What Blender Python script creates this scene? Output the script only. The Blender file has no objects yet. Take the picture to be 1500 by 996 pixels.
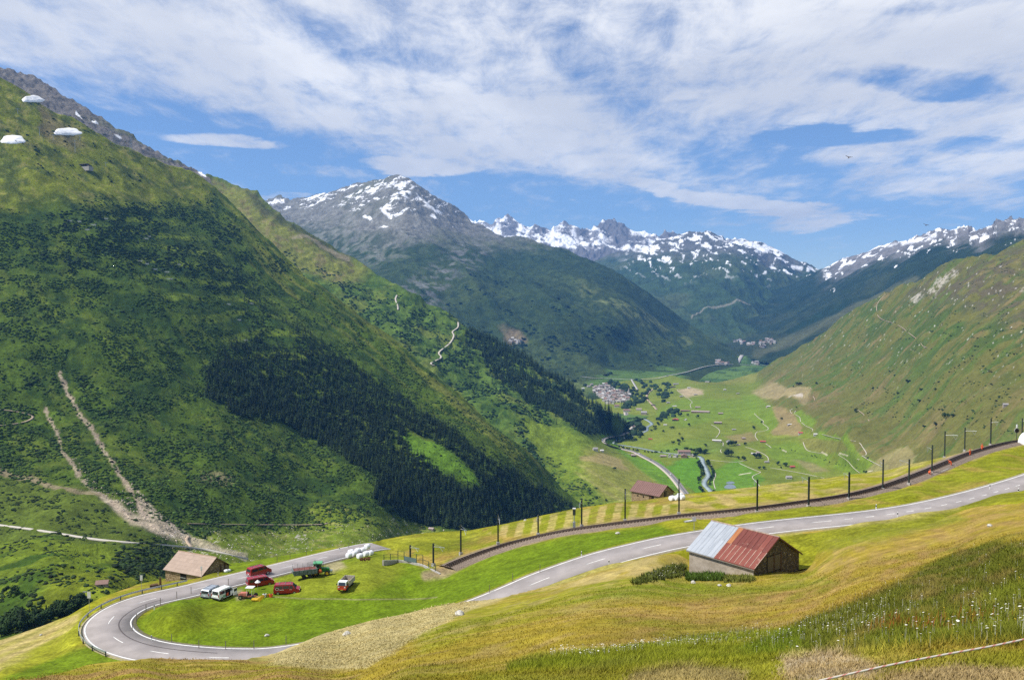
import bpy, math, random
import numpy as np
from mathutils import Vector, Matrix
R = math.radians
sc = bpy.context.scene
COL = sc.collection
random.seed(7)
rng = np.random.default_rng(11)

# ------------------------------------------------------------------ camera
F = 1250.0                      # focal length in photo pixels (1500 wide)
PITCH = R(2.5)
cam_d = bpy.data.cameras.new('camera'); cam = bpy.data.objects.new('camera', cam_d); COL.objects.link(cam)
cam_d.sensor_width = 36; cam_d.lens = 36*F/1500; cam_d.clip_start = 0.5; cam_d.clip_end = 60000
cam.location = (0, 0, 0); cam.rotation_euler = (R(90)-PITCH, 0, 0)
sc.camera = cam

# ------------------------------------------------------------------ light
SUN_EL = R(53); SUN_AZ = R(-103)      # azimuth from +Y towards +X
sd = Vector((math.sin(SUN_AZ)*math.cos(SUN_EL), math.cos(SUN_AZ)*math.cos(SUN_EL), math.sin(SUN_EL)))
sun_l = bpy.data.lights.new('sun', 'SUN'); sun_l.energy = 5.0; sun_l.angle = R(0.5); sun_l.color = (1, .95, .86)
sun = bpy.data.objects.new('sun', sun_l); COL.objects.link(sun)
sun.rotation_euler = sd.to_track_quat('Z', 'Y').to_euler(); sun.location = (-50, 0, 100)

sc.view_settings.view_transform = 'Standard'; sc.view_settings.look = 'None'
sc.view_settings.exposure = 0.22; sc.view_settings.gamma = 1
sc.cycles.use_denoising = False
sc.cycles.max_bounces = 4; sc.cycles.diffuse_bounces = 2; sc.cycles.volume_bounces = 0
sc.cycles.transparent_max_bounces = 6
sc.cycles.sample_clamp_indirect = 4
sc.cycles.use_adaptive_sampling = False

def ray(px, py):
    u = (np.asarray(px, float)-750)/F; w = (498-np.asarray(py, float))/F
    fy = math.cos(PITCH)+w*math.sin(PITCH)
    return u/fy, (-math.sin(PITCH)+w*math.cos(PITCH))/fy

def seen(p):
    f = p[1]*math.cos(PITCH)-p[2]*math.sin(PITCH); u = p[1]*math.sin(PITCH)+p[2]*math.cos(PITCH)
    return 750+F*p[0]/f, 498-F*u/f

# ------------------------------------------------------------------ sky with clouds
world = bpy.data.worlds.new('World'); sc.world = world; world.use_nodes = True
world.cycles.sampling_method = 'MANUAL'; world.cycles.sample_map_resolution = 512
nt = world.node_tree; N = nt.nodes; L = nt.links
for n in list(N): N.remove(n)
def M_(op, a, b=None, c=None):
    n = N.new('ShaderNodeMath'); n.operation = op
    for i, v in enumerate((a, b, c)):
        if v is None: continue
        if isinstance(v, (int, float)): n.inputs[i].default_value = v
        else: L.new(v, n.inputs[i])
    return n.outputs[0]
def sstep(x, a, b):
    n = N.new('ShaderNodeMapRange'); n.interpolation_type = 'SMOOTHSTEP'
    L.new(x, n.inputs[0]); n.inputs[1].default_value = a; n.inputs[2].default_value = b
    return n.outputs[0]
tc = N.new('ShaderNodeTexCoord'); sx = N.new('ShaderNodeSeparateXYZ'); L.new(tc.outputs['Generated'], sx.inputs[0])
X, Y, Z = sx.outputs
az = M_('ARCTAN2', X, Y); el = M_('ARCSINE', Z)
zz = M_('ADD', M_('MAXIMUM', Z, 0.0), 0.10)
cx = N.new('ShaderNodeCombineXYZ'); L.new(M_('DIVIDE', X, zz), cx.inputs[0]); L.new(M_('DIVIDE', Y, zz), cx.inputs[1])
def noise(vec, scale, detail, rough=.55, dist=0.0, loc=(0, 0, 0), sc3=(1, 1, 1), rot=0):
    mp = N.new('ShaderNodeMapping'); L.new(vec, mp.inputs[0]); mp.inputs['Location'].default_value = loc
    mp.inputs['Rotation'].default_value = (0, 0, rot); mp.inputs['Scale'].default_value = sc3
    n = N.new('ShaderNodeTexNoise'); L.new(mp.outputs[0], n.inputs['Vector'])
    n.inputs['Scale'].default_value = scale; n.inputs['Detail'].default_value = detail
    n.inputs['Roughness'].default_value = rough; n.inputs['Distortion'].default_value = dist
    return n.outputs[0]
P0 = cx.outputs[0]
warp = noise(P0, .55, 3, .5, 0, (3, 1, 0))
# the warp field bends the blob outlines so that cloud edges are ragged
azw = M_('ADD', az, M_('MULTIPLY', M_('SUBTRACT', noise(P0, 1.6, 5, .6, .6, (9, 4, 0)), .5), .10))
elw = M_('ADD', el, M_('MULTIPLY', M_('SUBTRACT', noise(P0, 1.6, 5, .6, .6, (-5, 8, 0)), .5), .045))
blobs = [ # px, py, rx, ry, tilt, weight  (where each cloud bank stands in the sky)
 (60,20,260,75,4,1.1),(330,85,330,66,16,1.2),(560,40,330,110,6,1.0),(640,160,330,60,14,1.25),(800,190,210,42,5,1.0),
 (900,70,420,130,0,1.0),(1180,80,380,110,2,1.1),(1460,60,260,150,5,1.2),(1420,190,240,60,10,.95),
 (640,224,105,24,6,1.0),(632,243,92,11,0,1.2),(330,205,72,12,2,1.25),(260,196,60,6,5,.45),(470,252,75,9,3,.55),(425,287,55,6,0,.7),
 (300,168,90,9,8,.5),(90,110,120,22,12,.55),(85,128,45,18,-10,.5),
 (900,218,110,24,14,1.05),(990,250,95,26,28,.65),(1060,232,120,40,20,.5),
 (985,277,95,10,14,1.1),(1100,300,110,12,9,1.2),(1195,322,62,13,-6,1.0),(1265,315,50,6,4,.6),
 (1010,235,60,16,60,.5),(770,200,55,8,70,.35),(850,238,60,6,10,.45),
 (1290,215,110,24,-8,1.0),(1360,262,130,26,12,.9),(1450,232,120,28,5,1.1),(1330,292,90,13,18,.6),(1470,285,60,8,10,.4),
 (1160,196,46,13,0,-.9),(1345,122,95,16,8,-.75),(1255,205,60,10,5,-.6),(1440,215,50,9,0,-.5),(520,62,130,26,14,-.28),(880,95,120,40,30,-.22),(1400,8,70,14,0,-.5),(240,8,50,14,0,-.3)]
acc = None
for (bx, by, rx, ry, rt, wt) in blobs:
    a, b = ray(bx, by); a0 = math.atan2(a, 1); e0 = math.atan2(b, math.hypot(a, 1))
    c_, s_ = math.cos(R(rt)), math.sin(R(rt))
    da = M_('SUBTRACT', azw, a0); de = M_('SUBTRACT', e0, elw)      # de grows downwards
    u = M_('MULTIPLY', M_('ADD', M_('MULTIPLY', da, c_), M_('MULTIPLY', de, s_)), F/rx)
    v = M_('MULTIPLY', M_('SUBTRACT', M_('MULTIPLY', de, c_), M_('MULTIPLY', da, s_)), F/ry)
    q = M_('ADD', M_('MULTIPLY', u, u), M_('MULTIPLY', v, v))
    n = N.new('ShaderNodeMapRange'); n.interpolation_type = 'SMOOTHSTEP'; L.new(q, n.inputs[0])
    n.inputs[1].default_value = 1.9; n.inputs[2].default_value = .15; n.inputs[3].default_value = 0; n.inputs[4].default_value = wt
    g = n.outputs[0]
    acc = g if acc is None else M_('ADD', acc, g) if wt < 0 else M_('SMOOTH_MAX', acc, g, .25)
cov = M_('MINIMUM', acc, 1.2)
# behind and above the view the same broken cloud goes on
high = sstep(el, R(24), R(34)); far = sstep(M_('ABSOLUTE', az), R(38), R(60))
cov = M_('ADD', cov, M_('MULTIPLY', M_('MAXIMUM', M_('MULTIPLY', high, 1.0), M_('MULTIPLY', far, .7)), .6))
n1 = noise(P0, 1.3, 8, .6, .5, (2, 7, 0), (1.0, .5, 1), .35)
n2 = noise(P0, 7.5, 8, .66, .35, (1, 1, 0), (1.0, .48, 1), .25)
n3 = noise(P0, 2.0, 6, .55, 1.6, (4, 4, 0), (.5, 1.1, 1), -.5)
tex = M_('ADD', M_('ADD', M_('MULTIPLY', n1, 1.0), M_('MULTIPLY', n2, 1.0)), M_('MULTIPLY', n3, .42))
tex = M_('SUBTRACT', tex, 1.22)
dens = sstep(M_('ADD', cov, M_('MULTIPLY', tex, 1.75)), .18, 1.3)
dens = M_('MULTIPLY', dens, .93)
sky = N.new('ShaderNodeTexSky'); sky.sky_type = 'NISHITA'; sky.sun_disc = False
sky.sun_elevation = SUN_EL; sky.sun_rotation = SUN_AZ; sky.altitude = 1900; sky.air_density = 1.0; sky.dust_density = .3; sky.ozone_density = 1.6
shade = noise(P0, .9, 6, .6, .3, (7, 2, 0), (1, .6, 1))
cc = N.new('ShaderNodeMix'); cc.data_type = 'RGBA'; L.new(sstep(shade, .35, .65), cc.inputs[0])
cc.inputs[6].default_value = (6.8, 6.9, 7.2, 1); cc.inputs[7].default_value = (9.6, 9.5, 9.3, 1)
tint = N.new('ShaderNodeMix'); tint.data_type = 'RGBA'; tint.blend_type = 'MULTIPLY'; tint.inputs[0].default_value = 1
L.new(sky.outputs[0], tint.inputs[6]); tint.inputs[7].default_value = (.96, 1.05, 1.2, 1)
mx = N.new('ShaderNodeMix'); mx.data_type = 'RGBA'; L.new(dens, mx.inputs[0]); L.new(tint.outputs[2], mx.inputs[6]); L.new(cc.outputs[2], mx.inputs[7])
bg = N.new('ShaderNodeBackground'); L.new(mx.outputs[2], bg.inputs[0]); bg.inputs[1].default_value = .102
wo = N.new('ShaderNodeOutputWorld'); L.new(bg.outputs[0], wo.inputs[0])

# ------------------------------------------------------------------ numeric helpers
def sm(a, b, x):
    t = np.clip((x-a)/(b-a), 0, 1); return t*t*(3-2*t)
def _hash(i, j, s):
    h = (i.astype(np.int64)*374761393 + j.astype(np.int64)*668265263 + s*974634777) & 0xffffffff
    h = ((h ^ (h >> 13))*1274126177) & 0xffffffff
    h = (h ^ (h >> 16)); h = (h*2246822519) & 0xffffffff; h ^= h >> 15
    return (h & 0xffffff)/float(0xffffff)*2-1
def vn(x, y, s=0):
    x = np.asarray(x, float); y = np.asarray(y, float)
    i = np.floor(x); j = np.floor(y); u = x-i; v = y-j; i = i.astype(np.int64); j = j.astype(np.int64)
    u = u*u*u*(u*(u*6-15)+10); v = v*v*v*(v*(v*6-15)+10)
    a = _hash(i, j, s); b = _hash(i+1, j, s); c = _hash(i, j+1, s); d = _hash(i+1, j+1, s)
    return (a*(1-u)+b*u)*(1-v)+(c*(1-u)+d*u)*v
def fbm(x, y, o=4, s=0, g=.5):
    r = 0; a = 1; t = 0
    for k in range(o):
        ca, sa = math.cos(.6*k+.3), math.sin(.6*k+.3); f = 2**k
        r = r+a*vn((x*ca-y*sa)*f+k*17.3, (x*sa+y*ca)*f-k*9.1, s+k); t += a; a *= g
    return r/t
def rfbm(x, y, o=4, s=0, g=.5):
    r = 0; a = 1; t = 0
    for k in range(o):
        ca, sa = math.cos(.5*k+.2), math.sin(.5*k+.2); f = 2**k
        r = r+a*(1-2*np.abs(vn((x*ca-y*sa)*f+k*7.7, (x*sa+y*ca)*f+k*3.1, s+k))); t += a; a *= g
    return r/t
def poly(px, py, pts, f=4.0):
    pts = np.array(pts, float); out = np.zeros(np.shape(px))
    m = (px > pts[:, 0].min()-f) & (px < pts[:, 0].max()+f) & (py > pts[:, 1].min()-f) & (py < pts[:, 1].max()+f)
    if not m.any(): return out
    x = px[m]; y = py[m]; ins = np.zeros(x.shape, bool); dm = np.full(x.shape, 1e9)
    for k in range(len(pts)):
        x0, y0 = pts[k-1]; x1, y1 = pts[k]
        if y0 != y1:
            c = ((y0 > y) != (y1 > y)) & (x < (x1-x0)*(y-y0)/(y1-y0)+x0); ins ^= c
        dx, dy = x1-x0, y1-y0; t = np.clip(((x-x0)*dx+(y-y0)*dy)/(dx*dx+dy*dy+1e-9), 0, 1)
        dm = np.minimum(dm, np.hypot(x-x0-t*dx, y-y0-t*dy))
    out[m] = sm(-f, f, np.where(ins, dm, -dm)); return out
def ldist(px, py, pts):
    pts = [p[:2] for p in pts]
    pts = np.array(pts, float); dm = np.full(np.shape(px), 1e9)
    for k in range(1, len(pts)):
        x0, y0 = pts[k-1]; x1, y1 = pts[k]
        dx, dy = x1-x0, y1-y0; t = np.clip(((px-x0)*dx+(py-y0)*dy)/(dx*dx+dy*dy+1e-9), 0, 1)
        dm = np.minimum(dm, np.hypot(px-x0-t*dx, py-y0-t*dy))
    return dm
def line(px, py, pts, w, f=2.0): return 1-sm(w, w+f, ldist(px, py, pts))
def mixc(c, col, m):
    m = np.asarray(m)[..., None]; return c*(1-m)+np.array(col)*m
def smooth_pts(pts, n=8):
    pts = np.array(pts, float); out = []
    for i in range(len(pts)-1):
        p0 = pts[max(i-1, 0)]; p1 = pts[i]; p2 = pts[i+1]; p3 = pts[min(i+2, len(pts)-1)]
        for k in range(n):
            t = k/n; out.append(.5*((2*p1)+(-p0+p2)*t+(2*p0-5*p1+4*p2-p3)*t*t+(-p0+3*p1-3*p2+p3)*t**3))
    out.append(pts[-1]); return np.array(out)

# ------------------------------------------------------------------ materials
def mat_new(name):
    m = bpy.data.materials.new(name); m.use_nodes = True
    return m, m.node_tree, m.node_tree.nodes['Principled BSDF']
MATS = {}
def mat(name, col, rough=.7, metal=0.0, var=.15, scale=3.0, bump=0.0, col2=None, spec=.3, stretch=(1, 1, 1), emit=None, detail=5):
    if name in MATS: return MATS[name]
    m, t, b = mat_new(name); MATS[name] = m
    tc = t.nodes.new('ShaderNodeTexCoord'); mp = t.nodes.new('ShaderNodeMapping'); mp.inputs['Scale'].default_value = stretch
    t.links.new(tc.outputs['Object'], mp.inputs[0])
    n = t.nodes.new('ShaderNodeTexNoise'); n.inputs['Scale'].default_value = scale; n.inputs['Detail'].default_value = detail
    n.inputs['Roughness'].default_value = .6
    t.links.new(mp.outputs[0], n.inputs['Vector'])
    r = t.nodes.new('ShaderNodeMapRange'); r.inputs[1].default_value = .35; r.inputs[2].default_value = .65
    t.links.new(n.outputs[0], r.inputs[0])
    x = t.nodes.new('ShaderNodeMix'); x.data_type = 'RGBA'; t.links.new(r.outputs[0], x.inputs[0])
    c2 = col2 if col2 else tuple(min(1, c*(1+var)) for c in col)
    c1 = col if col2 else tuple(c*(1-var) for c in col)
    x.inputs[6].default_value = (*c1, 1); x.inputs[7].default_value = (*c2, 1)
    t.links.new(x.outputs[2], b.inputs['Base Color'])
    b.inputs['Roughness'].default_value = rough; b.inputs['Metallic'].default_value = metal; b.inputs['Specular IOR Level'].default_value = spec
    if bump:
        bp = t.nodes.new('ShaderNodeBump'); bp.inputs['Strength'].default_value = bump; bp.inputs['Distance'].default_value = .1
        t.links.new(n.outputs[0], bp.inputs['Height']); t.links.new(bp.outputs[0], b.inputs['Normal'])
    if emit: b.inputs['Emission Color'].default_value = (*emit, 1); b.inputs['Emission Strength'].default_value = 1
    return m
def ground_mat(name, fine, mid, amt=.35, bump=.6, bdist=.1, stretch=(1, 1, 1), spec=.08):
    """vertex albedo broken up by procedural noise at two sizes (metres)"""
    m, t, b = mat_new(name); nd = t.nodes; lk = t.links
    at = nd.new('ShaderNodeAttribute'); at.attribute_name = 'Col'
    tc = nd.new('ShaderNodeTexCoord'); mp = nd.new('ShaderNodeMapping'); mp.inputs['Scale'].default_value = stretch
    lk.new(tc.outputs['Object'], mp.inputs[0])
    def ns(s, d):
        n = nd.new('ShaderNodeTexNoise'); n.inputs['Scale'].default_value = 1/s; n.inputs['Detail'].default_value = d
        n.inputs['Roughness'].default_value = .65; lk.new(mp.outputs[0], n.inputs['Vector']); return n
    a = ns(fine, 4); c = ns(mid, 5)
    ra = nd.new('ShaderNodeMapRange'); ra.inputs[1].default_value = .3; ra.inputs[2].default_value = .7
    ra.inputs[3].default_value = 1-amt; ra.inputs[4].default_value = 1+amt; lk.new(a.outputs[0], ra.inputs[0])
    rc = nd.new('ShaderNodeMapRange'); rc.inputs[1].default_value = .3; rc.inputs[2].default_value = .7
    rc.inputs[3].default_value = 1-amt*.7; rc.inputs[4].default_value = 1+amt*.7; lk.new(c.outputs[0], rc.inputs[0])
    mu = nd.new('ShaderNodeMath'); mu.operation = 'MULTIPLY'; lk.new(ra.outputs[0], mu.inputs[0]); lk.new(rc.outputs[0], mu.inputs[1])
    vm = nd.new('ShaderNodeVectorMath'); vm.operation = 'SCALE'; lk.new(at.outputs['Color'], vm.inputs[0]); lk.new(mu.outputs[0], vm.inputs['Scale'])
    lk.new(vm.outputs[0], b.inputs['Base Color'])
    b.inputs['Roughness'].default_value = .95; b.inputs['Specular IOR Level'].default_value = spec
    bp = nd.new('ShaderNodeBump'); bp.inputs['Strength'].default_value = bump; bp.inputs['Distance'].default_value = bdist
    ad = nd.new('ShaderNodeMath'); ad.operation = 'ADD'; lk.new(a.outputs[0], ad.inputs[0]); lk.new(c.outputs[0], ad.inputs[1])
    lk.new(ad.outputs[0], bp.inputs['Height']); lk.new(bp.outputs[0], b.inputs['Normal'])
    return m
def attr_mat(name, rough=.9, spec=.1, trans=0):
    m, t, b = mat_new(name); at = t.nodes.new('ShaderNodeAttribute'); at.attribute_name = 'Col'
    oi = t.nodes.new('ShaderNodeTexNoise'); oi.inputs['Scale'].default_value = .8
    tc = t.nodes.new('ShaderNodeTexCoord'); t.links.new(tc.outputs['Object'], oi.inputs['Vector'])
    r = t.nodes.new('ShaderNodeMapRange'); r.inputs[3].default_value = .75; r.inputs[4].default_value = 1.25; t.links.new(oi.outputs[0], r.inputs[0])
    vm = t.nodes.new('ShaderNodeVectorMath'); vm.operation = 'SCALE'; t.links.new(at.outputs['Color'], vm.inputs[0]); t.links.new(r.outputs[0], vm.inputs['Scale'])
    t.links.new(vm.outputs[0], b.inputs['Base Color']); b.inputs['Roughness'].default_value = rough; b.inputs['Specular IOR Level'].default_value = spec
    return m

# ------------------------------------------------------------------ object helpers
def link(o, parent=None):
    COL.objects.link(o)
    if parent: o.parent = parent
    return o
def mesh_np(name, v, quads=None, tris=None, material=None, col=None, smooth=False, parent=None):
    me = bpy.data.meshes.new(name); v = np.asarray(v, np.float32)
    fl = []; st = []; k = 0
    for arr in (quads, tris):
        if arr is None or len(arr) == 0: continue
        a = np.asarray(arr, np.int32); fl.append(a.ravel()); st.append(k+np.arange(len(a))*a.shape[1]); k += a.size
    fl = np.concatenate(fl); st = np.concatenate(st).astype(np.int32)
    me.vertices.add(len(v)); me.vertices.foreach_set('co', v.ravel())
    me.loops.add(len(fl)); me.loops.foreach_set('vertex_index', fl)
    me.polygons.add(len(st)); me.polygons.foreach_set('loop_start', st)
    if smooth: me.polygons.foreach_set('use_smooth', np.ones(len(st), bool))
    me.update(calc_edges=True)
    if col is not None:
        a = me.color_attributes.new('Col', 'FLOAT_COLOR', 'POINT')
        c = np.ones((len(v), 4), np.float32); c[:, :3] = np.clip(col, 0, 1); a.data.foreach_set('color', c.ravel())
    if material: me.materials.append(material)
    return link(bpy.data.objects.new(name, me), parent)
def tag(o, label=None, cat=None, group=None, kind=None):
    if label: o['label'] = label
    if cat: o['category'] = cat
    if group: o['group'] = group
    if kind: o['kind'] = kind
    return o
def struct(o): o['kind'] = 'structure'; return o
def grid_faces(nx, ny):
    i = np.arange(nx-1)[None, :]; j = np.arange(ny-1)[:, None]; a = (j*nx+i).ravel()
    return np.stack([a, a+1, a+nx+1, a+nx], 1)

# ------------------------------------------------------------------ terrain layers: each a real surface at its own distance
class Layer:
    def __init__(s, name, ridge, foot, ctrl, dx, rows, disp=None, colf=None, back=(.03, .1, .3, .7), backdrop=.6, carves=(), tp=1.0, material=None):
        s.name = name; s.ridge = np.array(ridge, float); s.foot = np.array(foot, float)
        s.dx = dx; s.rows = rows; s.disp = disp; s.colf = colf; s.back = back; s.backdrop = backdrop; s.carves = list(carves); s.tp = tp; s.mat = material
        q = []
        for c in ctrl:
            if len(c) == 4: q.append((c[0], c[1], c[3]/float(ray(c[0], c[1])[1])))
            else: q.append(c)
        q = np.array(q, float); s.q = q[:, :2]/100; y = np.log(q[:, 2]); n = len(q)
        K = np.sqrt(((s.q[:, None]-s.q[None])**2).sum(-1)+.05)
        A = np.zeros((n+3, n+3)); A[:n, :n] = K-np.eye(n)*.004; Pm = np.c_[np.ones(n), s.q]; A[:n, n:] = Pm; A[n:, :n] = Pm.T
        s.w = np.linalg.solve(A, np.r_[y, 0, 0, 0])
    def D(s, px, py):
        px = np.asarray(px, float); py = np.asarray(py, float); sh = px.shape; p = np.c_[px.ravel(), py.ravel()]/100
        r = np.empty(len(p)); n = len(s.q)
        for k in range(0, len(p), 40000):
            c = p[k:k+40000]; r[k:k+40000] = np.sqrt(((c[:, None]-s.q[None])**2).sum(-1)+.05)@s.w[:n]+s.w[n]+c@s.w[n+1:]
        return np.exp(r).reshape(sh)
    def P(s, px, py, carve=True, disp=True):
        px = np.asarray(px, float); py = np.asarray(py, float); d = s.D(px, py); a, b = ray(px, py)
        x = a*d; y = d; z = b*d
        if disp and s.disp is not None: z = z+s.disp(x, y, px, py)
        p = np.stack([x, y, z], -1)
        if carve:
            for c in s.carves: p = c(p)
        return p
    def at(s, px, py):
        """the ground point that is seen at this place of the photograph"""
        a, b = float(px), float(py); best = None; be = 1e9
        for _ in range(7):
            p = s.P(np.array([a]), np.array([b]))[0]; q = seen(p); ex, ey = px-q[0], py-q[1]; e = abs(ex)+abs(ey)
            if e < be: best, be = p, e
            if e < .15: break
            a = px+max(-30, min(30, a-px+ex*.8)); b = py+max(-30, min(30, b-py+ey*.8))
        return Vector(best)
    def build(s):
        xs = np.arange(s.ridge[0, 0], s.ridge[-1, 0]+s.dx*.5, s.dx)
        top = np.interp(xs, s.ridge[:, 0], s.ridge[:, 1]); bot = np.interp(xs, s.foot[:, 0], s.foot[:, 1])
        t = np.linspace(0, 1, s.rows)**s.tp
        PX = np.broadcast_to(xs, (s.rows, len(xs))).copy(); PY = bot[None]+(top-bot)[None]*t[:, None]
        V = s.P(PX, PY); C = s.colf(V[..., 0], V[..., 1], V[..., 2], PX, PY)
        last = V[-1]; d = last[:, 1]; hx = last[:, 0]/d; B = []
        for b in s.back:
            q = last.copy(); q[:, 1] += b*d; q[:, 0] += b*d*hx; q[:, 2] -= s.backdrop*b*d
            q[:, 2] += vn(q[:, 0]/(60), q[:, 1]/60, 5)*.004*d*min(1, b*10); B.append(q)
        V = np.concatenate([V]+[b[None] for b in B]); C = np.concatenate([C]+[C[-1:]]*len(B))
        ny, nx = V.shape[:2]
        o = mesh_np(s.name, V.reshape(-1, 3), quads=grid_faces(nx, ny), material=s.mat, col=C.reshape(-1, 3), smooth=True)
        return struct(o)
def carver(center, half, blend, lift=0.0):
    """returns a function that levels the ground along a road or track centreline"""
    c = np.asarray(center)
    def f(p):
        sh = p.shape; q = p.reshape(-1, 3).copy()
        lo = c.min(0)-half-blend; hi = c.max(0)+half+blend
        m = np.where((q[:, 0] > lo[0]) & (q[:, 0] < hi[0]) & (q[:, 1] > lo[1]) & (q[:, 1] < hi[1]))[0]
        if len(m) == 0: return p
        for s0 in range(0, len(m), 60000):
            mm = m[s0:s0+60000]; x = q[mm, 0]; y = q[mm, 1]; bd = np.full(len(mm), 1e9); bz = np.zeros(len(mm))
            for k in range(1, len(c)):
                a = c[k-1]; b = c[k]; dx, dy = b[0]-a[0], b[1]-a[1]
                t = np.clip(((x-a[0])*dx+(y-a[1])*dy)/(dx*dx+dy*dy+1e-9), 0, 1); dd = np.hypot(x-a[0]-t*dx, y-a[1]-t*dy)
                u = dd < bd; bd[u] = dd[u]; bz[u] = (a[2]+t*(b[2]-a[2]))[u]
            w = 1-sm(half, half+blend, bd); q[mm, 2] = q[mm, 2]*(1-w)+(bz+lift)*w
        return q.reshape(sh)
    return f
def smooth_line(p, it=6):
    p = p.copy()
    for _ in range(it):
        p[1:-1] = .25*p[:-2]+.5*p[1:-1]+.25*p[2:]
    return p
def ribbon(name, c, half, material, lift=.05, thick=.3, parent=None, off=0.0, closed_z=None):
    """road-like strip with thickness following a 3D centreline"""
    c = np.asarray(c, float); t = np.gradient(c[:, :2], axis=0); t /= np.linalg.norm(t, axis=1)[:, None]+1e-9
    n = np.c_[-t[:, 1], t[:, 0]]; h = np.broadcast_to(np.asarray(half, float), (len(c),))[:, None]; o_ = off
    lft = np.c_[c[:, :2]+n*(o_+h), c[:, 2]+lift]; rgt = np.c_[c[:, :2]+n*(o_-h), c[:, 2]+lift]
    lb = lft-[0, 0, thick]; rb = rgt-[0, 0, thick]; m = len(c)
    V = np.concatenate([lft, rgt, lb, rb]); i = np.arange(m-1); Q = []
    Q.append(np.stack([i, i+1, m+i+1, m+i], 1)[:, ::-1]); Q.append(np.stack([2*m+i, 2*m+i+1, i+1, i], 1)[:, ::-1]); Q.append(np.stack([m+i, m+i+1, 3*m+i+1, 3*m+i], 1)[:, ::-1])
    Q.append(np.stack([2*m+i, 3*m+i, 3*m+i+1, 2*m+i+1], 1)[:, ::-1])
    Q.append(np.array([[0, m, 3*m, 2*m], [m-1, 3*m-1, 4*m-1, 2*m-1]]))
    return mesh_np(name, V, quads=np.concatenate(Q), material=material, parent=parent)
# ================================================================== THE LAND
LUSH = (.105, .165, .007); MEAD = (.225, .225, .012); OLIV = (.145, .155, .012); HAY = (.40, .32, .13); BRN = (.29, .185, .055)
DRK = (.035, .075, .008); SHR = (.018, .042, .009); ROCK = (.21, .20, .19); SNOW = (.86, .87, .9); DIRT = (.36, .28, .2)
YGRN = (.24, .25, .02)

# ---- near terrace: hairpin meadow, road and railway
A2_R = [(-300,985),(-60,948),(0,935),(60,917),(100,902),(118,892),(150,874),(200,856),(240,848),(300,832),(333,825),(365,822),(413,812),(469,803),(546,794),(560,788),(605,779),(650,775),(687,774),(728,767),(775,760),(821,752),(852,745),(900,738),(940,735),(1000,725),(1060,718),(1100,714),(1200,702),(1300,688),(1350,678),(1400,666),(1440,656),(1480,646),(1500,636),(1560,610),(1850,560)]
A2_F = [(-300,1080),(-60,1060),(150,1040),(250,1005),(380,1000),(450,975),(540,950),(690,915),(760,895),(820,880),(900,868),(1000,865),(1100,845),(1200,832),(1300,815),(1400,785),(1500,762),(1560,745),(1850,700)]
A2_C = [(420,868,0,-50.6),(300,872,0,-50.6),(200,930,0,-50.5),(300,910,0,-50.6),(500,900,0,-50.6),(600,885,0,-50.3),(450,838,0,-50.8),(380,858,0,-50.9),(400,850,0,-51.1),(345,862,0,-50.8),(330,875,0,-50.7),(525,818,0,-51),(420,920,0,-50.5),
 (560,850,0,-50.2),(400,1000,0,-50.4),(540,950,0,-50),
 (900,865,103),(1000,867,112),(960,840,123),(1003,841,128),(1050,846,124),(1110,845,122),(1200,830,116),(1300,830,88),(1400,785,112),(1500,762,100),(820,880,105),(1100,810,126),(1250,790,120),
 
 (600,930,118),(700,910,116),
 (333,825,185),(413,812,190),(469,803,196),(546,795,196),(605,779,205),(687,774,210),(775,760,210),(852,745,212),(940,735,212),(1000,725,212),(1100,714,212),(1200,702,218),(1300,688,228),(1400,666,238),(1500,636,240),
 (1440,672,0,-35.3),(1400,700,0,-35.2),(1370,702,0,-35.5),(1385,690,0,-35.5),(1420,678,0,-35.4),(1450,690,0,-34.0),(1200,745,150),
 (0,935,142),(60,917,147),(118,892,149),(150,874,156),(200,856,168),(240,848,0,-57),(238,858,0,-55),(265,853,0,-54.7),(290,848,0,-54),(200,863,0,-54.3),(300,838,0,-55),(0,975,118),(100,960,122),(0,1040,95),(150,1030,100),(-60,950,140),(-300,985,120),(-300,1080,88),(1700,640,170),(1850,560,230),(1850,700,135)]
def A2_disp(x, y, px, py):
    s = sm(0, 1, ldist(px, py, [(200,920),(420,880),(540,860)])/110.0)
    return .9*fbm(x/38, y/38, 3, 3)*s*sm(60, 130, y)+.10*fbm(x/5, y/5, 3, 4)
RDC = [(1580,680,-31),(1500,709,-32.3),(1393,738,-33.2),(1300,754,-34.2),(1180,766,-35.4),(1100,775,-36.3),(1000,791,-37.6),(960,799,-38.2),(900,813.5,-39.3),(860,826,-40.1),(825,838,-40.9),(790,851,-41.8),(760,864,-42.7),(710,884,-44.2),(650,904,-45.9),(580,924,-47.6),(500,944,-49),(430,957,-49.9),(380,963,-50.3),(338,963,-50.5),(300,962,-50.6),(240,956.5,-50.6),(198,948,-50.6),(168,935,-50.6),(157,918,-50.6),(165,904,-50.6),(187,889,-50.6),(222,877,-50.6),(265,868,-50.7),(310,857,-50.8),(354,846.5,-51),(401,835,-51.4),(435,826.5,-51.7),(470,817.5,-52.2),(507,808.5,-52.8),(540,801,-53.3),(562,799,-53.9),(580,803,-55.2),(600,808,-56.6)]
ROADPX = smooth_pts(RDC, 6)
_a, _b = ray(ROADPX[:, 0], ROADPX[:, 1]); _d = ROADPX[:, 2]/_b
ROAD3 = smooth_line(np.stack([_a*_d, _d, ROADPX[:, 2]], 1), 10)
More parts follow.
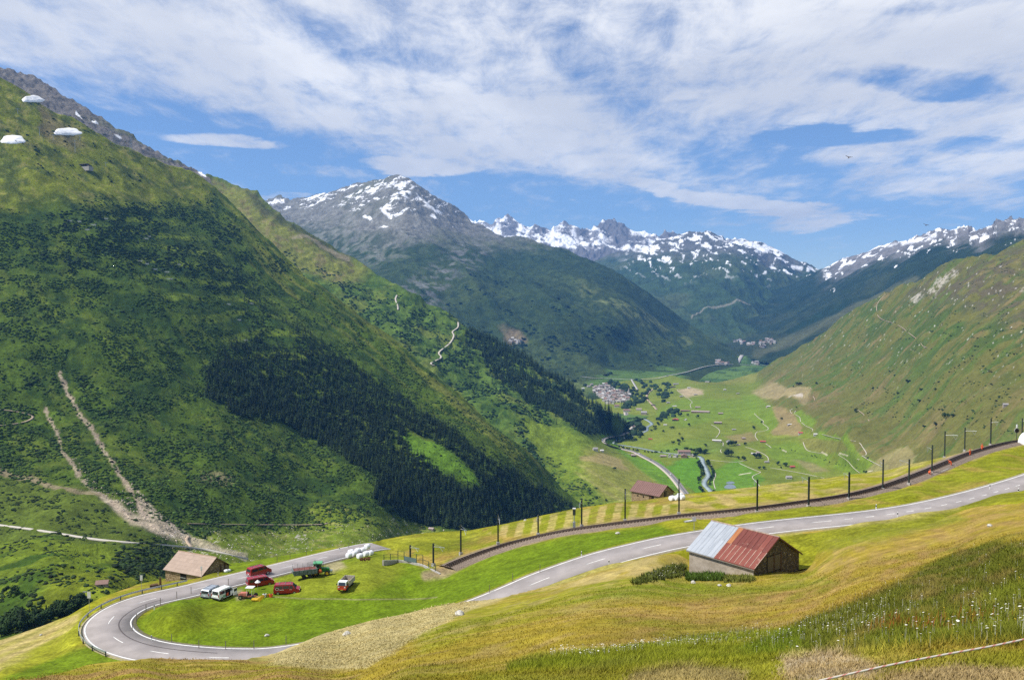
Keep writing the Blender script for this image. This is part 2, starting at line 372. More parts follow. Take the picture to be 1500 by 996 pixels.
TKC = [(622,846,-50.4),(644,837,-50.2),(673,823.6,-49.8),(718.7,807,-48.6),(764,793.5,-47),(809.4,783,-45.3),(843.4,777,-44.1),(900,769.5,-42.6),(993.4,758,-40.4),(1106.8,747.5,-38.5),(1180,737,-37.6),(1244,728,-36.9),(1295,715,-36.4),(1331.4,702,-36),(1365.5,688.5,-35.7),(1393,677,-35.6),(1421,665.5,-35.6),(1457,655,-35.8),(1480,649.5,-36.2),(1505,646,-36.9),(1560,640,-38.5)]
TRKPX = smooth_pts(TKC, 6)
_a, _b = ray(TRKPX[:, 0], TRKPX[:, 1]); _d = TRKPX[:, 2]/_b
TRK3 = smooth_line(np.stack([_a*_d, _d, TRKPX[:, 2]], 1), 10)
A2_C += [(c[0], c[1], 0, c[2]) for c in RDC[:30]] + [(c[0], c[1], 0, c[2]) for c in TKC[1:-1]]
A2 = Layer('meadow_terrace', A2_R, A2_F, A2_C, 2.2, 260, A2_disp, back=(.03, .1, .25, .5), backdrop=.75)
A2.carves = [carver(ROAD3[:-14:2], 4.3, 3.2, -.12), carver(TRK3[::2], 2.4, 3.5, -.12)]
def A2_col(x, y, z, px, py):
    n1 = fbm(x/16, y/16, 5, 21); n2 = fbm(x/3.0, y/9, 4, 22); n3 = fbm(x/60, y/60, 3, 23); n4 = fbm(x/1.2, y/1.2, 3, 24)
    wx = px+n1*14; wy = py+n1*7
    c = np.ones(px.shape+(3,))*np.array(MEAD)
    c = mixc(c, OLIV, sm(-.2, .5, n1+.3*n2)*.8)
    c = mixc(c, BRN, sm(.15, .6, n2*.6+n3*.7)*.7)
    # straw-coloured mown band beyond the railway on the right
    m = poly(wx, wy, [(1000,722),(1200,700),(1420,660),(1400,672),(1250,722),(1050,748),(990,745)], 6); c = mixc(c, HAY, m*.55*sm(-.45, .35, n2+n1*.5))
    m = poly(wx, wy, [(1080,765),(1240,735),(1340,712),(1460,664),(1540,640),(1540,700),(1400,722),(1250,752),(1080,772)], 4); c = mixc(c, (.17,.19,.01), m*.75); c = mixc(c, BRN, m*sm(.0,.5,n2)*.5)
    # swathes mown across the strip by the upper barn
    m = poly(wx, wy, [(725,768),(800,758),(900,742),(960,742),(1010,745),(990,757),(900,767),(820,778),(740,785),(715,780)], 3)
    st = sm(-.15, .25, np.sin((px+ (py-760)*.25)/23*2*math.pi)); c = mixc(c, HAY, m*st*.75*(.7+.5*n4)); c = mixc(c, (.17,.2,.012), m*(1-st)*.5)
    m = poly(wx, wy, [(560,790),(680,775),(720,775),(700,790),(640,800),(570,815)], 5); c = mixc(c, YGRN, m*.8); 
    m = poly(wx, wy, [(600,798),(690,788),(720,790),(680,805),(640,812)], 5); c = mixc(c, (.11,.13,.01), m*.6)
    # even green hairpin meadow
    g = poly(wx, wy, [(192,915),(205,900),(260,878),(350,856),(470,826),(560,812),(640,838),(720,812),(850,783),(960,770),(1000,785),(900,803),(720,870),(640,895),(400,962),(300,960),(220,940)], 5)
    c = mixc(c, np.array(LUSH)*.97, g*.97)
    c = mixc(c, (.135,.185,.009), g*sm(-.1,.6,n3+n1*.4)*.7)
    c = mixc(c, (.16,.19,.011), poly(wx,wy,[(210,905),(330,880),(420,875),(420,900),(300,925),(230,925)],10)*.6)
    m = poly(wx, wy, [(380,850),(470,838),(560,815),(600,810),(590,835),(540,870),(440,875)], 8); c = mixc(c, (.21,.225,.02), m*.65)
    c = mixc(c, DIRT, poly(wx,wy,[(478,826),(505,822),(512,832),(490,840)],4)*.6); c = mixc(c, DIRT, poly(wx,wy,[(345,868),(358,864),(356,876),(346,878)],3)*.6)
    m = poly(wx, wy, [(580,835),(640,840),(720,820),(700,835),(620,850)], 6); c = mixc(c, (.15,.2,.01), m*.5)
    # verge behind the road
    m = poly(wx, wy, [(333,822),(470,800),(560,790),(560,800),(400,830),(330,845)], 3); c = mixc(c, (.12,.175,.008), m*.9)
    # drying hay left of the bend
    m = poly(wx, wy, [(-70,960),(0,940),(60,918),(118,896),(112,920),(70,945),(0,982),(-70,1010)], 5)
    hs = np.sin((px*.45+py)/7.0*math.pi)*.5+.5
    c = mixc(c, HAY, m*(.45+.45*hs)); m = poly(wx, wy, [(60,950),(112,915),(130,935),(100,955),(0,992),(0,975)], 6); c = mixc(c, YGRN, m*.8)
    m = poly(wx, wy, [(-10,1000),(60,970),(130,945),(200,965),(260,975),(200,1000),(50,1010)], 5); c = mixc(c, LUSH, m*.9)
    # worn strips along road and rails
    rd = ldist(px, py, [(760,884),(850,848),(960,812),(1100,783),(1240,771),(1400,748)])
    c = mixc(c, HAY, (1-sm(2, 10, rd+n2*4))*.5)
    td = ldist(px, py, TRKPX[::4]); c = mixc(c, (.27,.2,.13), (1-sm(2, 8, td+n2*3))*.8)
    c = mixc(c, (.23,.2,.11), line(px, py, [(395,873),(440,876),(520,877.5),(600,876),(640,873)], .3, 1.2)*.6)
    sw = fbm((x*.97+y*.2)/22, (y*.97-x*.2)/1.8, 4, 28, .6)
    c = c*(1+.22*n4[..., None])*(1+.26*sw[..., None]*(1-.6*g[..., None])); return c
A2.colf = A2_col
A2.mat = ground_mat('terrace_grass', .5, 3.0, .42, .7, .14)

# ---- near slope in front
edge = [(740,869),(790,860),(830,849.5),(880,832.5),(900,826.5),(960,809.5),(1003,799.5),(1100,782.5),(1180,773.5),(1300,761.5),(1393,745.5),(1500,723),(1560,706),(1700,668),(1850,640)]
A1_R = [(-300,1030),(-60,1003),(0,996),(60,990),(100,983),(130,976),(180,969),(240,965),(300,967),(350,967),(380,963.5),(450,936),(540,911.5),(620,892.5),(690,879.5),(712,876)]+edge
A1_F = [(-300,1140),(1850,1140)]
pe = A2.P(np.array([e[0] for e in edge]), np.array([e[1] for e in edge]))[:, 1]
A1_C = [(e[0], e[1], d) for e, d in zip(edge, pe)]+[(-60,1060,30),(-300,1030,36),(-300,1140,20),(1850,1140,5.5),(1850,900,11),(1850,760,40),(1700,800,34),(0,996,40),(200,1000,39),(400,996,34),(600,996,26),(750,996,21),(1000,996,16),(1200,996,13),(1500,996,10.5),(0,1100,26),(400,1100,22),(750,1100,15),(1200,1100,10),(1560,1100,8),
 (130,976,54),(240,965,62),(350,967,64),(400,969,66),(380,963.5,76),(450,936,93),(540,911.5,104),(620,892.5,112),(690,879.5,118),(712,876,121),(600,930,82),(550,975,48),(500,960,72),
 (750,930,55),(750,890,92),(900,900,62),(900,860,93),(1003,841,119.5),(1000,862,98),(1055,846,112),(1106,844,110),(1178,833,118),(1175,852,98),(1100,880,76),(1000,950,32),(1200,950,23),(1200,900,42),(1300,870,42),(1300,830,74),(1350,800,92),(1500,900,19),(1500,850,28),(1500,800,44),(1500,760,88),(1400,780,100),(1250,810,102),(1400,950,15),(750,970,32),(850,980,23)]
def A1_disp(x, y, px, py):
    k = sm(20, 70, y); return .6*fbm(x/24, y/24, 3, 31)*k*(1-sm(108, 122, y))+.07*fbm(x/2.2, y/2.2, 3, 33)
A1 = Layer('near_slope', A1_R, A1_F, A1_C, 2.2, 300, A1_disp, back=(.02, .06, .15), backdrop=.9)
A1.carves = [carver(ROAD3[::2], 4.0, 1.2, -.16)]
WILD = [(1080,958),(1180,905),(1260,872),(1330,838),(1400,806),(1460,792),(1560,780),(1560,948),(1400,945),(1300,958),(1180,962)]
STRIP = [(745,976),(770,962),(800,957),(900,950),(1000,938),(1100,925),(1180,920),(1180,962),(1050,972),(900,985),(750,986)]
def A1_col(x, y, z, px, py):
    n1 = fbm(x/9, y/14, 5, 41); n2 = fbm(x/2.0+z*.7, y/5, 4, 42); n3 = fbm(x/32, y/40, 3, 43); n4 = fbm(x/.7, y/.9, 3, 44)
    wx = px+n1*16; wy = py+n1*8
    c = np.ones(px.shape+(3,))*np.array((.285,.22,.025))
    c = mixc(c, (.165,.17,.012), sm(-.1, .55, n1+n3*.5)*.8)
    c = mixc(c, (.30,.22,.07), sm(.0, .5, n2*.8+n3*.3)*.7)
    m = poly(wx, wy, [(1180,905),(1330,835),(1400,800),(1560,775),(1560,735),(1420,745),(1320,775),(1240,815),(1180,845),(1020,870),(900,900),(840,935),(960,945)], 14)
    c = mixc(c, BRN, m*np.clip(.45+.8*n2+.3*n1, 0, 1)*.85)
    m = poly(wx, wy, [(640,905),(720,885),(800,870),(900,845),(1000,832),(1003,860),(850,890),(700,930),(600,960)], 10); c = mixc(c, (.2,.225,.013), m*.6); c = mixc(c, HAY, m*sm(.1,.5,n2)*.35)
    m = poly(wx, wy, [(730,874),(800,861),(880,838),(960,816),(1003,802),(1003,835),(930,846),(860,856),(780,870)], 3); c = mixc(c, HAY, m*.75*sm(-.6, .3, n2+.2))
    # raked hay strip that drops to the meadow
    m = poly(px+n1*5, py+n1*3, [(350,968),(380,958),(450,930),(540,905),(620,888),(700,872),(712,872),(740,868),(760,866),(735,880),(700,892),(660,912),(610,938),(560,960),(535,975),(470,978),(400,974)], 3)
    ln = fbm(x/6+z*.3, y/.8, 4, 47); c = mixc(c, (.43,.36,.17), m*.95); c = mixc(c, (.27,.235,.085), m*sm(.0, .5, ln)*.8)
    m = poly(wx, wy, [(-70,1010),(100,975),(240,960),(400,968),(520,985),(480,1100),(-70,1100)], 6); c = mixc(c, (.24,.22,.02), m*.8); c = mixc(c, (.30,.185,.07), m*sm(-.2, .35, n2+.4*n1)*.85)
    m = poly(wx, wy, [(1110,800),(1240,775),(1400,752),(1420,762),(1270,795),(1180,815)], 6); c = mixc(c, (.15,.2,.01), m*.6)
    m = poly(wx, wy, [(1000,850),(1110,850),(1200,838),(1230,850),(1100,872),(900,880),(820,888),(900,862)], 8); c = mixc(c, (.16,.2,.012), m*.7)
    w = poly(wx, wy, WILD, 7); c = mixc(c, (.075,.095,.012), w*.9); c = mixc(c, (.20,.15,.05), w*sm(-.1,.5,n2)*.65); c = mixc(c, (.13,.15,.015), w*sm(0,.5,n1)*.5)
    w = poly(wx, wy, STRIP, 5); c = mixc(c, (.10,.135,.010), w*.7)
    m = poly(wx, wy, [(700,988),(900,985),(1060,972),(1300,958),(1560,950),(1560,1100),(700,1100)], 5); c = mixc(c, (.20,.21,.02), m*.8)
    m = poly(wx, wy, [(1155,968),(1230,958),(1300,970),(1280,1000),(1150,1000)], 4); c = mixc(c, (.38,.29,.2), m*.8); m = poly(wx, wy, [(1300,985),(1400,975),(1560,985),(1560,1010),(1290,1010)], 5); c = mixc(c, (.36,.26,.16), m*.75)
    m = poly(wx, wy, [(930,985),(1010,975),(1100,985),(1090,1010),(900,1010)], 5); c = mixc(c, (.3,.22,.13), m*.6)
    sw = fbm((x*.92+y*.38)/14, (y*.92-x*.38)/1.5, 4, 48, .6); sw2 = fbm((x*.92+y*.38)/30, (y*.92-x*.38)/5, 3, 49)
    c = mixc(c, (.33,.235,.07), sm(.05, .5, sw+.6*sw2)*.45*(1-poly(px, py, WILD, 5)))
    c = c*(1+.30*n4[..., None])*(1+.22*sw[..., None]); return c
A1.colf = A1_col
A1.mat = ground_mat('near_slope_grass', .16, 1.6, .34, .8, .08)

# ---- big left mountainside
C_R = [(-300,-40),(-60,100),(0,122),(40,142),(70,160),(110,175),(150,196),(200,222),(240,240),(270,252),(300,266),(330,292),(360,322),(390,352),(420,382),(460,418),(500,448),(560,492),(620,542),(680,588),(740,640),(780,668),(805,690),(822,716),(850,738),(880,752),(900,765)]
C_F = [(-300,1040),(-60,1000),(100,980),(180,905),(300,880),(420,835),(560,815),(690,795),(850,775),(900,775)]
C_C = [(-300,-40,2000),(-300,300,1450),(-300,650,880),(-300,1040,330),(0,122,2000),(150,196,2080),(300,266,2280),(420,382,2100),(560,492,1930),(680,588,1780),(780,668,1680),(822,716,1660),(860,745,1640),(900,765,1600),
 (0,300,1600),(150,350,1640),(300,400,1740),(450,500,1700),(0,500,1260),(150,550,1230),(300,580,1330),(450,650,1360),(600,700,1340),(700,700,1430),(0,650,1020),(150,680,960),(300,720,970),(450,750,1090),(600,778,1220),(750,772,1400),
 (0,780,720),(150,790,680),(280,797,760),(400,805,860),(550,810,960),(0,860,480),(150,860,450),(300,850,620),(0,925,400),(100,905,410),(200,900,430),(400,835,760),(-60,980,380),(60,875,440),(120,820,560),(560,812,1000),(690,790,1250)]
def C_disp(x, y, px, py):
    f = sm(350, 800, y); dn = (x*.80-y*.60); ac = (x*.60+y*.80)
    r = 16*rfbm(ac/210, dn/620, 4, 51, .5)*f*sm(830, 640, py)
    r = r+9*fbm(x/90, y/90, 4, 52)*f+2.2*fbm(x/14, y/14, 3, 53)*sm(300, 500, y)
    k = sm(700, 450, y)*sm(900, 860, py+0*px); r = r+10*fbm(x/60, y/75, 4, 54)*sm(760, 500, y)*sm(340, 420, y)
    return r
def C_col(x, y, z, px, py):
    n1 = fbm(x/120, y/120, 5, 61); n2 = fbm(x/34, y/34, 4, 62); n3 = fbm(x/11, y/11, 4, 63); n4 = fbm(x/4.5, y/4.5, 2, 64)
    dn = (x*.80-y*.60); ac = (x*.60+y*.80); st = fbm(ac/16, dn/170, 4, 65)
    wx = px+n2*16; wy = py+n2*12
    c = np.ones(px.shape+(3,))*np.array((.062,.102,.010))
    c = mixc(c, (.026,.052,.008), sm(-.2, .3, n2+.6*n3))
    c = mixc(c, (.095,.125,.014), sm(.05, .45, n1*.6+n3*.6+st*.5)*.6)
    # open sunny alp at the top
    m = poly(wx, wy, [(-70,90),(120,160),(320,262),(300,300),(240,290),(200,300),(120,300),(60,290),(-70,330)], 20)
    c = mixc(c, (.16,.185,.016), m*.95); c = mixc(c, (.06,.085,.015), m*sm(.05, .35, n2+.4*n1)*.8); c = mixc(c, (.22,.19,.06), m*sm(.15, .5, n3+n1*.4)*.5)
    m = poly(wx, wy, [(60,160),(110,190),(130,215),(100,220),(60,200)], 6); c = mixc(c, (.2,.14,.09), m*.5)
    # dry spine of the spur
    m = line(wx, wy, [(300,268),(420,384),(560,494),(680,590),(800,690)], 2, 26); c = mixc(c, (.13,.145,.02), m*sm(-.1, .5, st+.1)*.6)
    m = line(wx, wy, [(380,380),(520,490),(660,600),(790,705)], 4, 22); c = mixc(c, (.15,.16,.03), m*sm(0, .5, st)*.6)
    m = poly(wx, wy, [(590,640),(640,655),(690,690),(702,712),(650,695),(605,670)], 4); c = mixc(c, (.10,.19,.014), m*.9)
    m = poly(wx, wy, [(700,640),(780,690),(850,745),(760,735),(690,680)], 15); c = mixc(c, (.09,.13,.015), m*.5)
    # avalanche terraces
    m = poly(wx, wy, [(150,290),(260,310),(400,440),(480,520),(500,600),(420,570),(330,520),(230,440),(130,330)], 20)
    tl = sm(.2, .8, np.sin(z/5.5+2.5*n1)); c = mixc(c, (.13,.18,.018), m*tl*.75*sm(-.3,.2,n2)); c = mixc(c, SHR, m*(1-tl)*.5)
    # lower pastures
    m = poly(wx, wy, [(270,780),(420,770),(480,740),(560,760),(620,775),(690,790),(560,820),(400,840),(300,850),(250,830)], 8); c = mixc(c, (.14,.19,.016), m*.85); c = mixc(c, (.25,.2,.09), m*sm(.15, .5, n3)*.4)
    m = poly(wx, wy, [(-70,690),(60,690),(160,720),(230,790),(280,810),(150,810),(-70,775)], 10); c = mixc(c, (.10,.13,.018), m*.6)
    m = poly(wx, wy, [(-70,780),(100,790),(240,830),(240,870),(100,905),(-70,905)], 6); c = mixc(c, (.12,.165,.012), m*.85); c = mixc(c, DRK, m*sm(.1, .35, n2+.3*n3)*.85)
    m = poly(wx, wy, [(60,880),(90,855),(160,845),(240,840),(240,868),(130,895),(40,900)], 8); c = mixc(c, (.14,.17,.012), m*.85)
    # gravel gullies and the fan they feed
    for pts, w in (([(66,590),(80,615),(92,650),(112,685),(132,710),(160,735),(195,760)], .9), ([(88,545),(102,575),(122,600),(140,625),(155,650),(170,680),(188,710),(200,735),(215,755)], 1.7)):
        d = ldist(px+n3*4, py+n3*3, pts); c = mixc(c, (.36,.285,.21), (1-sm(w, w+2.5, d+n4*3+n3*2))*.85)
    m = poly(px+n3*6, py+n3*5, [(195,705),(215,735),(250,760),(275,785),(290,800),(240,782),(190,765),(140,728),(165,733),(200,752),(205,735)], 2.5); c = mixc(c, (.42,.34,.26), m*(.7+.3*n4))
    d = ldist(px+n3*3, py+n3*2, [(250,765),(275,785),(300,797),(335,808),(360,815)]); c = mixc(c, (.38,.32,.24), (1-sm(2, 6, d+n4*3))*.75)
    m = line(px, py+n3*4, [(-70,670),(0,680),(50,695),(100,712),(150,725)], 1.5, 3); c = mixc(c, (.25,.19,.13), m*.7)
    c = mixc(c, (.24,.19,.12), poly(wx, wy, [(290,680),(330,690),(345,705),(320,715),(295,705)], 8)*.6)
    c = mixc(c, (.4,.36,.32), sm(.47, .55, n4)*sm(.0, .3, n2)*poly(px, py, [(240,770),(700,760),(690,800),(400,850),(240,850)], 10)*.9)
    return c*(1+.35*n3[..., None]*(1-.0))*(1+.25*n4[..., None])
C = Layer('left_mountainside', C_R, C_F, C_C, 1.7, 430, C_disp, C_col, back=(.03, .08, .2, .4), backdrop=.85)
C.mat = ground_mat('mountain_grass', 3.5, 22, .38, .9, 2.0)

# ---- rocky crest behind it
E_R = [(-300,20),(-60,98),(0,103),(20,106),(50,115),(75,128),(90,140),(110,148),(130,165),(150,174),(170,190),(190,198),(210,215),(230,222),(250,234),(270,240),(290,252),(306,263),(320,285)]
E_F = [(-300,60),(-60,140),(0,165),(100,210),(200,265),(320,310)]
E_C = [(0,103,3050),(150,174,3000),(306,263,2900),(0,165,2500),(100,210,2550),(200,260,2600),(320,305,2650)]
def E_disp(x, y, px, py): return 14*rfbm(x/70, y/70, 5, 71, .6)+6*fbm(x/16, y/16, 3, 72)
def E_col(x, y, z, px, py):
    n1 = fbm(x/60, y/60, 5, 73); n3 = fbm(x/12, y/12, 4, 74); c = np.ones(px.shape+(3,))*np.array((.17,.155,.14))
    c = mixc(c, (.10,.12,.03), sm(-.1, .3, n1+.3*n3)*sm(80, 240, px)*.8); c = mixc(c, (.09,.09,.1), sm(.0, .5, n3)*.6)
    for q in ([(112,168),(118,176)], [(136,178),(142,180)], [(292,254),(302,261)], [(170,201),(176,204)]):
        c = mixc(c, SNOW, line(px, py, q, 1.2, 1.0))
    return c
E = Layer('rocky_crest', E_R, E_F, E_C, 1.6, 70, E_disp, E_col, backdrop=.9); E.mat = ground_mat('crest_rock', 3, 16, .4, 1.0, 3)

# ---- second spur with the gallery road and the valley wood
D_R = [(270,275),(295,262),(325,262),(350,268),(380,284),(420,320),(470,352),(520,381),(560,408),(600,432),(640,450),(680,481),(740,510),(800,546),(850,576),(905,606),(915,622),(925,632),(960,668),(1000,705),(1040,740)]
D_F = [(270,420),(420,560),(600,720),(700,800),(1040,800)]
D_C = [(300,262,3450),(380,284,3350),(520,381,3150),(640,450,2980),(740,510,2830),(800,546,2720),(850,576,2620),(915,606,2500),(912,628,0,-405),(960,668,0,-410),(1000,705,0,-410),(1040,740,0,-410),
 (420,420,2850),(420,560,2450),(560,510,2480),(600,600,2250),(640,530,2500),(700,650,2020),(600,720,1950),(760,600,2300),(800,640,2180),(860,640,2260),(820,690,1960),(880,670,2060),(890,740,1690),(850,760,1560),(950,740,1640),(1000,790,1500),(700,800,1500),(900,700,1840)]
def D_disp(x, y, px, py):
    k = 1-poly(px, py, [(860,625),(1045,625),(1045,810),(880,810)], 30)
    return k*(20*fbm(x/170, y/170, 4, 81)+12*rfbm(x/60, y/80, 4, 82)*sm(700, 560, py)+2.5*fbm(x/15, y/15, 2, 83))
def D_col(x, y, z, px, py):
    n1 = fbm(x/110, y/110, 5, 84); n3 = fbm(x/22, y/22, 4, 85); n4 = fbm(x/9, y/9, 3, 86); wx = px+n1*14; wy = py+n1*10
    c = np.ones(px.shape+(3,))*np.array((.085,.14,.02)); c = mixc(c, (.03,.065,.012), sm(-.15, .3, n3+.5*n4+.3*n1)*.85)
    c = mixc(c, (.15,.18,.03), sm(.05, .4, n1+.3*n4)*.7)
    m = poly(wx, wy, [(300,262),(360,270),(420,325),(470,355),(540,395),(500,420),(440,400),(380,360),(330,300)], 10); c = mixc(c, (.17,.18,.035), m*.9); c = mixc(c, (.19,.15,.07), m*sm(0, .4, n3)*.6)
    m = poly(wx, wy, [(350,268),(420,320),(520,381),(505,385),(430,345),(370,300)], 5); c = mixc(c, (.055,.065,.025), m*.75)
    m = line(px, py, [(430,355),(450,352),(470,362),(510,380)], 1.2, 3); c = mixc(c, (.3,.25,.17), m*.6)
    # pasture at the foot
    m = poly(wx, wy, [(760,612),(840,640),(915,632),(1000,700),(1040,745),(1040,800),(880,800),(850,745),(800,690),(775,640)], 6); c = mixc(c, (.145,.2,.018), m*.92)
    m2 = poly(wx, wy, [(850,655),(870,650),(960,690),(1000,730),(950,740),(890,735),(860,700)], 8); c = mixc(c, (.2,.2,.04), m2*.8)
    m2 = poly(wx, wy, [(845,662),(880,660),(910,672),(914,684),(890,682),(850,672)], 3); c = mixc(c, (.30,.24,.10), m2*.85)
    m2 = poly(wx, wy, [(880,640),(925,630),(1010,712),(990,725),(940,690),(900,655)], 3); c = mixc(c, (.11,.22,.014), m2*.9)
    ln = sm(.2, .8, np.sin((py-px*.55)/2.6)); m2 = poly(wx, wy, [(850,680),(900,705),(960,745),(900,740),(850,715)], 6); c = mixc(c, (.27,.25,.08), m2*ln*.5)
    m2 = poly(px+n3*4, py+n3*3, [(790,665),(830,690),(870,720),(880,740),(840,735),(800,700)], 6); c = mixc(c, DRK, m2*sm(-.1, .3, n4)*.7)
    return c*(1+.3*n4[..., None])
D = Layer('second_spur', D_R, D_F, D_C, 1.8, 260, D_disp, D_col, back=(.03, .08, .2, .4), backdrop=.8); D.mat = ground_mat('spur_grass', 5, 30, .35, .8, 2.5)

# ---- valley floor and the slope that rises from it on the right
V_R = [(760,600),(840,575),(870,562),(900,560),(930,556),(960,552),(985,550),(1000,554),(1025,560),(1050,560),(1075,556),(1100,546),(1130,532),(1165,517),(1200,492),(1225,472),(1250,455),(1275,441),(1300,430),(1330,413),(1360,401),(1400,386),(1430,378),(1460,371),(1500,358),(1560,340),(1850,250)]
V_F = [(760,800),(1560,760),(1850,700)]
V_C = [(800,700,0,-414),(800,600,0,-412),(870,562,0,-396),(900,600,0,-408),(900,560,0,-392),(960,552,0,-388),(950,600,0,-402),(950,640,0,-408),(1000,554,0,-372),(1000,700,0,-412),(1100,700,0,-412),(1200,700,0,-410),(1000,600,0,-396),(1050,560,0,-366),(1000,640,0,-402),(1060,600,0,-392),(1040,660,0,-408),(1100,640,0,-400),(1150,640,0,-394),(1100,600,0,-385),(1200,660,0,-398),(1240,690,0,-404),
 (1100,546,4400),(1165,517,4150),(1200,492,3950),(1250,455,3700),(1300,430,3450),(1400,386,3100),(1500,358,2850),(1560,340,2750),(1150,580,3050),(1200,560,3100),(1200,620,2420),(1250,600,2450),(1300,620,2150),(1300,520,2780),(1400,450,2600),(1500,450,2200),(1400,550,2050),(1500,540,1780),(1250,660,2000),(1290,690,1800),(1350,640,1820),(1400,660,1580),(1500,630,1430),(1300,760,1500),(1500,760,1150),(1560,600,1430),(1850,250,2300),(1850,450,1500),(1850,700,950)]
def V_disp(x, y, px, py):
    up = sm(-385, -330, (443-py)/1250*y); dn = (-x*.85-y*.52); ac = (-x*.52+y*.85)
    r = up*(22*rfbm(ac/160, dn/650, 4, 91, .5)+8*fbm(x/60, y/60, 4, 92)+2.5*fbm(x/14, y/14, 3, 93))
    flat = sm(-330, -400, (443-py)/1250*y)
    hum = 0
    for hx, hy, rx, ry, h in ((1010,655,55,16,16),(1055,664,13,8,10),(1090,600,40,12,6),(1195,650,50,10,9),(1120,612,30,10,5),(1170,678,12,5,6)):
        q = ((px-hx)/rx)**2+((py-hy)/ry)**2; hum = hum+h*np.exp(-q*1.2)
    return r+hum+flat*1.2*fbm(x/50, y/50, 3, 94)
def V_col(x, y, z, px, py):
    n1 = fbm(x/150, y/150, 5, 101); n3 = fbm(x/35, y/35, 4, 102); n4 = fbm(x/10, y/10, 3, 103); dn = (-x*.85-y*.52); ac = (-x*.52+y*.85); st = fbm(ac/22, dn/260, 4, 104)
    wx = px+n3*8; wy = py+n3*5
    c = np.ones(px.shape+(3,))*np.array((.145,.185,.020)); c = mixc(c, (.185,.215,.03), sm(-.1, .4, n1)*.7)
    up = sm(-385, -345, z)
    # the open hillside
    h = np.ones(px.shape+(3,))*np.array((.120,.120,.028)); h = mixc(h, (.20,.15,.065), sm(0, .4, n1*.8+st*.4)*.8); h = mixc(h, (.07,.115,.018), sm(.0, .35, st+.4*n3)*.8)
    hi = sm(600, 460, py-(px-1200)*.12)
    h = mixc(h, (.05,.085,.015), hi*sm(-.15, .3, n3+.5*n1)*.85); h = mixc(h, (.105,.08,.05), poly(wx, wy, [(1300,430),(1500,360),(1560,340),(1560,520),(1480,480),(1400,450),(1340,440)], 25)*sm(-.25, .25, n3)*.8)
    c = c*(1-up[..., None])+h*up[..., None]
    gr = (.135,.21,.018)
    for q, col, k in (([(1000,560),(1060,562),(1075,572),(1040,585),(1010,580)], (.34,.27,.15), .0),
        ([(992,572),(1010,567),(1030,572),(1030,578),(1005,582)], (.40,.31,.2), .85),
        ([(1100,575),(1130,560),(1190,575),(1180,590),(1140,585),(1115,582)], (.30,.24,.12), .8),
        ([(1060,545),(1110,548),(1105,560),(1060,563)], (.22,.22,.05), .7),
        ([(960,600),(1000,585),(1080,585),(1110,590),(1105,620),(1070,612),(1000,625),(965,615)], gr, .7),
        ([(1085,580),(1105,578),(1135,600),(1140,625),(1125,635),(1105,620),(1095,600)], gr, .75),
        ([(1160,600),(1175,600),(1197,615),(1190,625),(1170,620)], gr, .85),
        ([(1130,598),(1160,600),(1175,625),(1170,640),(1130,636),(1140,620)], (.26,.19,.09), .8),
        ([(1060,640),(1100,632),(1110,645),(1080,650)], (.24,.18,.08), .7),
        ([(1120,652),(1160,650),(1220,668),(1200,690),(1150,680),(1125,668)], gr, .75),
        ([(1200,632),(1240,645),(1265,665),(1300,685),(1260,700),(1220,685),(1230,670),(1200,650)], gr, .8),
        ([(1170,645),(1230,650),(1245,662),(1210,665),(1180,660)], (.17,.16,.04), .8),
        ([(1270,690),(1290,670),(1320,655),(1345,665),(1330,690),(1280,705)], (.27,.23,.10), .75),
        ([(1160,675),(1190,678),(1215,690),(1190,692)], (.26,.21,.1), .7),
        ([(955,655),(1010,650),(1060,652),(1055,668),(960,665)], (.13,.2,.025), .5),
        ([(1035,655),(1060,645),(1080,665),(1060,672),(1035,668)], (.12,.16,.03), .5),
        ([(958,690),(1000,673),(1025,673),(1030,722),(1005,722),(975,700)], (.085,.22,.012), .85),
        ([(1040,690),(1080,672),(1120,700),(1100,722),(1040,725)], (.10,.22,.016), .8),
        ([(950,665),(990,660),(1060,665),(1020,668),(960,672)], (.12,.2,.03), .5)):
        if k: c = mixc(c, col, poly(px+n3*3, py+n3*2, q, 2.5)*k)
    # sand bunkers, bare ground
    for q in ([(1204,663),(1212,667)], [(1229,665),(1242,668)], [(1256,669),(1259,670)], [(1272,690),(1278,689)], [(1146,659),(1152,662)], [(1236,697),(1246,698)], [(1083,695),(1100,692)]):
        c = mixc(c, (.6,.53,.42), line(px, py, q, .3, .5))
    c = mixc(c, (.5,.45,.4), line(px, py, [(1157,586),(1175,584)], .6, 1)*.8)
    # boulder streaks
    bo = sm(.70, .78, fbm(x/7, y/7, 2, 105)+.15*n3)*hi; c = mixc(c, (.45,.43,.38), bo*.9)
    for q in ([(1366,432),(1378,418),(1400,405)], [(1340,445),(1350,438)], [(1495,430),(1510,425)]):
        c = mixc(c, (.42,.38,.33), line(px+n4*4, py+n4*4, q, 2, 5)*.7*sm(-.3, .2, n4))
    return c*(1+.2*n4[..., None])*(1+.12*n3[..., None])
V = Layer('valley_floor', V_R, V_F, V_C, 1.5, 300, V_disp, V_col, back=(.03, .08, .2), backdrop=.25); V.mat = ground_mat('valley_grass', 6, 40, .22, .6, 2.0)

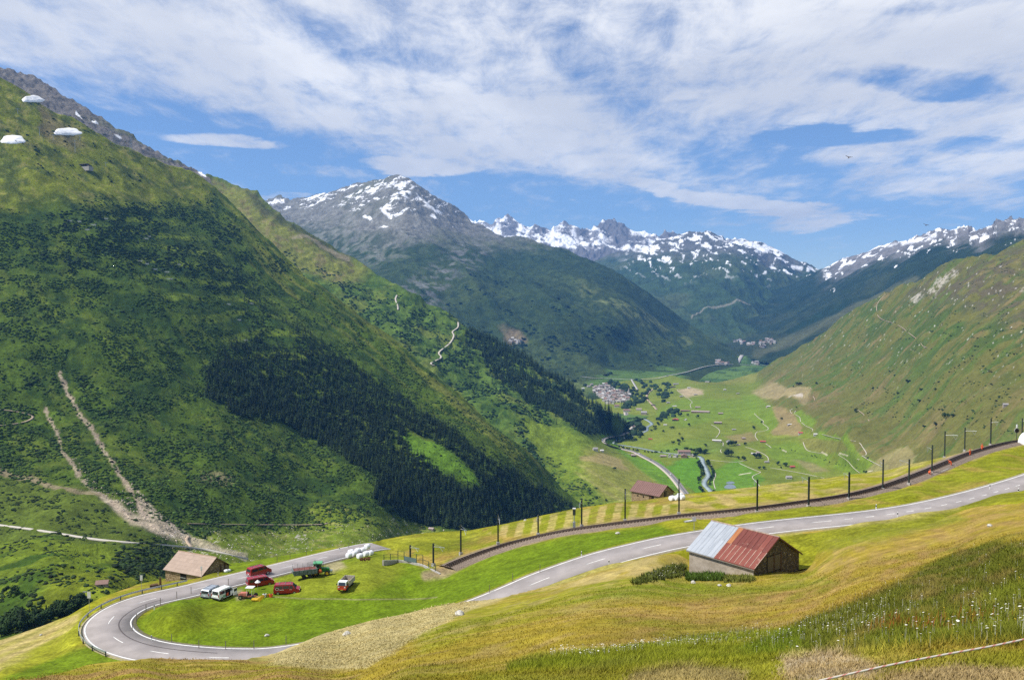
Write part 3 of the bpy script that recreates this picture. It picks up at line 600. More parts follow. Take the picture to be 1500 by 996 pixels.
# ---- the farther valley
W_R = [(820,520),(1000,510),(1060,500),(1100,486),(1150,470),(1210,465),(1300,465)]
W_F = [(820,640),(1000,600),(1300,580)]
W_C = [(900,590,0,-415),(1000,590,0,-412),(1000,560,0,-408),(1050,545,0,-404),(1080,530,0,-398),(1100,520,0,-385),(1120,505,0,-365),(1100,490,8200),(1150,515,0,-380),(1200,520,0,-370),(1060,510,7200),(900,560,0,-410),(1300,480,8000),(1200,470,8800)]
def W_disp(x, y, px, py): return 10*fbm(x/200, y/200, 4, 111)*sm(5000, 7000, y)
def W_col(x, y, z, px, py):
    n1 = fbm(x/250, y/250, 5, 112); n3 = fbm(x/60, y/60, 4, 113); c = np.ones(px.shape+(3,))*np.array((.06,.12,.03))
    c = mixc(c, (.10,.17,.035), sm(-.1, .3, n1)); c = mixc(c, (.02,.045,.015), sm(.1, .4, n3)*.8)
    c = mixc(c, (.11,.2,.03), poly(px, py, [(1090,503),(1120,495),(1135,498),(1105,508)], 3)*.8); c = mixc(c, (.17,.2,.05), poly(px, py, [(1068,505),(1100,508),(1095,515),(1075,514)], 3)*.8)
    c = mixc(c, (.025,.06,.02), poly(px, py, [(1095,518),(1120,520),(1125,530),(1095,532)], 4)*.8)
    return c
W = Layer('far_valley', W_R, W_F, W_C, 2, 90, W_disp, W_col, backdrop=.1); W.mat = ground_mat('far_valley_grass', 15, 90, .25, .5, 4)

# ---- central mountain
M1_R = [(340,330),(380,300),(398,292),(410,288),(416,291),(425,295),(432,292),(440,291),(455,288),(470,286),(485,284),(500,276),(520,271),(540,266),(560,263),(575,258),(585,257),(598,261),(610,270),(622,277),(632,285),(645,291),(660,300),(680,312),(690,325),(705,330),(730,345),(745,348),(760,347),(775,350),(790,357),(810,362),(830,366),(850,377),(880,386),(900,398),(930,417),(960,439),(1000,468),(1040,494),(1063,505),(1072,512),(1078,521),(1082,530),(1086,542)]
M1_F = [(340,420),(500,460),(640,540),(760,605),(840,592),(900,578),(1000,562),(1086,556)]
M1_C = [(400,290,8300),(500,276,8000),(585,257,7600),(640,289,7500),(690,325,7500),(750,348,7300),(880,386,6900),(960,439,6700),(1040,494,6400),(1082,516,6100),(1100,540,0,-402),(900,562,0,-395),(870,565,0,-397),(840,577,0,-404),(800,596,0,-408),(960,552,0,-390),(1000,547,0,-386),(900,585,0,-404),(1000,565,0,-398),(760,600,0,-405),
 (450,370,6700),(600,380,6000),(700,400,5900),(600,450,5000),(700,470,5000),(800,470,5100),(900,480,5300),(700,540,4250),(800,540,4400),(900,540,4750),(1000,530,5400),(800,420,5900),(640,520,4300),(500,440,5600)]
def M1_disp(x, y, px, py):
    dn = (x*.75-y*.66); ac = (x*.66+y*.75)
    hi = sm(420, 300, py); k = sm(-395, -330, (443-py)/1250*y)
    ed = .22+.78*sm(0, 55, py-np.interp(px, [p[0] for p in M1_R], [p[1] for p in M1_R]))
    return k*(75*ed*rfbm(ac/620, dn/1500, 5, 121, .5)+34*ed*fbm(x/300, y/300, 5, 122)+22*hi*rfbm(x/140, y/140, 4, 123, .6)+9*fbm(x/45, y/45, 3, 124))
def M1_col(x, y, z, px, py):
    n1 = fbm(x/400, y/400, 5, 125); n2 = fbm(x/120, y/120, 5, 126); n3 = fbm(x/45, y/45, 4, 127); n4 = fbm(x/18, y/18, 3, 128)
    wx = px+n2*18; wy = py+n2*12
    c = np.ones(px.shape+(3,))*np.array((.036,.058,.016)); c = mixc(c, (.06,.085,.022), sm(-.1, .4, n1+.4*n3)*.8); c = mixc(c, (.014,.028,.010), sm(.05, .35, n3+.4*n2)*.75)
    rk = sm(378, 332, wy+np.maximum(0, px-700)*.02-.10*(px-585)*(px < 585)); c = mixc(c, (.20,.19,.165), rk*.9); c = mixc(c, (.10,.10,.10), rk*sm(0, .35, n3)*.6); c = mixc(c, (.085,.10,.035), rk*sm(.0, .4, n1-.2*n3)*.35)
    cl = poly(wx, wy, [(560,445),(600,410),(700,350),(720,370),(640,440),(600,470)], 14); c = mixc(c, (.15,.15,.14), cl*sm(-.1, .3, n3)*.75)
    cl = poly(wx, wy, [(400,300),(560,290),(640,330),(560,400),(460,370)], 20); c = mixc(c, (.21,.205,.175), cl*sm(-.3, .3, n3)*.5)
    # snow fields stretched along the slope
    s1 = fbm((px+py*1.2)/13+n3, (py+px*.30)/3.4, 5, 129, .6)
    sn = sm(.33, .39, s1+sm(330, 262, py)*.08-.34*sm(285, 350, py)+.12*n2)*sm(362, 330, py)
    sn = sn*(1-.9*poly(px, py, [(600,262),(640,285),(700,330),(760,350),(1100,520),(1100,300),(640,255)], 6))
    sn = np.maximum(sn, poly(px+n3*4, py+n3*4, [(586,270),(607,274),(606,283),(590,300),(575,312),(560,310),(566,300),(580,285)], 2.0)*sm(-.05, .15, n3+.5*s1))
    sn = np.maximum(sn, poly(px+n3*4, py+n3*3, [(575,262),(580,268),(560,280),(520,292),(505,290),(540,276)], 2)*sm(.0, .15, n3+.5*s1))
    sn = np.maximum(sn, poly(px+n3*3, py+n3*3, [(612,288),(632,305),(650,312),(640,314),(618,300)], 1.5)*sm(-.3, .0, n3))
    for q in ([(533,322),(543,321)], [(556,330),(566,333)], [(632,315),(638,320)], [(418,308),(424,304)], [(398,300),(415,296)], [(560,310),(572,318)]):
        sn = np.maximum(sn, line(px+n4*3, py+n4*2, q, 1.3, 1.0))
    # lower pastures
    m = poly(wx, wy, [(860,560),(900,545),(960,540),(1000,540),(1000,560),(900,572),(860,575)], 8); c = mixc(c, (.09,.16,.03), m*.8)
    m = poly(wx, wy, [(760,555),(840,556),(870,566),(860,580),(760,575)], 6); c = mixc(c, (.13,.17,.045), m*.7)
    m = poly(wx, wy, [(735,480),(762,478),(768,490),(745,495)], 5); c = mixc(c, (.17,.13,.08), m*.8)
    m = poly(wx, wy, [(840,410),(860,420),(960,470),(1010,500),(1000,505),(930,475),(850,430)], 5); c = mixc(c, (.13,.15,.05), m*sm(-.2, .3, n3)*.8)
    c = c*(1+.35*n3[..., None])*(1+.25*n4[..., None]); return mixc(c, SNOW, sn)
M1 = Layer('central_mountain', M1_R, M1_F, M1_C, 1.4, 330, M1_disp, M1_col, back=(.02, .06, .15), backdrop=.9); M1.mat = ground_mat('alpine_turf', 12, 70, .3, .9, 6)

# ---- snow range behind
M0_R = [(640,345),(685,322),(700,325),(712,327),(720,330),(728,323),(735,320),(742,316),(750,320),(757,327),(765,331),(775,334),(785,332),(792,335),(800,333),(808,336),(815,333),(822,328),(828,326),(834,331),(842,332),(850,337),(858,334),(866,335),(872,331),(880,326),(890,325),(900,321),(908,326),(916,332),(925,338),(935,341),(945,342),(955,345),(965,344),(975,340),(985,342),(995,345),(1010,350),(1040,352),(1080,352),(1110,354),(1150,380)]
M0_F = [(640,400),(850,440),(1150,440)]
M0_C = [(740,318,13500),(900,321,13500),(1000,345,13000),(700,380,11500),(850,400,11200),(950,400,11200),(1150,400,11500),(640,345,13500)]
def M0_disp(x, y, px, py):
    return 95*rfbm(x/520, y/900, 5, 131, .55)*sm(12800, 12300, y)+55*rfbm(x/150, y/300, 4, 132, .6)
def M0_col(x, y, z, px, py):
    n2 = fbm(x/420, y/900, 5, 133); n3 = fbm(x/90+z/60, y/140, 4, 134); rr = rfbm(x/200+z/300, y/500+z/200, 4, 135, .6)
    c = np.ones(px.shape+(3,))*np.array(SNOW)
    rock = np.zeros(px.shape)
    for q in ([(728,322),(742,314),(757,326),(762,345),(748,350),(735,340)], [(815,332),(828,324),(840,332),(838,345),(822,345)], [(775,332),(800,332),(805,345),(785,345)], [(840,332),(862,333),(858,350),(845,352)],
              [(872,330),(898,319),(925,336),(925,352),(905,365),(890,352),(880,342)], [(960,340),(990,342),(990,352),(965,352)], [(928,345),(945,350),(940,365),(925,362)], [(845,370),(900,372),(880,400),(845,395)]):
        rock = np.maximum(rock, poly(px+n3*5, py+n3*5, q, 3))
    rock = rock*sm(-.5, -.1, rr+.25*n3)+sm(.22, .4, rr+.3*n3)*.9
    return mixc(c, (.15,.145,.15), np.clip(rock, 0, 1))
M0 = Layer('snow_range', M0_R, M0_F, M0_C, 1.0, 130, M0_disp, M0_col, back=(.02, .05), backdrop=1); M0.mat = ground_mat('snow_rock', 25, 120, .1, .5, 12)

# ---- broad mountain at the head of the valley
M2_R = [(820,400),(870,384),(890,376),(905,372),(925,369),(945,362),(960,358),(980,353),(1000,346),(1020,344),(1045,343),(1060,347),(1072,353),(1085,352),(1105,353),(1120,356),(1133,362),(1145,370),(1158,378),(1172,386),(1185,391),(1198,394),(1215,396),(1260,400),(1330,410)]
M2_F = [(820,470),(950,520),(1100,530),(1330,500)]
M2_C = [(870,384,11500),(1000,346,11300),(1050,343,11200),(1140,366,11000),(1198,394,10800),(1330,410,10800),(870,440,8600),(1000,400,9400),(1000,450,8200),(1100,400,9300),(1100,450,8200),(1050,500,7400),(950,510,7400),(1150,480,7900),(1330,480,8200)]
def M2_disp(x, y, px, py):
    return 60*rfbm(x/500, y/1300, 5, 141, .55)+60*fbm(x/400, y/400, 5, 142)*sm(11100, 10300, y)+18*rfbm(x/110, y/160, 3, 143)
def M2_col(x, y, z, px, py):
    n1 = fbm(x/500, y/500, 5, 144); n2 = fbm(x/150, y/200, 5, 145); n3 = fbm(x/55, y/70, 4, 146)
    c = np.ones(px.shape+(3,))*np.array((.04,.068,.022)); c = mixc(c, (.07,.09,.032), sm(-.2, .3, n1)*.8); c = mixc(c, (.03,.05,.02), sm(0, .35, n2)*.7)
    rk = sm(392, 366, py+8*n2-(px > 1110)*12); c = mixc(c, (.13,.125,.12), rk*.85)
    s1 = fbm((px+py*.5)/9+n2, (py-px*.28)/3.4, 4, 147); k = sm(398, 352, py-8*sm(1090, 1160, px)); sn = sm(.02, .12, s1+k*.42-.36)*sm(418, 395, py)*sm(900, 950, px)
    sn = np.maximum(sn, poly(px+n2*5, py+n2*4, [(1060,350),(1085,350),(1120,356),(1145,370),(1120,372),(1100,362),(1075,362)], 3)*sm(-.25, .1, n2+.4*s1))
    for q in ([(1148,395),(1158,402)], [(1160,388),(1175,394)]):
        sn = np.maximum(sn, line(px, py, q, .8, 1.2)*.9)
    c = c*(1+.3*n3[..., None]); c = mixc(c, (.3,.27,.22), line(px+n2*4, py, [(1010,468),(1030,455),(1080,448),(1100,452)], .5, .8)*.6)
    return mixc(c, SNOW, sn)
M2 = Layer('valley_head_mountain', M2_R, M2_F, M2_C, 1.1, 170, M2_disp, M2_col, back=(.02, .05), backdrop=1); M2.mat = ground_mat('far_turf', 25, 120, .25, .8, 10)

# ---- right-hand range
M3_R = [(960,470),(1000,462),(1040,449),(1080,440),(1110,433),(1150,421),(1180,405),(1197,397),(1212,390),(1228,383),(1245,376),(1262,370),(1275,366),(1290,361),(1305,358),(1318,356),(1330,353),(1345,346),(1360,341),(1372,338),(1384,336),(1392,340),(1400,338),(1408,334),(1418,332),(1428,338),(1437,341),(1448,333),(1460,325),(1468,324),(1480,322),(1487,324),(1500,324),(1530,315),(1560,318),(1850,260)]
M3_F = [(960,500),(1050,520),(1100,528),(1200,545),(1300,520),(1560,460),(1850,420)]
M3_C = [(1000,462,9000),(1080,440,9100),(1197,397,9200),(1300,360,8400),(1400,338,7600),(1500,324,7000),(1560,318,6900),(1100,490,7300),(1060,480,7900),(1150,500,6400),(1200,450,7300),(1200,500,5700),(1300,420,6400),(1300,470,5000),(1400,390,5400),(1500,370,4600),(1050,515,6800),(1120,520,5900),(1200,540,4900),(1560,400,4200),(1300,510,4300)]
def M3_disp(x, y, px, py):
    dn = (-x*.8-y*.6); ac = (-x*.6+y*.8); hi = sm(375, 345, py)
    ed = .35+.65*sm(0, 45, py-np.interp(px, M3_R_x, M3_R_y))
    return 55*ed*rfbm(ac/420, dn/1100, 5, 151, .5)*(1-.5*hi)+24*fbm(x/220, y/220, 5, 152)+hi*34*rfbm(x/90, y/130, 4, 153, .6)
def M3_col(x, y, z, px, py):
    n1 = fbm(x/350, y/350, 5, 154); n2 = fbm(x/110, y/110, 5, 155); n3 = fbm(x/40, y/40, 4, 156)
    c = np.ones(px.shape+(3,))*np.array((.02,.036,.014)); c = mixc(c, (.036,.05,.02), sm(-.1, .3, n1+.3*n3)*.8); c = mixc(c, (.014,.028,.012), sm(.05, .35, n2)*.7)  # turf colours kept very low: cloud shadow over this range is painted in
    ln = np.interp(px, M3_R_x, M3_R_y); rk = 1-sm(12, 34, py-ln+10*n2); rk = rk*sm(1190, 1230, px); c = mixc(c, (.19,.18,.18), rk*.9)
    s1 = fbm((px-py*.8)/10+n2, (py+px*.4)/4.0, 4, 157); sn = sm(.20, .27, s1+.11-.013*(py-ln)+.15*n2)*sm(1200, 1215, px)*(py-ln < 40)
    sn = np.maximum(sn, poly(px+n2*4, py+n2*3, [(1290,365),(1330,357),(1372,345),(1370,354),(1320,362)], 3)*sm(-.3, .05, n2+.3*s1))
    sn = sn*(1-.8*poly(px, py, [(1432,342),(1462,322),(1510,318),(1510,340),(1450,350)], 3)*sm(-.3, .2, n3))
    m = poly(px+n2*8, py+n2*5, [(1150,490),(1240,445),(1245,452),(1200,480),(1170,498)], 6); c = mixc(c, (.012,.03,.012), m*.9)
    m = line(px, py, [(1110,520),(1160,500),(1230,470),(1290,440),(1340,415)], 3, 8); c = mixc(c, (.10,.105,.05), m*.7)
    for q in ([(1012,462),(1030,455),(1048,452)], [(1015,476),(1050,487)], [(1018,463),(1022,470),(1035,478)]): c = mixc(c, (.35,.3,.25), line(px, py, q, .6, .8)*.8)
    c = c*(1+.3*n3[..., None]); return mixc(c, SNOW, sn)
M3_R_x = [p[0] for p in M3_R]; M3_R_y = [p[1] for p in M3_R]
M3 = Layer('right_range', M3_R, M3_F, M3_C, 1.2, 210, M3_disp, M3_col, back=(.02, .06), backdrop=.9); M3.mat = ground_mat('cloud_shaded_turf', 15, 80, .28, .9, 7)

for l in (A2, A1, C, E, D, V, W, M1, M0, M2, M3): l.build()
# one wide ground sheet below everything
struct(mesh_np('ground', [(-30000,-4000,-470),(30000,-4000,-470),(30000,30000,-470),(-30000,30000,-470)], quads=[[0,1,2,3]], material=mat('ground_turf', (.06,.09,.02), .95, var=.3, scale=.01)))
# slope the photographer stands on
gx = np.linspace(-60, 60, 60); gy = np.linspace(-60, 12, 50); GX, GY = np.meshgrid(gx, gy)
GZ = np.minimum(-1.7-(GY+4)*.42, 25)-2.2*sm(0, 12, GY)-.03*GX+.15*fbm(GX/4, GY/4, 3, 9)
struct(mesh_np('lookout_slope', np.stack([GX, GY, GZ], -1).reshape(-1, 3), quads=grid_faces(60, 50), material=A1.mat, col=np.ones((3000, 3))*np.array((.17,.19,.02)), smooth=True))

# ---- air
HZ = bpy.data.materials.new('air'); HZ.use_nodes = True; t = HZ.node_tree
for n in list(t.nodes): t.nodes.remove(n)
pv = t.nodes.new('ShaderNodeVolumePrincipled'); pv.inputs['Color'].default_value = (.13, .42, 1, 1); pv.inputs['Density'].default_value = HAZE_D = 4.3e-5; pv.inputs['Anisotropy'].default_value = .15
om = t.nodes.new('ShaderNodeOutputMaterial'); t.links.new(pv.outputs[0], om.inputs['Volume'])
x0, x1, y0, y1, z0, z1 = -12000, 12000, -500, 16500, -471, 1750
hz = mesh_np('haze', [(x0,y0,z0),(x1,y0,z0),(x1,y1,z0),(x0,y1,z0),(x0,y0,z1),(x1,y0,z1),(x1,y1,z1),(x0,y1,z1)], quads=[[3,2,1,0],[4,5,6,7],[0,1,5,4],[1,2,6,5],[2,3,7,6],[3,0,4,7]], material=HZ)
tag(hz, kind='stuff')
hz['label'] = 'pale blue air between the camera and the far mountains'
# ================================================================== BUILDERS
def top_at(o, loc, rz=0.0):
    o.location = loc; o.rotation_euler = (0, 0, rz); return o
def thing(name, label, cat, loc=(0, 0, 0), rz=0.0, group=None):
    o = bpy.data.objects.new(name, None); o.empty_display_size = .5; COL.objects.link(o); top_at(o, loc, rz)
    return tag(o, label, cat, group)
def copy_tree(o, parent=None):
    c = o.copy(); COL.objects.link(c); c.parent = parent
    for ch in list(o.children): copy_tree(ch, c)
    return c
class MB:
    def __init__(s): s.v = []; s.f = []; s.fm = []; s.m = 0
    def add(s, v, f):
        k = len(s.v); s.v += [tuple(p) for p in v]; s.f += [tuple(k+i for i in q) for q in f]; s.fm += [s.m]*len(f); return s
    def box(s, x0, x1, y0, y1, z0, z1):
        return s.add([(x0,y0,z0),(x1,y0,z0),(x1,y1,z0),(x0,y1,z0),(x0,y0,z1),(x1,y0,z1),(x1,y1,z1),(x0,y1,z1)], [(3,2,1,0),(4,5,6,7),(0,1,5,4),(1,2,6,5),(2,3,7,6),(3,0,4,7)])
    def hexa(s, p): return s.add(p, [(3,2,1,0),(4,5,6,7),(0,1,5,4),(1,2,6,5),(2,3,7,6),(3,0,4,7)])
    def slab(s, a, b, c, d, th):          # quad with thickness along its normal
        a, b, c, d = [Vector(p) for p in (a, b, c, d)]; n = (b-a).cross(d-a).normalized()*th
        return s.hexa([a, b, c, d, a+n, b+n, c+n, d+n])
    def tube(s, a, b, r, n=6, r2=None):
        a = Vector(a); b = Vector(b); r2 = r if r2 is None else r2; d = (b-a).normalized(); u = d.orthogonal().normalized(); w = d.cross(u); v = []
        for c, rr in ((a, r), (b, r2)):
            for k in range(n): t = 2*math.pi*k/n; v.append(c+u*math.cos(t)*rr+w*math.sin(t)*rr)
        return s.add(v, [(k, (k+1) % n, n+(k+1) % n, n+k) for k in range(n)]+[tuple(range(n))[::-1], tuple(range(n, 2*n))])
    def wheel(s, x, y, z, r, w, n=14): return s.tube((x, y-w/2, z), (x, y+w/2, z), r, n)
    def prism(s, prof, y0, y1, f=None):   # profile (x,z) pushed along y; f(x,z)->y scale
        n = len(prof); f = f or (lambda x, z: 1); v = [(x, y0*f(x, z), z) for x, z in prof]+[(x, y1*f(x, z), z) for x, z in prof]
        return s.add(v, [tuple(range(n)), tuple(range(2*n-1, n-1, -1))]+[(k, n+k, n+(k+1) % n, (k+1) % n) for k in range(n)])
    def blob(s, c, r, sub=2, squash=(1, 1, 1), nz=.15, seed=0):
        bm = bmesh.new(); bmesh.ops.create_icosphere(bm, subdivisions=sub, radius=1); rr = random.Random(seed)
        ph = [rr.uniform(0, 6) for _ in range(4)]
        v = []
        for p in bm.verts:
            q = p.co; k = 1+nz*(math.sin(q.x*3+ph[0])*math.sin(q.y*3.3+ph[1])+.6*math.sin(q.z*5+ph[2]+q.x*4))
            v.append((c[0]+q.x*r*squash[0]*k, c[1]+q.y*r*squash[1]*k, c[2]+q.z*r*squash[2]*k))
        f = [tuple(x.index for x in g.verts) for g in bm.faces]; bm.free(); return s.add(v, f)
    def build(s, name, mats, parent=None, bevel=0, smooth=False, loc=None):
        me = bpy.data.meshes.new(name); me.from_pydata(s.v, [], s.f)
        if not isinstance(mats, (list, tuple)): mats = [mats]
        for m in mats: me.materials.append(m)
        if len(mats) > 1: me.polygons.foreach_set('material_index', s.fm)
        bm = bmesh.new(); bm.from_mesh(me); bmesh.ops.recalc_face_normals(bm, faces=bm.faces[:])
        if bevel: bmesh.ops.bevel(bm, geom=bm.edges[:], offset=bevel, segments=2, affect='EDGES', profile=.6)
        bm.to_mesh(me); bm.free()
        if smooth: me.polygons.foreach_set('use_smooth', [True]*len(me.polygons))
        o = link(bpy.data.objects.new(name, me), parent)
        if loc is not None: o.location = loc
        return o
import bmesh
def brick(name, c1, c2, mortar, scale=3.0, rowh=.25, w=.5, bump=.6, wood=False):
    """rough stone masonry"""
    if name in MATS: return MATS[name]
    m, t, b = mat_new(name); MATS[name] = m; nd = t.nodes; lk = t.links
    tc = nd.new('ShaderNodeTexCoord'); mp = nd.new('ShaderNodeMapping'); mp.inputs['Scale'].default_value = (1, 1, 1.8)
    lk.new(tc.outputs['Object'], mp.inputs[0])
    vo = nd.new('ShaderNodeTexVoronoi'); vo.inputs['Scale'].default_value = scale; lk.new(mp.outputs[0], vo.inputs['Vector'])
    ve = nd.new('ShaderNodeTexVoronoi'); ve.feature = 'DISTANCE_TO_EDGE'; ve.inputs['Scale'].default_value = scale; lk.new(mp.outputs[0], ve.inputs['Vector'])
    sp = nd.new('ShaderNodeSeparateColor'); lk.new(vo.outputs['Color'], sp.inputs[0])
    x = nd.new('ShaderNodeMix'); x.data_type = 'RGBA'; lk.new(sp.outputs[0], x.inputs[0]); x.inputs[6].default_value = (*c1, 1); x.inputs[7].default_value = (*c2, 1)
    r = nd.new('ShaderNodeMapRange'); r.inputs[1].default_value = .0; r.inputs[2].default_value = .09; lk.new(ve.outputs['Distance'], r.inputs[0])
    y = nd.new('ShaderNodeMix'); y.data_type = 'RGBA'; lk.new(r.outputs[0], y.inputs[0]); y.inputs[6].default_value = (*mortar, 1); lk.new(x.outputs[2], y.inputs[7])
    lk.new(y.outputs[2], b.inputs['Base Color']); b.inputs['Roughness'].default_value = .9; b.inputs['Specular IOR Level'].default_value = .15
    bp = nd.new('ShaderNodeBump'); bp.inputs['Strength'].default_value = bump; bp.inputs['Distance'].default_value = .12; lk.new(r.outputs[0], bp.inputs['Height']); lk.new(bp.outputs[0], b.inputs['Normal'])
    return m
def m_(n): return MATS[n]
mat('white_paint', (.75,.75,.73), .5, var=.06); mat('road_paint', (.72,.71,.68), .7, var=.12, scale=2)
mat('steel', (.42,.44,.46), .42, .8, var=.12); mat('dark_metal', (.06,.075,.07), .5, .4, var=.2); mat('galv', (.40,.43,.44), .5, .5, var=.15)
mat('rubber', (.02,.02,.02), .8, var=.2); mat('glass_dark', (.025,.03,.035), .08, var=.1, spec=.8); mat('rim', (.45,.45,.45), .35, .8)
mat('red_paint', (.30,.008,.014), .25, var=.08, spec=.6); mat('red_lamp', (.4,.01,.01), .3); mat('lamp_glass', (.7,.7,.65), .2)
mat('silver_paint', (.42,.46,.50), .3, .3, var=.05); mat('van_white', (.78,.80,.78), .3, var=.04)
mat('black_trim', (.015,.015,.016), .5); mat('green_paint', (.03,.20,.035), .3, var=.1); mat('dark_green', (.02,.06,.025), .5); mat('yellow_paint', (.55,.36,.02), .4, var=.15); mat('orange_paint', (.55,.12,.03), .45, var=.2)
mat('grey_wood', (.22,.19,.15), .85, var=.3, scale=6, stretch=(1,1,.2)); mat('brown_wood', (.10,.055,.03), .8, var=.35, scale=5); mat('dark_opening', (.012,.010,.009), .9)
mat('concrete', (.38,.36,.33), .85, var=.2, scale=2, bump=.2); mat('bale_wrap', (.80,.81,.83), .35, var=.05, scale=4, bump=.25, spec=.5)
mat('hi_vis', (.75,.11,.03), .7, var=.1); mat('skin', (.45,.25,.17), .6); mat('boulder', (.45,.43,.38), .9, var=.3, scale=3, bump=.5)
mat('asphalt', (.30,.272,.262), .85, var=.13, scale=.35, bump=.1, spec=.2)
mat('ballast', (.20,.155,.12), .95, var=.45, scale=5, bump=.9); mat('rust_rail', (.055,.038,.03), .55, .5, var=.3); mat('sleeper', (.09,.065,.05), .9, var=.3)
mat('gravel_path', (.52,.47,.39), .95, var=.2, scale=.5); mat('brown_path', (.40,.31,.22), .95, var=.2, scale=.5)
mat('river_water', (.30,.36,.34), .18, var=.25, scale=.12, spec=.5); mat('pond_water', (.16,.19,.18), .08, var=.1, spec=.6)
def clampx(v, a, b): return max(a, min(b, v))
LAY = [A1, A2, C, D, V, W, M1, M2, M3]
def pick(px, py, layers):
    best = None
    for l in layers:
        if not (l.ridge[0, 0] <= px <= l.ridge[-1, 0]): continue
        r = np.interp(px, l.ridge[:, 0], l.ridge[:, 1]); f = np.interp(px, l.foot[:, 0], l.foot[:, 1])
        if r-2 <= py <= f+1:
            p = l.at(px, py)
            if best is None or p.y < best.y: best = p
    return best if best is not None else layers[0].at(px, py)
VAL = [V, D, M1, W]

# ================================================================== ROAD
ROAD = ROAD3
seg = np.r_[0, np.cumsum(np.linalg.norm(np.diff(ROAD[:, :2], axis=0), axis=1))]
def road_at(s): return np.array([np.interp(s, seg, ROAD[:, k]) for k in range(3)])
ss = np.arange(0, seg[-1], 1.0); RD = np.stack([road_at(s) for s in ss])
rd = struct(ribbon('road', RD, 3.55, m_('asphalt'), lift=.0, thick=.5))
ribbon('gravel_verge', RD[:-14], 4.05, mat('verge_gravel', (.34,.29,.21), .95, var=.35, scale=2.5, col2=(.24,.22,.07)), lift=-.055, thick=.3, parent=rd)
e1 = ribbon('edge_line', RD, .11, m_('road_paint'), lift=.012, thick=.03, parent=rd, off=3.25)
e2 = ribbon('edge_line', RD, .11, m_('road_paint'), lift=.012, thick=.03, parent=rd, off=-3.25)
dist_r = ss
k = 5.0
while k < seg[-1]-5:
    close = k < 62
    ln, gp = (1.6, 1.9) if close else (3.4, 6.0)
    q = np.stack([road_at(s) for s in np.linspace(k, k+ln, 5)]); ribbon('centre_dash', q, .07, m_('road_paint'), lift=.014, thick=.03, parent=rd); k += ln+gp
# rubber mark left on the bend
ctr_h = np.array(A2.at(300, 905))
sk = [i for i in range(len(RD)) if 0 < i and RD[i][0] < A2.at(330, 950).x and RD[i][1] < A2.at(230, 876).y and RD[i][1] < 150]
def nrm(i):
    t = RD[min(i+1, len(RD)-1)]-RD[max(i-1, 0)]; n = np.array([-t[1], t[0], 0]); return n/np.linalg.norm(n)
out_sign = 1 if np.dot(nrm(sk[len(sk)//2]), RD[sk[len(sk)//2]]-ctr_h) > 0 else -1
ribbon('tyre_mark', RD[sk], .10, mat('tyre_mark', (.10,.085,.085), .8), lift=.010, thick=.02, parent=rd, off=-out_sign*1.5)
# shoulder of gravel under the near edge
# ================================================================== RAILWAY
sT = np.r_[0, np.cumsum(np.linalg.norm(np.diff(TRK3[:, :2], axis=0), axis=1))]
uT = np.arange(6, sT[-1]-1, .6); TR = np.stack([np.interp(uT, sT, TRK3[:, k]) for k in range(3)], 1)
trk = thing('railway_track', 'single narrow gauge track on brown ballast curving through the meadow', 'railway track')
def rel(o): return o
cb = TR[::3]
# ballast bed with sloping shoulders
def bed(name, c, wt, wb, h, material, parent):
    t = np.gradient(c[:, :2], axis=0); t /= np.linalg.norm(t, axis=1)[:, None]; n = np.c_[-t[:, 1], t[:, 0]]; m = len(c); rows = []
    for off, z in ((wb, -.35), (wt, h), (-wt, h), (-wb, -.35)): rows.append(np.c_[c[:, :2]+n*off, c[:, 2]+z])
    Vv = np.concatenate(rows); i = np.arange(m-1); Q = [np.stack([k*m+i, k*m+i+1, (k+1)*m+i+1, (k+1)*m+i], 1) for k in range(3)]
    return mesh_np(name, Vv, quads=np.concatenate(Q), material=material, parent=parent)
bed('ballast', cb, 1.5, 2.9, .25, m_('ballast'), trk)
for off in (-.52, .52): ribbon('rail', TR, .045, m_('rust_rail'), lift=.53, thick=.16, parent=trk, off=off)
ribbon('rack_rail', TR, .05, m_('rust_rail'), lift=.52, thick=.14, parent=trk)
mb = MB()
for i in range(0, len(TR)-1):
    t = TR[i+1]-TR[i]; t[2] = 0; t /= np.linalg.norm(t); n = np.array([-t[1], t[0], 0]); c = TR[i]+[0, 0, .26]
    a, b, d, e = c-n*.9-t*.13, c+n*.9-t*.13, c+n*.9+t*.13, c-n*.9+t*.13; up = np.array([0, 0, .12]); mb.hexa([a, b, d, e, a+up, b+up, d+up, e+up])
tag(mb.build('sleepers', m_('sleeper'), trk), kind='stuff')
trough = ribbon('cable_trough', smooth_line(A2.P(np.linspace(1364, 1404, 12), np.linspace(694, 677.5, 12))), .28, mat('trough', (.62,.60,.56), .8), lift=.2, thick=.6)
tag(trough, 'pale concrete cable trough beside the track where the workers stand', 'cable trough')
for (a, b, w) in (((889, 770.5), (906, 767.5), .7), ((1003, 769), (1018, 767), .5)):
    q = A2.P(np.linspace(a[0], b[0], 6), np.linspace(a[1], b[1], 6)); o = ribbon('concrete_slab', q, w*.5, m_('trough'), lift=.2, thick=.5)
    tag(o, 'pale flat concrete slab lying just behind the track near the mown strip' if w > .6 else 'thin pale slab in the grass between road and track', 'slab')

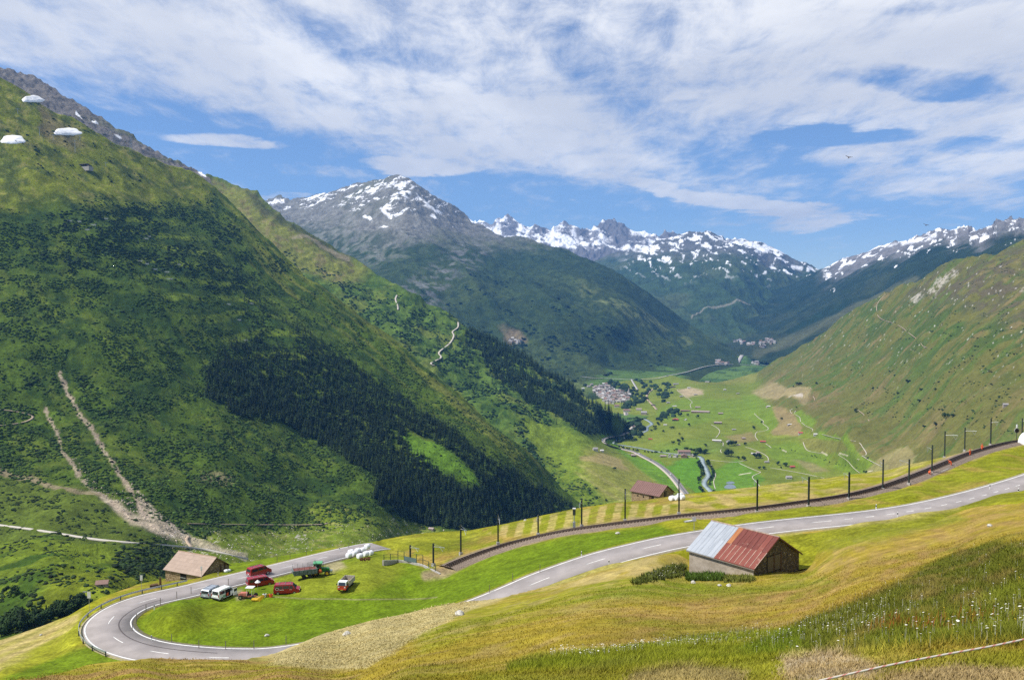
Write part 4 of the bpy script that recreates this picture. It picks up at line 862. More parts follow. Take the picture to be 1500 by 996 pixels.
def catenary(base, toppy, arm, label):
    px, py = base; p = A2.at(px, py); h = p.y*(py-toppy)/F
    nearest = TR[np.argmin(np.hypot(TR[:, 0]-p.x, TR[:, 1]-p.y))]; ang = math.atan2(nearest[1]-p.y, nearest[0]-p.x)
    o = thing('catenary_mast', label, 'catenary mast', p, ang, 'catenary masts along the railway')
    MB().box(-.3, .3, -.3, .3, -.6, .55).build('foundation', m_('concrete'), o)
    mb = MB(); mb.box(-.12, .12, -.14, -.10, .55, h); mb.box(-.12, .12, .10, .14, .55, h); mb.box(-.04, .04, -.11, .11, .55, h)
    mb.build('post', mat('mast_paint', (.045,.06,.055), .5, .4), o)
    L_ = min(3.0, math.hypot(nearest[0]-p.x, nearest[1]-p.y))
    mb = MB(); mb.tube((0, 0, h*.86), (L_*.95, 0, h*.86+.25), .035, 5); mb.tube((0, 0, h*.97), (L_*.95, 0, h*.86+.25), .02, 4); 
    mb.tube((L_*.55, 0, h*.86+.14), (L_*.8, 0, h*.74), .03, 5); mb.tube((L_*.93, 0, h*.86+.25), (L_*.8, 0, h*.74), .03, 5)
    mb.build('bracket', m_('galv'), o)
    MB().tube((.12, 0, h*.85), (.42, 0, h*.86), .07, 8).build('insulator', mat('ceramic', (.45,.40,.36), .4), o)
    return Vector((nearest[0], nearest[1], p.z+h*.80))
masts = [((601,822),797.5,'short mast behind the green bridge railing'),((634.8,829),794.8,'mast at the end of the bridge railing where the track appears'),((675,812.7),767,'first mast right of the bridge with a curved arm'),
 ((729.6,797.5),751.7,'mast standing against the dark spruce wood, second after the bridge'),((788.3,784.4),752.6,'mast at the left end of the striped mown strip'),((852,772),729.5,'tall mast beside the light signal'),
 ((915.6,764.4),715,'mast in front of the left corner of the brown roofed barn'),((994.5,755.5),702,'mast in front of the white bales by the brown roofed barn'),((1109,750.7),699.3,'mast above the ridge of the red and grey roof, in front of the valley lane'),
 ((1184.5,739.4),693,'mast standing in front of the small grey valley hut'),((1243.5,732.2),690,'mast midway along the straight track, right of the valley hut'),((1293,720.5),674,'mast in front of the tan field corner at the valley edge'),((1331.4,707.7),668.7,'mast just right of the tan field at the valley edge'),
 ((1365,693.8),651,'mast beside the leftmost orange worker'),((1383.6,672),631.6,'mast behind the track above the cable trough'),((1413,661.4),625.6,'mast behind the two standing orange workers'),((1451,652.9),612.4,'highest mast before the round signal'),((1497,640),612,'last mast at the right edge by the white portal')]
wire = []
for b, t_, lb in masts: wire.append(catenary(b, t_, 2, lb))
mb = MB()
for a, b in zip(wire[:-1], wire[1:]):
    for dz in (0, .9):
        pr = None
        for k in range(7):
            t_ = k/6; q = a.lerp(b, t_)+Vector((0, 0, dz-(.55 if dz else .0)*4*t_*(1-t_)));
            if pr is not None: mb.tube(pr, q, .012, 3)
            pr = q
tag(mb.build('overhead_wire', m_('dark_metal')), 'thin overhead wire strung from mast to mast above the track', 'overhead wire')

# light signal with ladder
p = A2.at(841, 776); o = thing('railway_signal', 'railway light signal with white lamp hood beside the tall mast', 'railway signal', p)
MB().tube((0, 0, 0), (0, 0, 4.2), .09, 8).build('post', m_('galv'), o); MB().box(-.25, .25, -.2, .2, 0, 1.6).build('cabinet', m_('galv'), o)
MB().box(-.28, .28, -.1, .15, 2.9, 4.1).build('lamp_board', m_('dark_metal'), o)
MB().box(-.3, .3, -.35, .1, 4.1, 4.35).build('hood', m_('white_paint'), o)
mb = MB()
for x in (-.65, .65): mb.tube((x, .0, 0), (x, 0, 1.5), .025, 4)
for z in (.5, 1.0, 1.5): mb.tube((-.65, 0, z), (.65, 0, z), .02, 4)
mb.build('railing', m_('galv'), o)
p = A2.at(1489, 647); o = thing('railway_signal', 'railway signal with round black face near the right edge', 'railway signal', p)
MB().tube((0, 0, 0), (0, 0, 4.6), .07, 8).build('post', m_('dark_metal'), o)
MB().tube((0, -.12, 3.0), (0, .0, 3.0), .55, 20).build('round_face', m_('black_trim'), o); MB().tube((0, .0, 3.0), (0, .05, 3.0), .63, 20).build('rim', m_('white_paint'), o)
MB().box(-.16, .16, -.2, .1, 3.7, 4.6).build('lamp', m_('white_paint'), o)
# white portal at the right edge
p = A2.at(1517, 652); o = thing('tunnel_portal', 'white rounded concrete portal at the right edge above the track', 'portal', p, R(20))
mb = MB(); n = 16
for k in range(n):
    a, b = math.pi*k/n, math.pi*(k+1)/n
    def pt(r, t, y): return (-math.cos(t)*r, y, math.sin(t)*r*1.15)
    mb.hexa([pt(2.2, a, 0), pt(2.2, b, 0), pt(2.2, b, 3), pt(2.2, a, 3), pt(2.6, a, 0), pt(2.6, b, 0), pt(2.6, b, 3), pt(2.6, a, 3)])
mb.build('arch', m_('white_paint'), o); MB().box(-2.8, -2.1, -.3, 3, -1.5, .05).build('footing', m_('concrete'), o); MB().box(2.1, 2.8, -.3, 3, -1.5, .05).build('footing', m_('concrete'), o)

# overbridge parapet and railing left of the track
def wallpath(name, pts, h0, w, material, parent=None, drop=1.5):
    q = [A2.at(*a) for a in pts]; mb = MB()
    for a, b, ha, hb in zip(q[:-1], q[1:], h0[:-1], h0[1:]):
        d = (b-a).to_2d().normalized(); n = Vector((-d.y, d.x, 0))*w/2; dn = Vector((0, 0, -drop))
        mb.hexa([a-n+dn, b-n+dn, b+n+dn, a+n+dn, a-n+Vector((0,0,ha)), b-n+Vector((0,0,hb)), b+n+Vector((0,0,hb)), a+n+Vector((0,0,ha))])
    return mb.build(name, material, parent), q
o = thing('bridge_railing', 'green railing with grey panel on a low concrete parapet left of the track', 'railing', (0, 0, 0))
wallpath('parapet', [(561,828),(582,823),(600,824.5),(620,829),(633,835),(645,841)], [1.05,.5,.35,.3,.2,.15], .35, m_('concrete'), o)
pp = [(562.5,827,1.0,1.1),(572,825,.75,1.2),(583,823.5,.5,1.9),(592,824,.4,1.9),(610,827,.3,1.9),(619.5,829,.3,1.9),(628,832.5,.2,1.1),(638,837.5,.2,1.0)]
tops = []
for (a, b, zb, h) in pp:
    q = A2.at(a, b)+Vector((0, 0, zb)); MB().box(-.06, .06, -.06, .06, 0, h).build('railing_post', mat('rail_green', (.035,.075,.065), .5), o, loc=q); tops.append((q, h))
mb = MB()
for (a, ha), (b, hb) in zip(tops[:-1], tops[1:]):
    hh = min(ha, hb)
    for f in (.98, .5): mb.tube(a+Vector((0,0,hh*f)), b+Vector((0,0,hh*f)), .03, 4)
mb.build('hand_rail', m_('rail_green'), o)
a, b = tops[3][0], tops[4][0]
MB().slab(a+Vector((0,0,.1)), b+Vector((0,0,.1)), b+Vector((0,0,.95)), a+Vector((0,0,.95)), .04).build('splash_panel', mat('panel_grey', (.10,.15,.15), .6), o)

# ================================================================== GUARDRAIL, POSTS, SIGNS
gi = [i for i in range(len(RD)) if RD[i][0] < A2.at(318, 842).x+2]
i0 = min(gi, key=lambda i: np.hypot(*(RD[i][:2]-np.array(A2.at(202, 953))[:2]))); i1 = min(gi, key=lambda i: np.hypot(*(RD[i][:2]-np.array(A2.at(318, 848))[:2])))
i0, i1 = min(i0, i1), max(i0, i1)
gr = thing('guardrail', 'galvanised steel guardrail around the outside of the hairpin bend', 'guardrail', (0, 0, 0))
GP = np.array([RD[i]+nrm(i)*out_sign*4.15 for i in range(i0, i1+1)])
mb = MB(); 
for zc in (.62, .48):
    for a, b in zip(GP[:-1], GP[1:]):
        a = Vector(a)+Vector((0, 0, zc)); b = Vector(b)+Vector((0, 0, zc)); mb.slab(a-Vector((0,0,.07)), b-Vector((0,0,.07)), b+Vector((0,0,.07)), a+Vector((0,0,.07)), .05)
mb.build('beam', m_('galv'), gr)
for k in range(0, len(GP), 3): MB().box(-.07, .07, -.07, .07, -.8, .68).build('post', m_('dark_metal'), gr, loc=Vector(GP[k]))
def delin(px, py, lab, ly=A2):
    p = ly.at(px, py); o = thing('delineator_post', lab, 'road post', p, 0, 'white roadside posts')
    MB().prism([(-.07, -.3), (.07, -.3), (.06, 1.0), (-.06, .9)], -.05, .05).build('post_body', m_('white_paint'), o); MB().box(-.075, .075, -.056, .056, .62, .82).build('black_band', m_('black_trim'), o)
for a, b, l, ly in ((1283.4,747,'white post on the far side of the road above the barn, left one',A2),(1314.8,757,'white post on the near side of the road in the middle of the right stretch',A1),(1450,717,'white post on the far side of the road near the right edge',A2),(1491.7,724,'white post on the near side of the road at the right edge',A1),
  (851.8,816,'white post where the middle road curves, far side',A2),(892,829,'white post on the near side of the road left of the red roofed barn',A1),(497.6,808,'white post by the road left of the bale stack',A2),(319.5,845,'white post at the upper end of the guardrail',A2),(222,939,'white post on the meadow side of the hairpin bend',A2),(226,892,'white post on the inner edge above the hairpin bend',A2)): delin(a, b, l, ly)
p = A2.at(251.5, 941)
st = MB().box(-.04, .04, -.04, .04, -.3, 1.35).build('stake', m_('grey_wood'))
tag(st, 'thin dark wooden stake along the edge of the hairpin meadow', 'stake', 'thin fence stakes around the hairpin meadow'); st.location = p
for a, b in ((291.4,950),(330.6,952),(372,951),(419,944),(280,870),(334.5,858),(259,877),(235,886),(214,897),(200,910),(194,924)):
    c = st.copy(); COL.objects.link(c); c.location = A2.at(a, b)
for a, b in ((406,824),(449,816),(511,803.5),(425,819),(540,797)):
    c = st.copy(); COL.objects.link(c); c.location = A2.at(a, b); c['label'] = 'thin dark stake in the grass strip behind the upper road'; c['group'] = 'stakes behind the upper road'
for a, b, l in ((717,869,'pale yellow stake where the middle road meets the hay bank'),(751,852,'thin stake left of the first road dash of the middle road'),(791,839,'thin stake halfway up the inner side of the middle road')):
    c = st.copy(); COL.objects.link(c); c.location = A2.at(a, b); c['label'] = l; del c['group']
def sign(px, py, h, w, hh, lab):
    p = A2.at(px, py); o = thing('road_sign', lab, 'road sign', p, R(-10))
    MB().tube((0, 0, -.3), (0, 0, h), .035, 6).build('post', m_('galv'), o); MB().box(-w/2, w/2, -.05, -.02, h-hh, h+.05).build('board', mat('sign_back', (.55,.57,.58), .5, .3), o)
sign(131, 897, 3.6, .65, 1.1, 'grey backed road sign by the outer tip of the hairpin'); sign(207.5, 868, 3.2, .5, .95, 'narrow grey backed road sign left of the tan roofed barn')
sign(295.5, 853, 3.0, .35, .75, 'small grey sign standing in front of the tan barn roof'); 
p = A1.at(1016.6, 790) if False else A2.at(1016.6, 779); o = thing('road_sign', 'small square sign on a thin post behind the grey half of the barn roof', 'road sign', p)
MB().tube((0, 0, -.3), (0, 0, 2.4), .035, 6).build('post', m_('galv'), o); MB().box(-.3, .3, -.05, -.02, 1.8, 2.5).build('board', m_('sign_back'), o)
# ================================================================== BARNS
def metal_roof(name, c, c2, seam=.6, ridge=(.45,.40,.35), streak=.55, rough=.5, metal=.2):
    if name in MATS: return MATS[name]
    m, t, b = mat_new(name); MATS[name] = m; nd = t.nodes; lk = t.links
    tc = nd.new('ShaderNodeTexCoord'); mp = nd.new('ShaderNodeMapping'); mp.inputs['Scale'].default_value = (3.2, .5, .5); lk.new(tc.outputs['Object'], mp.inputs[0])
    n = nd.new('ShaderNodeTexNoise'); n.inputs['Scale'].default_value = 1.0; n.inputs['Detail'].default_value = 7; n.inputs['Roughness'].default_value = .65; lk.new(mp.outputs[0], n.inputs['Vector'])
    r = nd.new('ShaderNodeMapRange'); r.inputs[1].default_value = .38; r.inputs[2].default_value = .62; lk.new(n.outputs[0], r.inputs[0])
    x = nd.new('ShaderNodeMix'); x.data_type = 'RGBA'; lk.new(r.outputs[0], x.inputs[0]); x.inputs[6].default_value = (*c, 1); x.inputs[7].default_value = (*c2, 1)
    n2 = nd.new('ShaderNodeTexNoise'); n2.inputs['Scale'].default_value = 1.1; n2.inputs['Detail'].default_value = 8; n2.inputs['Roughness'].default_value = .7; lk.new(tc.outputs['Object'], n2.inputs['Vector'])
    r2 = nd.new('ShaderNodeMapRange'); r2.inputs[1].default_value = .60; r2.inputs[2].default_value = .70; r2.inputs[4].default_value = streak; lk.new(n2.outputs[0], r2.inputs[0])
    y = nd.new('ShaderNodeMix'); y.data_type = 'RGBA'; lk.new(r2.outputs[0], y.inputs[0]); lk.new(x.outputs[2], y.inputs[6]); y.inputs[7].default_value = (*ridge, 1)
    lk.new(y.outputs[2], b.inputs['Base Color']); b.inputs['Roughness'].default_value = rough; b.inputs['Metallic'].default_value = metal; b.inputs['Specular IOR Level'].default_value = .3
    return m
def barn_frame(name, label, px, py, d, yawdeg):
    """Empty at the near roof corner; local x runs along the eave to the left, y across the gable to the back right"""
    a, b = ray(px, py); o = thing(name, label, 'barn', (a*d, d, b*d), R(yawdeg)); return o
def barn(o, L_, W_, H_, drop, wallm, roofm, ov=.35, panels=None, trim=None, floor_far=None):
    # local: x from -L_ (left end) to 0 (near gable); y from 0 (front eave) to W_; z 0 = eave edge of roof
    dz = H_/(W_/2)*ov; wx0, wx1, wy0, wy1 = -L_+ov, -ov, ov, W_-ov
    mb = MB(); zb = -drop; za = dz-.12; zr = H_-.14
    mb.prism([(wy0, zb), (wy1, zb), (wy1, za), (W_/2, zr), (wy0, za)], wx0, wx1)
    mb.v = [(y, x, z) for x, y, z in mb.v]
    mb.build('wall', wallm, o)
    return dz, wx0, wx1, wy0, wy1
# --- patched roof barn
o = barn_frame('stone_barn', 'stone barn below the road with a patched half grey, half red metal roof', 1104.8, 833.6, 110, -51.17)
LB, WB, HB = 11.3, 11.2, 3.26
stoneA = brick('dark_stone', (.07,.058,.042), (.20,.165,.115), (.06,.05,.038), 2.6)
mplaster = mat('weathered_plaster', (.30,.25,.19), .9, var=.35, scale=1.4, bump=.5, col2=(.42,.36,.29))
barn(o, LB, WB, HB, 5.0, stoneA, None)
# rendered front wall skin
MB().box(-LB+.33, -.33, .30, .349, -5, .07).build('plaster_front', mplaster, o)
th = .07; sl = Vector((0, WB/2, HB)); 
def rp(x, t, back=False, lift=0.0):
    y = WB/2*t; z = HB*t+lift
    return Vector((x, WB-y if back else y, z))
def roofpanel(nm, x0, x1, t0, t1, m, back=False, lift=0.0, par=o):
    a, b, c, d = rp(x0, t0, back, lift), rp(x1, t0, back, lift), rp(x1, t1, back, lift), rp(x0, t1, back, lift)
    mb = MB(); dn = Vector((0, 0, -th)); mb.hexa([a+dn, b+dn, c+dn, d+dn, a, b, c, d])
    r = mb.build(nm, m, par)
    return r
zin = metal_roof('zinc_sheet', (.33,.36,.40), (.42,.45,.49), ridge=(.33,.36,.38), rough=.45, metal=.35); zin2 = metal_roof('zinc_sheet_pale', (.44,.47,.51), (.38,.41,.45), ridge=(.36,.38,.4), rough=.45, metal=.35)
rst = metal_roof('red_sheet', (.19,.052,.040), (.25,.080,.058), ridge=(.36,.27,.21), streak=.7); rst2 = metal_roof('red_sheet_dark', (.14,.038,.030), (.19,.058,.044), ridge=(.33,.22,.17), streak=.6); orn = metal_roof('rusty_sheet', (.34,.12,.04), (.42,.20,.09), ridge=(.2,.09,.05), streak=.6)
zr_ = thing; 
gz = roofpanel('grey_roof_half', -LB, -LB*.575, 0, 1, zin); rz_ = roofpanel('red_roof_half', -LB*.572, 0, 0, 1, rst)
rb = roofpanel('rear_roof', -LB, 0, 0, .999, rst2, True); rb['label'] = 'dull red rear slope'
# overlapping sheets with seams
rr = random.Random(4)
xs = -LB
while xs < -LB*.575-.1:
    w = min(.72, -LB*.575-xs)
    for (t0, t1) in ((.0, .54), (.52, 1.0)):
        roofpanel('sheet', xs+.01, xs+w-.03, t0+.004, t1-.004, zin2 if rr.random() < .5 else zin, lift=.02+.015*(t0 > .3)+rr.random()*.012, par=gz)
    xs += w
xs = -LB*.572
while xs < -.1:
    w = min(.81, -xs)
    roofpanel('sheet', xs+.01, xs+w-.04, .004, .50, rst, lift=.02+rr.random()*.02, par=rz_)
    roofpanel('sheet', xs+.01, xs+w-.04, .49, .985, orn if xs < -LB*.52 else rst2 if rr.random() < .7 else rst, lift=.045+rr.random()*.02, par=rz_)
    xs += w
mb = MB()
for k in range(9): x = -LB*.572+.81*k; a, b = rp(x, .01, lift=.03), rp(x, .49, lift=.03); mb.hexa([a+Vector(v) for v in ((-.035,0,0),(.035,0,0),(.035,.0,.05),(-.035,0,.05))]+[b+Vector(v) for v in ((-.035,0,0),(.035,0,0),(.035,0,.05),(-.035,0,.05))])
mb.build('seam_strip', mat('pale_seam', (.42,.30,.24), .7, var=.3, scale=4), rz_)
MB().tube((-LB-.05, WB/2, HB+.02), (.05, WB/2, HB+.02), .11, 8).build('ridge_cap', mat('ridge_rust', (.30,.22,.17), .7, var=.4, scale=2), o)
MB().box(-LB, 0, -.02, .08, -.20, -.075).build('eave_board', m_('grey_wood'), o)
mb = MB(); a, b, c = rp(.0, 0), rp(.0, 1), rp(.0, 0, True)
for p, q in ((a, b), (b, c)): mb.slab(p+Vector((.01,0,-.05)), q+Vector((.01,0,-.05)), q+Vector((.01,0,-.24)), p+Vector((.01,0,-.24)), .04)
mb.build('barge_board', m_('brown_wood'), o)
# gable openings with boarded shutters
mb = MB(); mb.box(-.345, -.32, 3.3, 6.6, -1.35, .95); mb.build('opening', m_('dark_opening'), o)
for y0, y1 in ((3.4, 4.7), (5.05, 6.3)): MB().box(-.315, -.29, y0, y1, -1.2, .85).build('shutter', mat('board', (.13,.105,.07), .85, var=.35, scale=6, stretch=(1, 3, .3)), o)
for y in (4.72, 6.35): MB().box(-.32, -.26, y, y+.22, -1.5, 1.1).build('door_frame', m_('brown_wood'), o)
MB().box(-.34, -.31, 8.6, 8.75, .2, .35).build('vent_slot', mat('pale_stone', (.5,.45,.36), .9), o); MB().box(-.34, -.31, 7.2, 7.32, .7, .85).build('vent_slot', m_('pale_stone'), o)
# --- upper barn with brown roof
o = barn_frame('stone_barn', 'stone barn with brown ribbed roof above the railway, white bales at its right', 965.7, 727.4, 213, -46)
LB, WB, HB = 9.4, 7.0, 2.35; stoneB = brick('tan_stone', (.26,.18,.10), (.42,.32,.20), (.18,.13,.08), 2.2)
barn(o, LB, WB, HB, 3.2, stoneB, None)
brn = metal_roof('brown_sheet', (.17,.095,.085), (.21,.12,.105), ridge=(.14,.08,.07), streak=.3)
a = roofpanel('front_roof', -LB, 0, 0, 1, brn, par=o); b_ = roofpanel('rear_roof', -LB, 0, 0, .999, brn, True, par=o)
mb = MB()
for k in range(17):
    x = -LB+LB*k/16; p, q = rp(x, .0, lift=.0), rp(x, 1, lift=.0); mb.hexa([p+Vector(v) for v in ((-.03,0,0),(.03,0,0),(.03,0,.07),(-.03,0,.07))]+[q+Vector(v) for v in ((-.03,0,0),(.03,0,0),(.03,0,.07),(-.03,0,.07))])
mb.build('roof_rib', mat('rib_brown', (.24,.14,.125), .6), a)
MB().box(-3.4, -1.9, .31, .34, -2.4, -.25).build('doorway', m_('dark_opening'), o); MB().box(-3.3, -2.6, .28, .31, -2.4, -.4).build('door_leaf', m_('brown_wood'), o)
MB().box(-7.2, -6.8, .31, .34, -1.1, -.7).box(-5.4, -5.0, .31, .34, -1.1, -.7).build('window_slit', m_('dark_opening'), o)
MB().box(-.34, -.31, 2.6, 3.7, -.7, .9).build('gable_opening', m_('dark_opening'), o); MB().box(-.31, -.28, 3.0, 3.6, -.6, .8).build('shutter', m_('board'), o)
MB().slab(rp(.01, 0)+Vector((0,0,-.05)), rp(.01, 1)+Vector((0,0,-.05)), rp(.01, 1)+Vector((0,0,-.2)), rp(.01, 0)+Vector((0,0,-.2)), .04).build('barge_board', m_('brown_wood'), o)
# --- tan roofed barn by the bend
o = barn_frame('stone_barn', 'stone barn with tan tiled roof beside the guardrail of the upper road', 295, 844.4, 166, -25.6)
LB, WB, HB = 10.5, 8.2, 2.75; stoneC = brick('field_stone', (.22,.15,.08), (.44,.34,.21), (.10,.08,.05), 2.4)
barn(o, LB, WB, HB, 4.6, stoneC, None)
def tile_mat():
    m, t, b = mat_new('tan_tile'); nd = t.nodes; lk = t.links; tc = nd.new('ShaderNodeTexCoord'); br = nd.new('ShaderNodeTexBrick')
    br.inputs['Scale'].default_value = 1.0; br.inputs['Color1'].default_value = (.34,.255,.20,1); br.inputs['Color2'].default_value = (.39,.295,.235,1); br.inputs['Mortar'].default_value = (.26,.19,.15,1)
    br.inputs['Mortar Size'].default_value = .022; br.inputs['Brick Width'].default_value = .95; br.inputs['Row Height'].default_value = .72; br.offset = 0
    lk.new(tc.outputs['Object'], br.inputs['Vector']); n = nd.new('ShaderNodeTexNoise'); n.inputs['Scale'].default_value = 1.3; n.inputs['Detail'].default_value = 6; lk.new(tc.outputs['Object'], n.inputs['Vector'])
    r = nd.new('ShaderNodeMapRange'); r.inputs[3].default_value = .78; r.inputs[4].default_value = 1.2; lk.new(n.outputs[0], r.inputs[0]); vm = nd.new('ShaderNodeVectorMath'); vm.operation = 'SCALE'
    lk.new(br.outputs['Color'], vm.inputs[0]); lk.new(r.outputs[0], vm.inputs['Scale']); lk.new(vm.outputs[0], b.inputs['Base Color']); b.inputs['Roughness'].default_value = .85; return m
tm = tile_mat(); roofpanel('front_roof', -LB, 0, 0, 1, tm, par=o); roofpanel('rear_roof', -LB, 0, 0, .999, tm, True, par=o)
MB().tube((-LB, WB/2, HB+.01), (0, WB/2, HB+.01), .09, 8).build('ridge_cap', mat('tan_cap', (.42,.29,.22), .8), o)
MB().box(-6.0, -4.4, .30, .34, -2.3, -.1).build('doorway', m_('dark_opening'), o)
MB().box(-5.95, -4.5, .27, .30, -1.1, -.98).box(-5.9, -4.6, .27, .30, -1.7, -1.6).build('hay_rack', m_('galv'), o)
MB().box(-.34, -.30, 1.6, 4.9, -2.6, -.6).build('open_bay', m_('dark_opening'), o)
for y in (5.3, 6.4): MB().box(-.33, -.22, y, y+.3, -2.9, .9).build('timber_post', m_('brown_wood'), o)
MB().slab(rp(.01, 0)+Vector((0,0,-.05)), rp(.01, 1)+Vector((0,0,-.05)), rp(.01, 1)+Vector((0,0,-.2)), rp(.01, 0)+Vector((0,0,-.2)), .04).build('barge_board', m_('brown_wood'), o)
for px, py, r, lab in ((331.5,838,.45,'white wrapped bundle at the back corner of the tan roofed barn'),(335,837,.4,'smaller white sack beside the wrapped bundle at the tan barn corner')):
    p = A2.at(px, py); q = MB().blob((0, 0, 0), r, 2, (1.2, 1, .8), .12, 3).build('white_sack', m_('bale_wrap'), smooth=True); q.location = p+Vector((0, 0, r*.6)); tag(q, lab, 'sack')
p = A2.at(227, 861); wp = thing('wood_pile', 'small heap of split logs behind the guardrail left of the tan roofed barn', 'wood pile', p, R(20))
for k in range(9): MB().tube((-.9+.1*(k % 3), (k % 3-1)*.28, .12+.24*(k//3)), (.9-.05*k, (k % 3-1)*.3, .12+.24*(k//3)+.05), .13, 7).build('log', m_('brown_wood'), wp)
p = A2.at(235, 858); q = MB().prism([(-.18, -.4), (.18, -.4), (.15, 1.6), (-.15, 1.7)], -.15, .15).build('stump_post', m_('brown_wood')); q.location = p; tag(q, 'stout dark wooden post at the left corner of the tan roofed barn', 'post')

# ================================================================== BALES
def bale_mesh():
    mb = MB(); n = 18; prof = [(-.6, .2), (-.6, .45), (-.56, .56), (-.45, .62), (-.15, .635), (.15, .635), (.45, .62), (.56, .56), (.6, .45), (.6, .2)]; v = []; f = []
    for i, (y, r) in enumerate(prof):
        for k in range(n): t = 2*math.pi*k/n; rr = r*(1+.012*math.sin(5*t+i)); v.append((math.cos(t)*rr, y, .62+math.sin(t)*rr*.97))
    m = len(prof)
    for i in range(m-1):
        for k in range(n): f.append((i*n+k, i*n+(k+1) % n, (i+1)*n+(k+1) % n, (i+1)*n+k))
    f.append(tuple(range(n))); f.append(tuple(range((m-1)*n, m*n))); mb.add(v, f); return mb
first = bale_mesh().build('silage_bale', m_('bale_wrap'), smooth=True)
bl = [(511,817,0,'front left bale of the white stack by the road'),(527,818,0,'front middle bale of the white stack, behind the rusty implement'),(518.5,814.5,0,'second bale from the left in the white stack'),(536,815,0,'bale at the front right of the white stack, next to its end bale'),(542.5,813.5,0,'rightmost bale of the white stack'),
      (524,810,.0,'rear bale in the middle of the white stack'),(531,809,0,'rear bale right of the middle in the white stack'),(538,811.5,1.05,'upper bale lying on the right of the white stack'),(514,812,.0,'rear left bale of the white stack')]
for i, (a, b, dz, lab) in enumerate(bl):
    c = first if i == 0 else first.copy()
    if i: COL.objects.link(c)
    c.location = A2.at(a, b)+Vector((0, 0, dz)); c.rotation_euler = (0, 0, R(-32+random.uniform(-12, 12))); c.scale = (.9, .9, .9); tag(c, lab, 'silage bale', 'white wrapped bales by the road')
for a, b, dz, lab in ((984,733.5,0,'left bale beside the brown roofed barn'),(992,733,0,'middle bale beside the brown roofed barn'),(999,732.5,0,'right bale beside the brown roofed barn'),(996,730.5,.2,'rear bale beside the brown roofed barn')):
    c = first.copy(); COL.objects.link(c); c.location = A2.at(a, b)+Vector((0, 0, dz)); c.rotation_euler = (0, 0, R(-40+random.uniform(-25, 25))); c.scale = (1.0,)*3; tag(c, lab, 'silage bale', 'white bales by the upper barn')
p = A2.at(535, 821.5); o = thing('hay_rake', 'small rusty hay implement standing before the white bales', 'farm implement', p, R(20))
MB().tube((-.9, 0, .5), (.9, 0, .5), .05, 6).tube((0, 0, .5), (0, -.9, .4), .04, 6).build('frame', mat('rusty', (.22,.10,.05), .8, var=.4, scale=5), o)
for x in (-.7, 0, .7): MB().wheel(x, .1, .38, .38, .06, 12).build('tine_wheel', m_('rusty'), o)

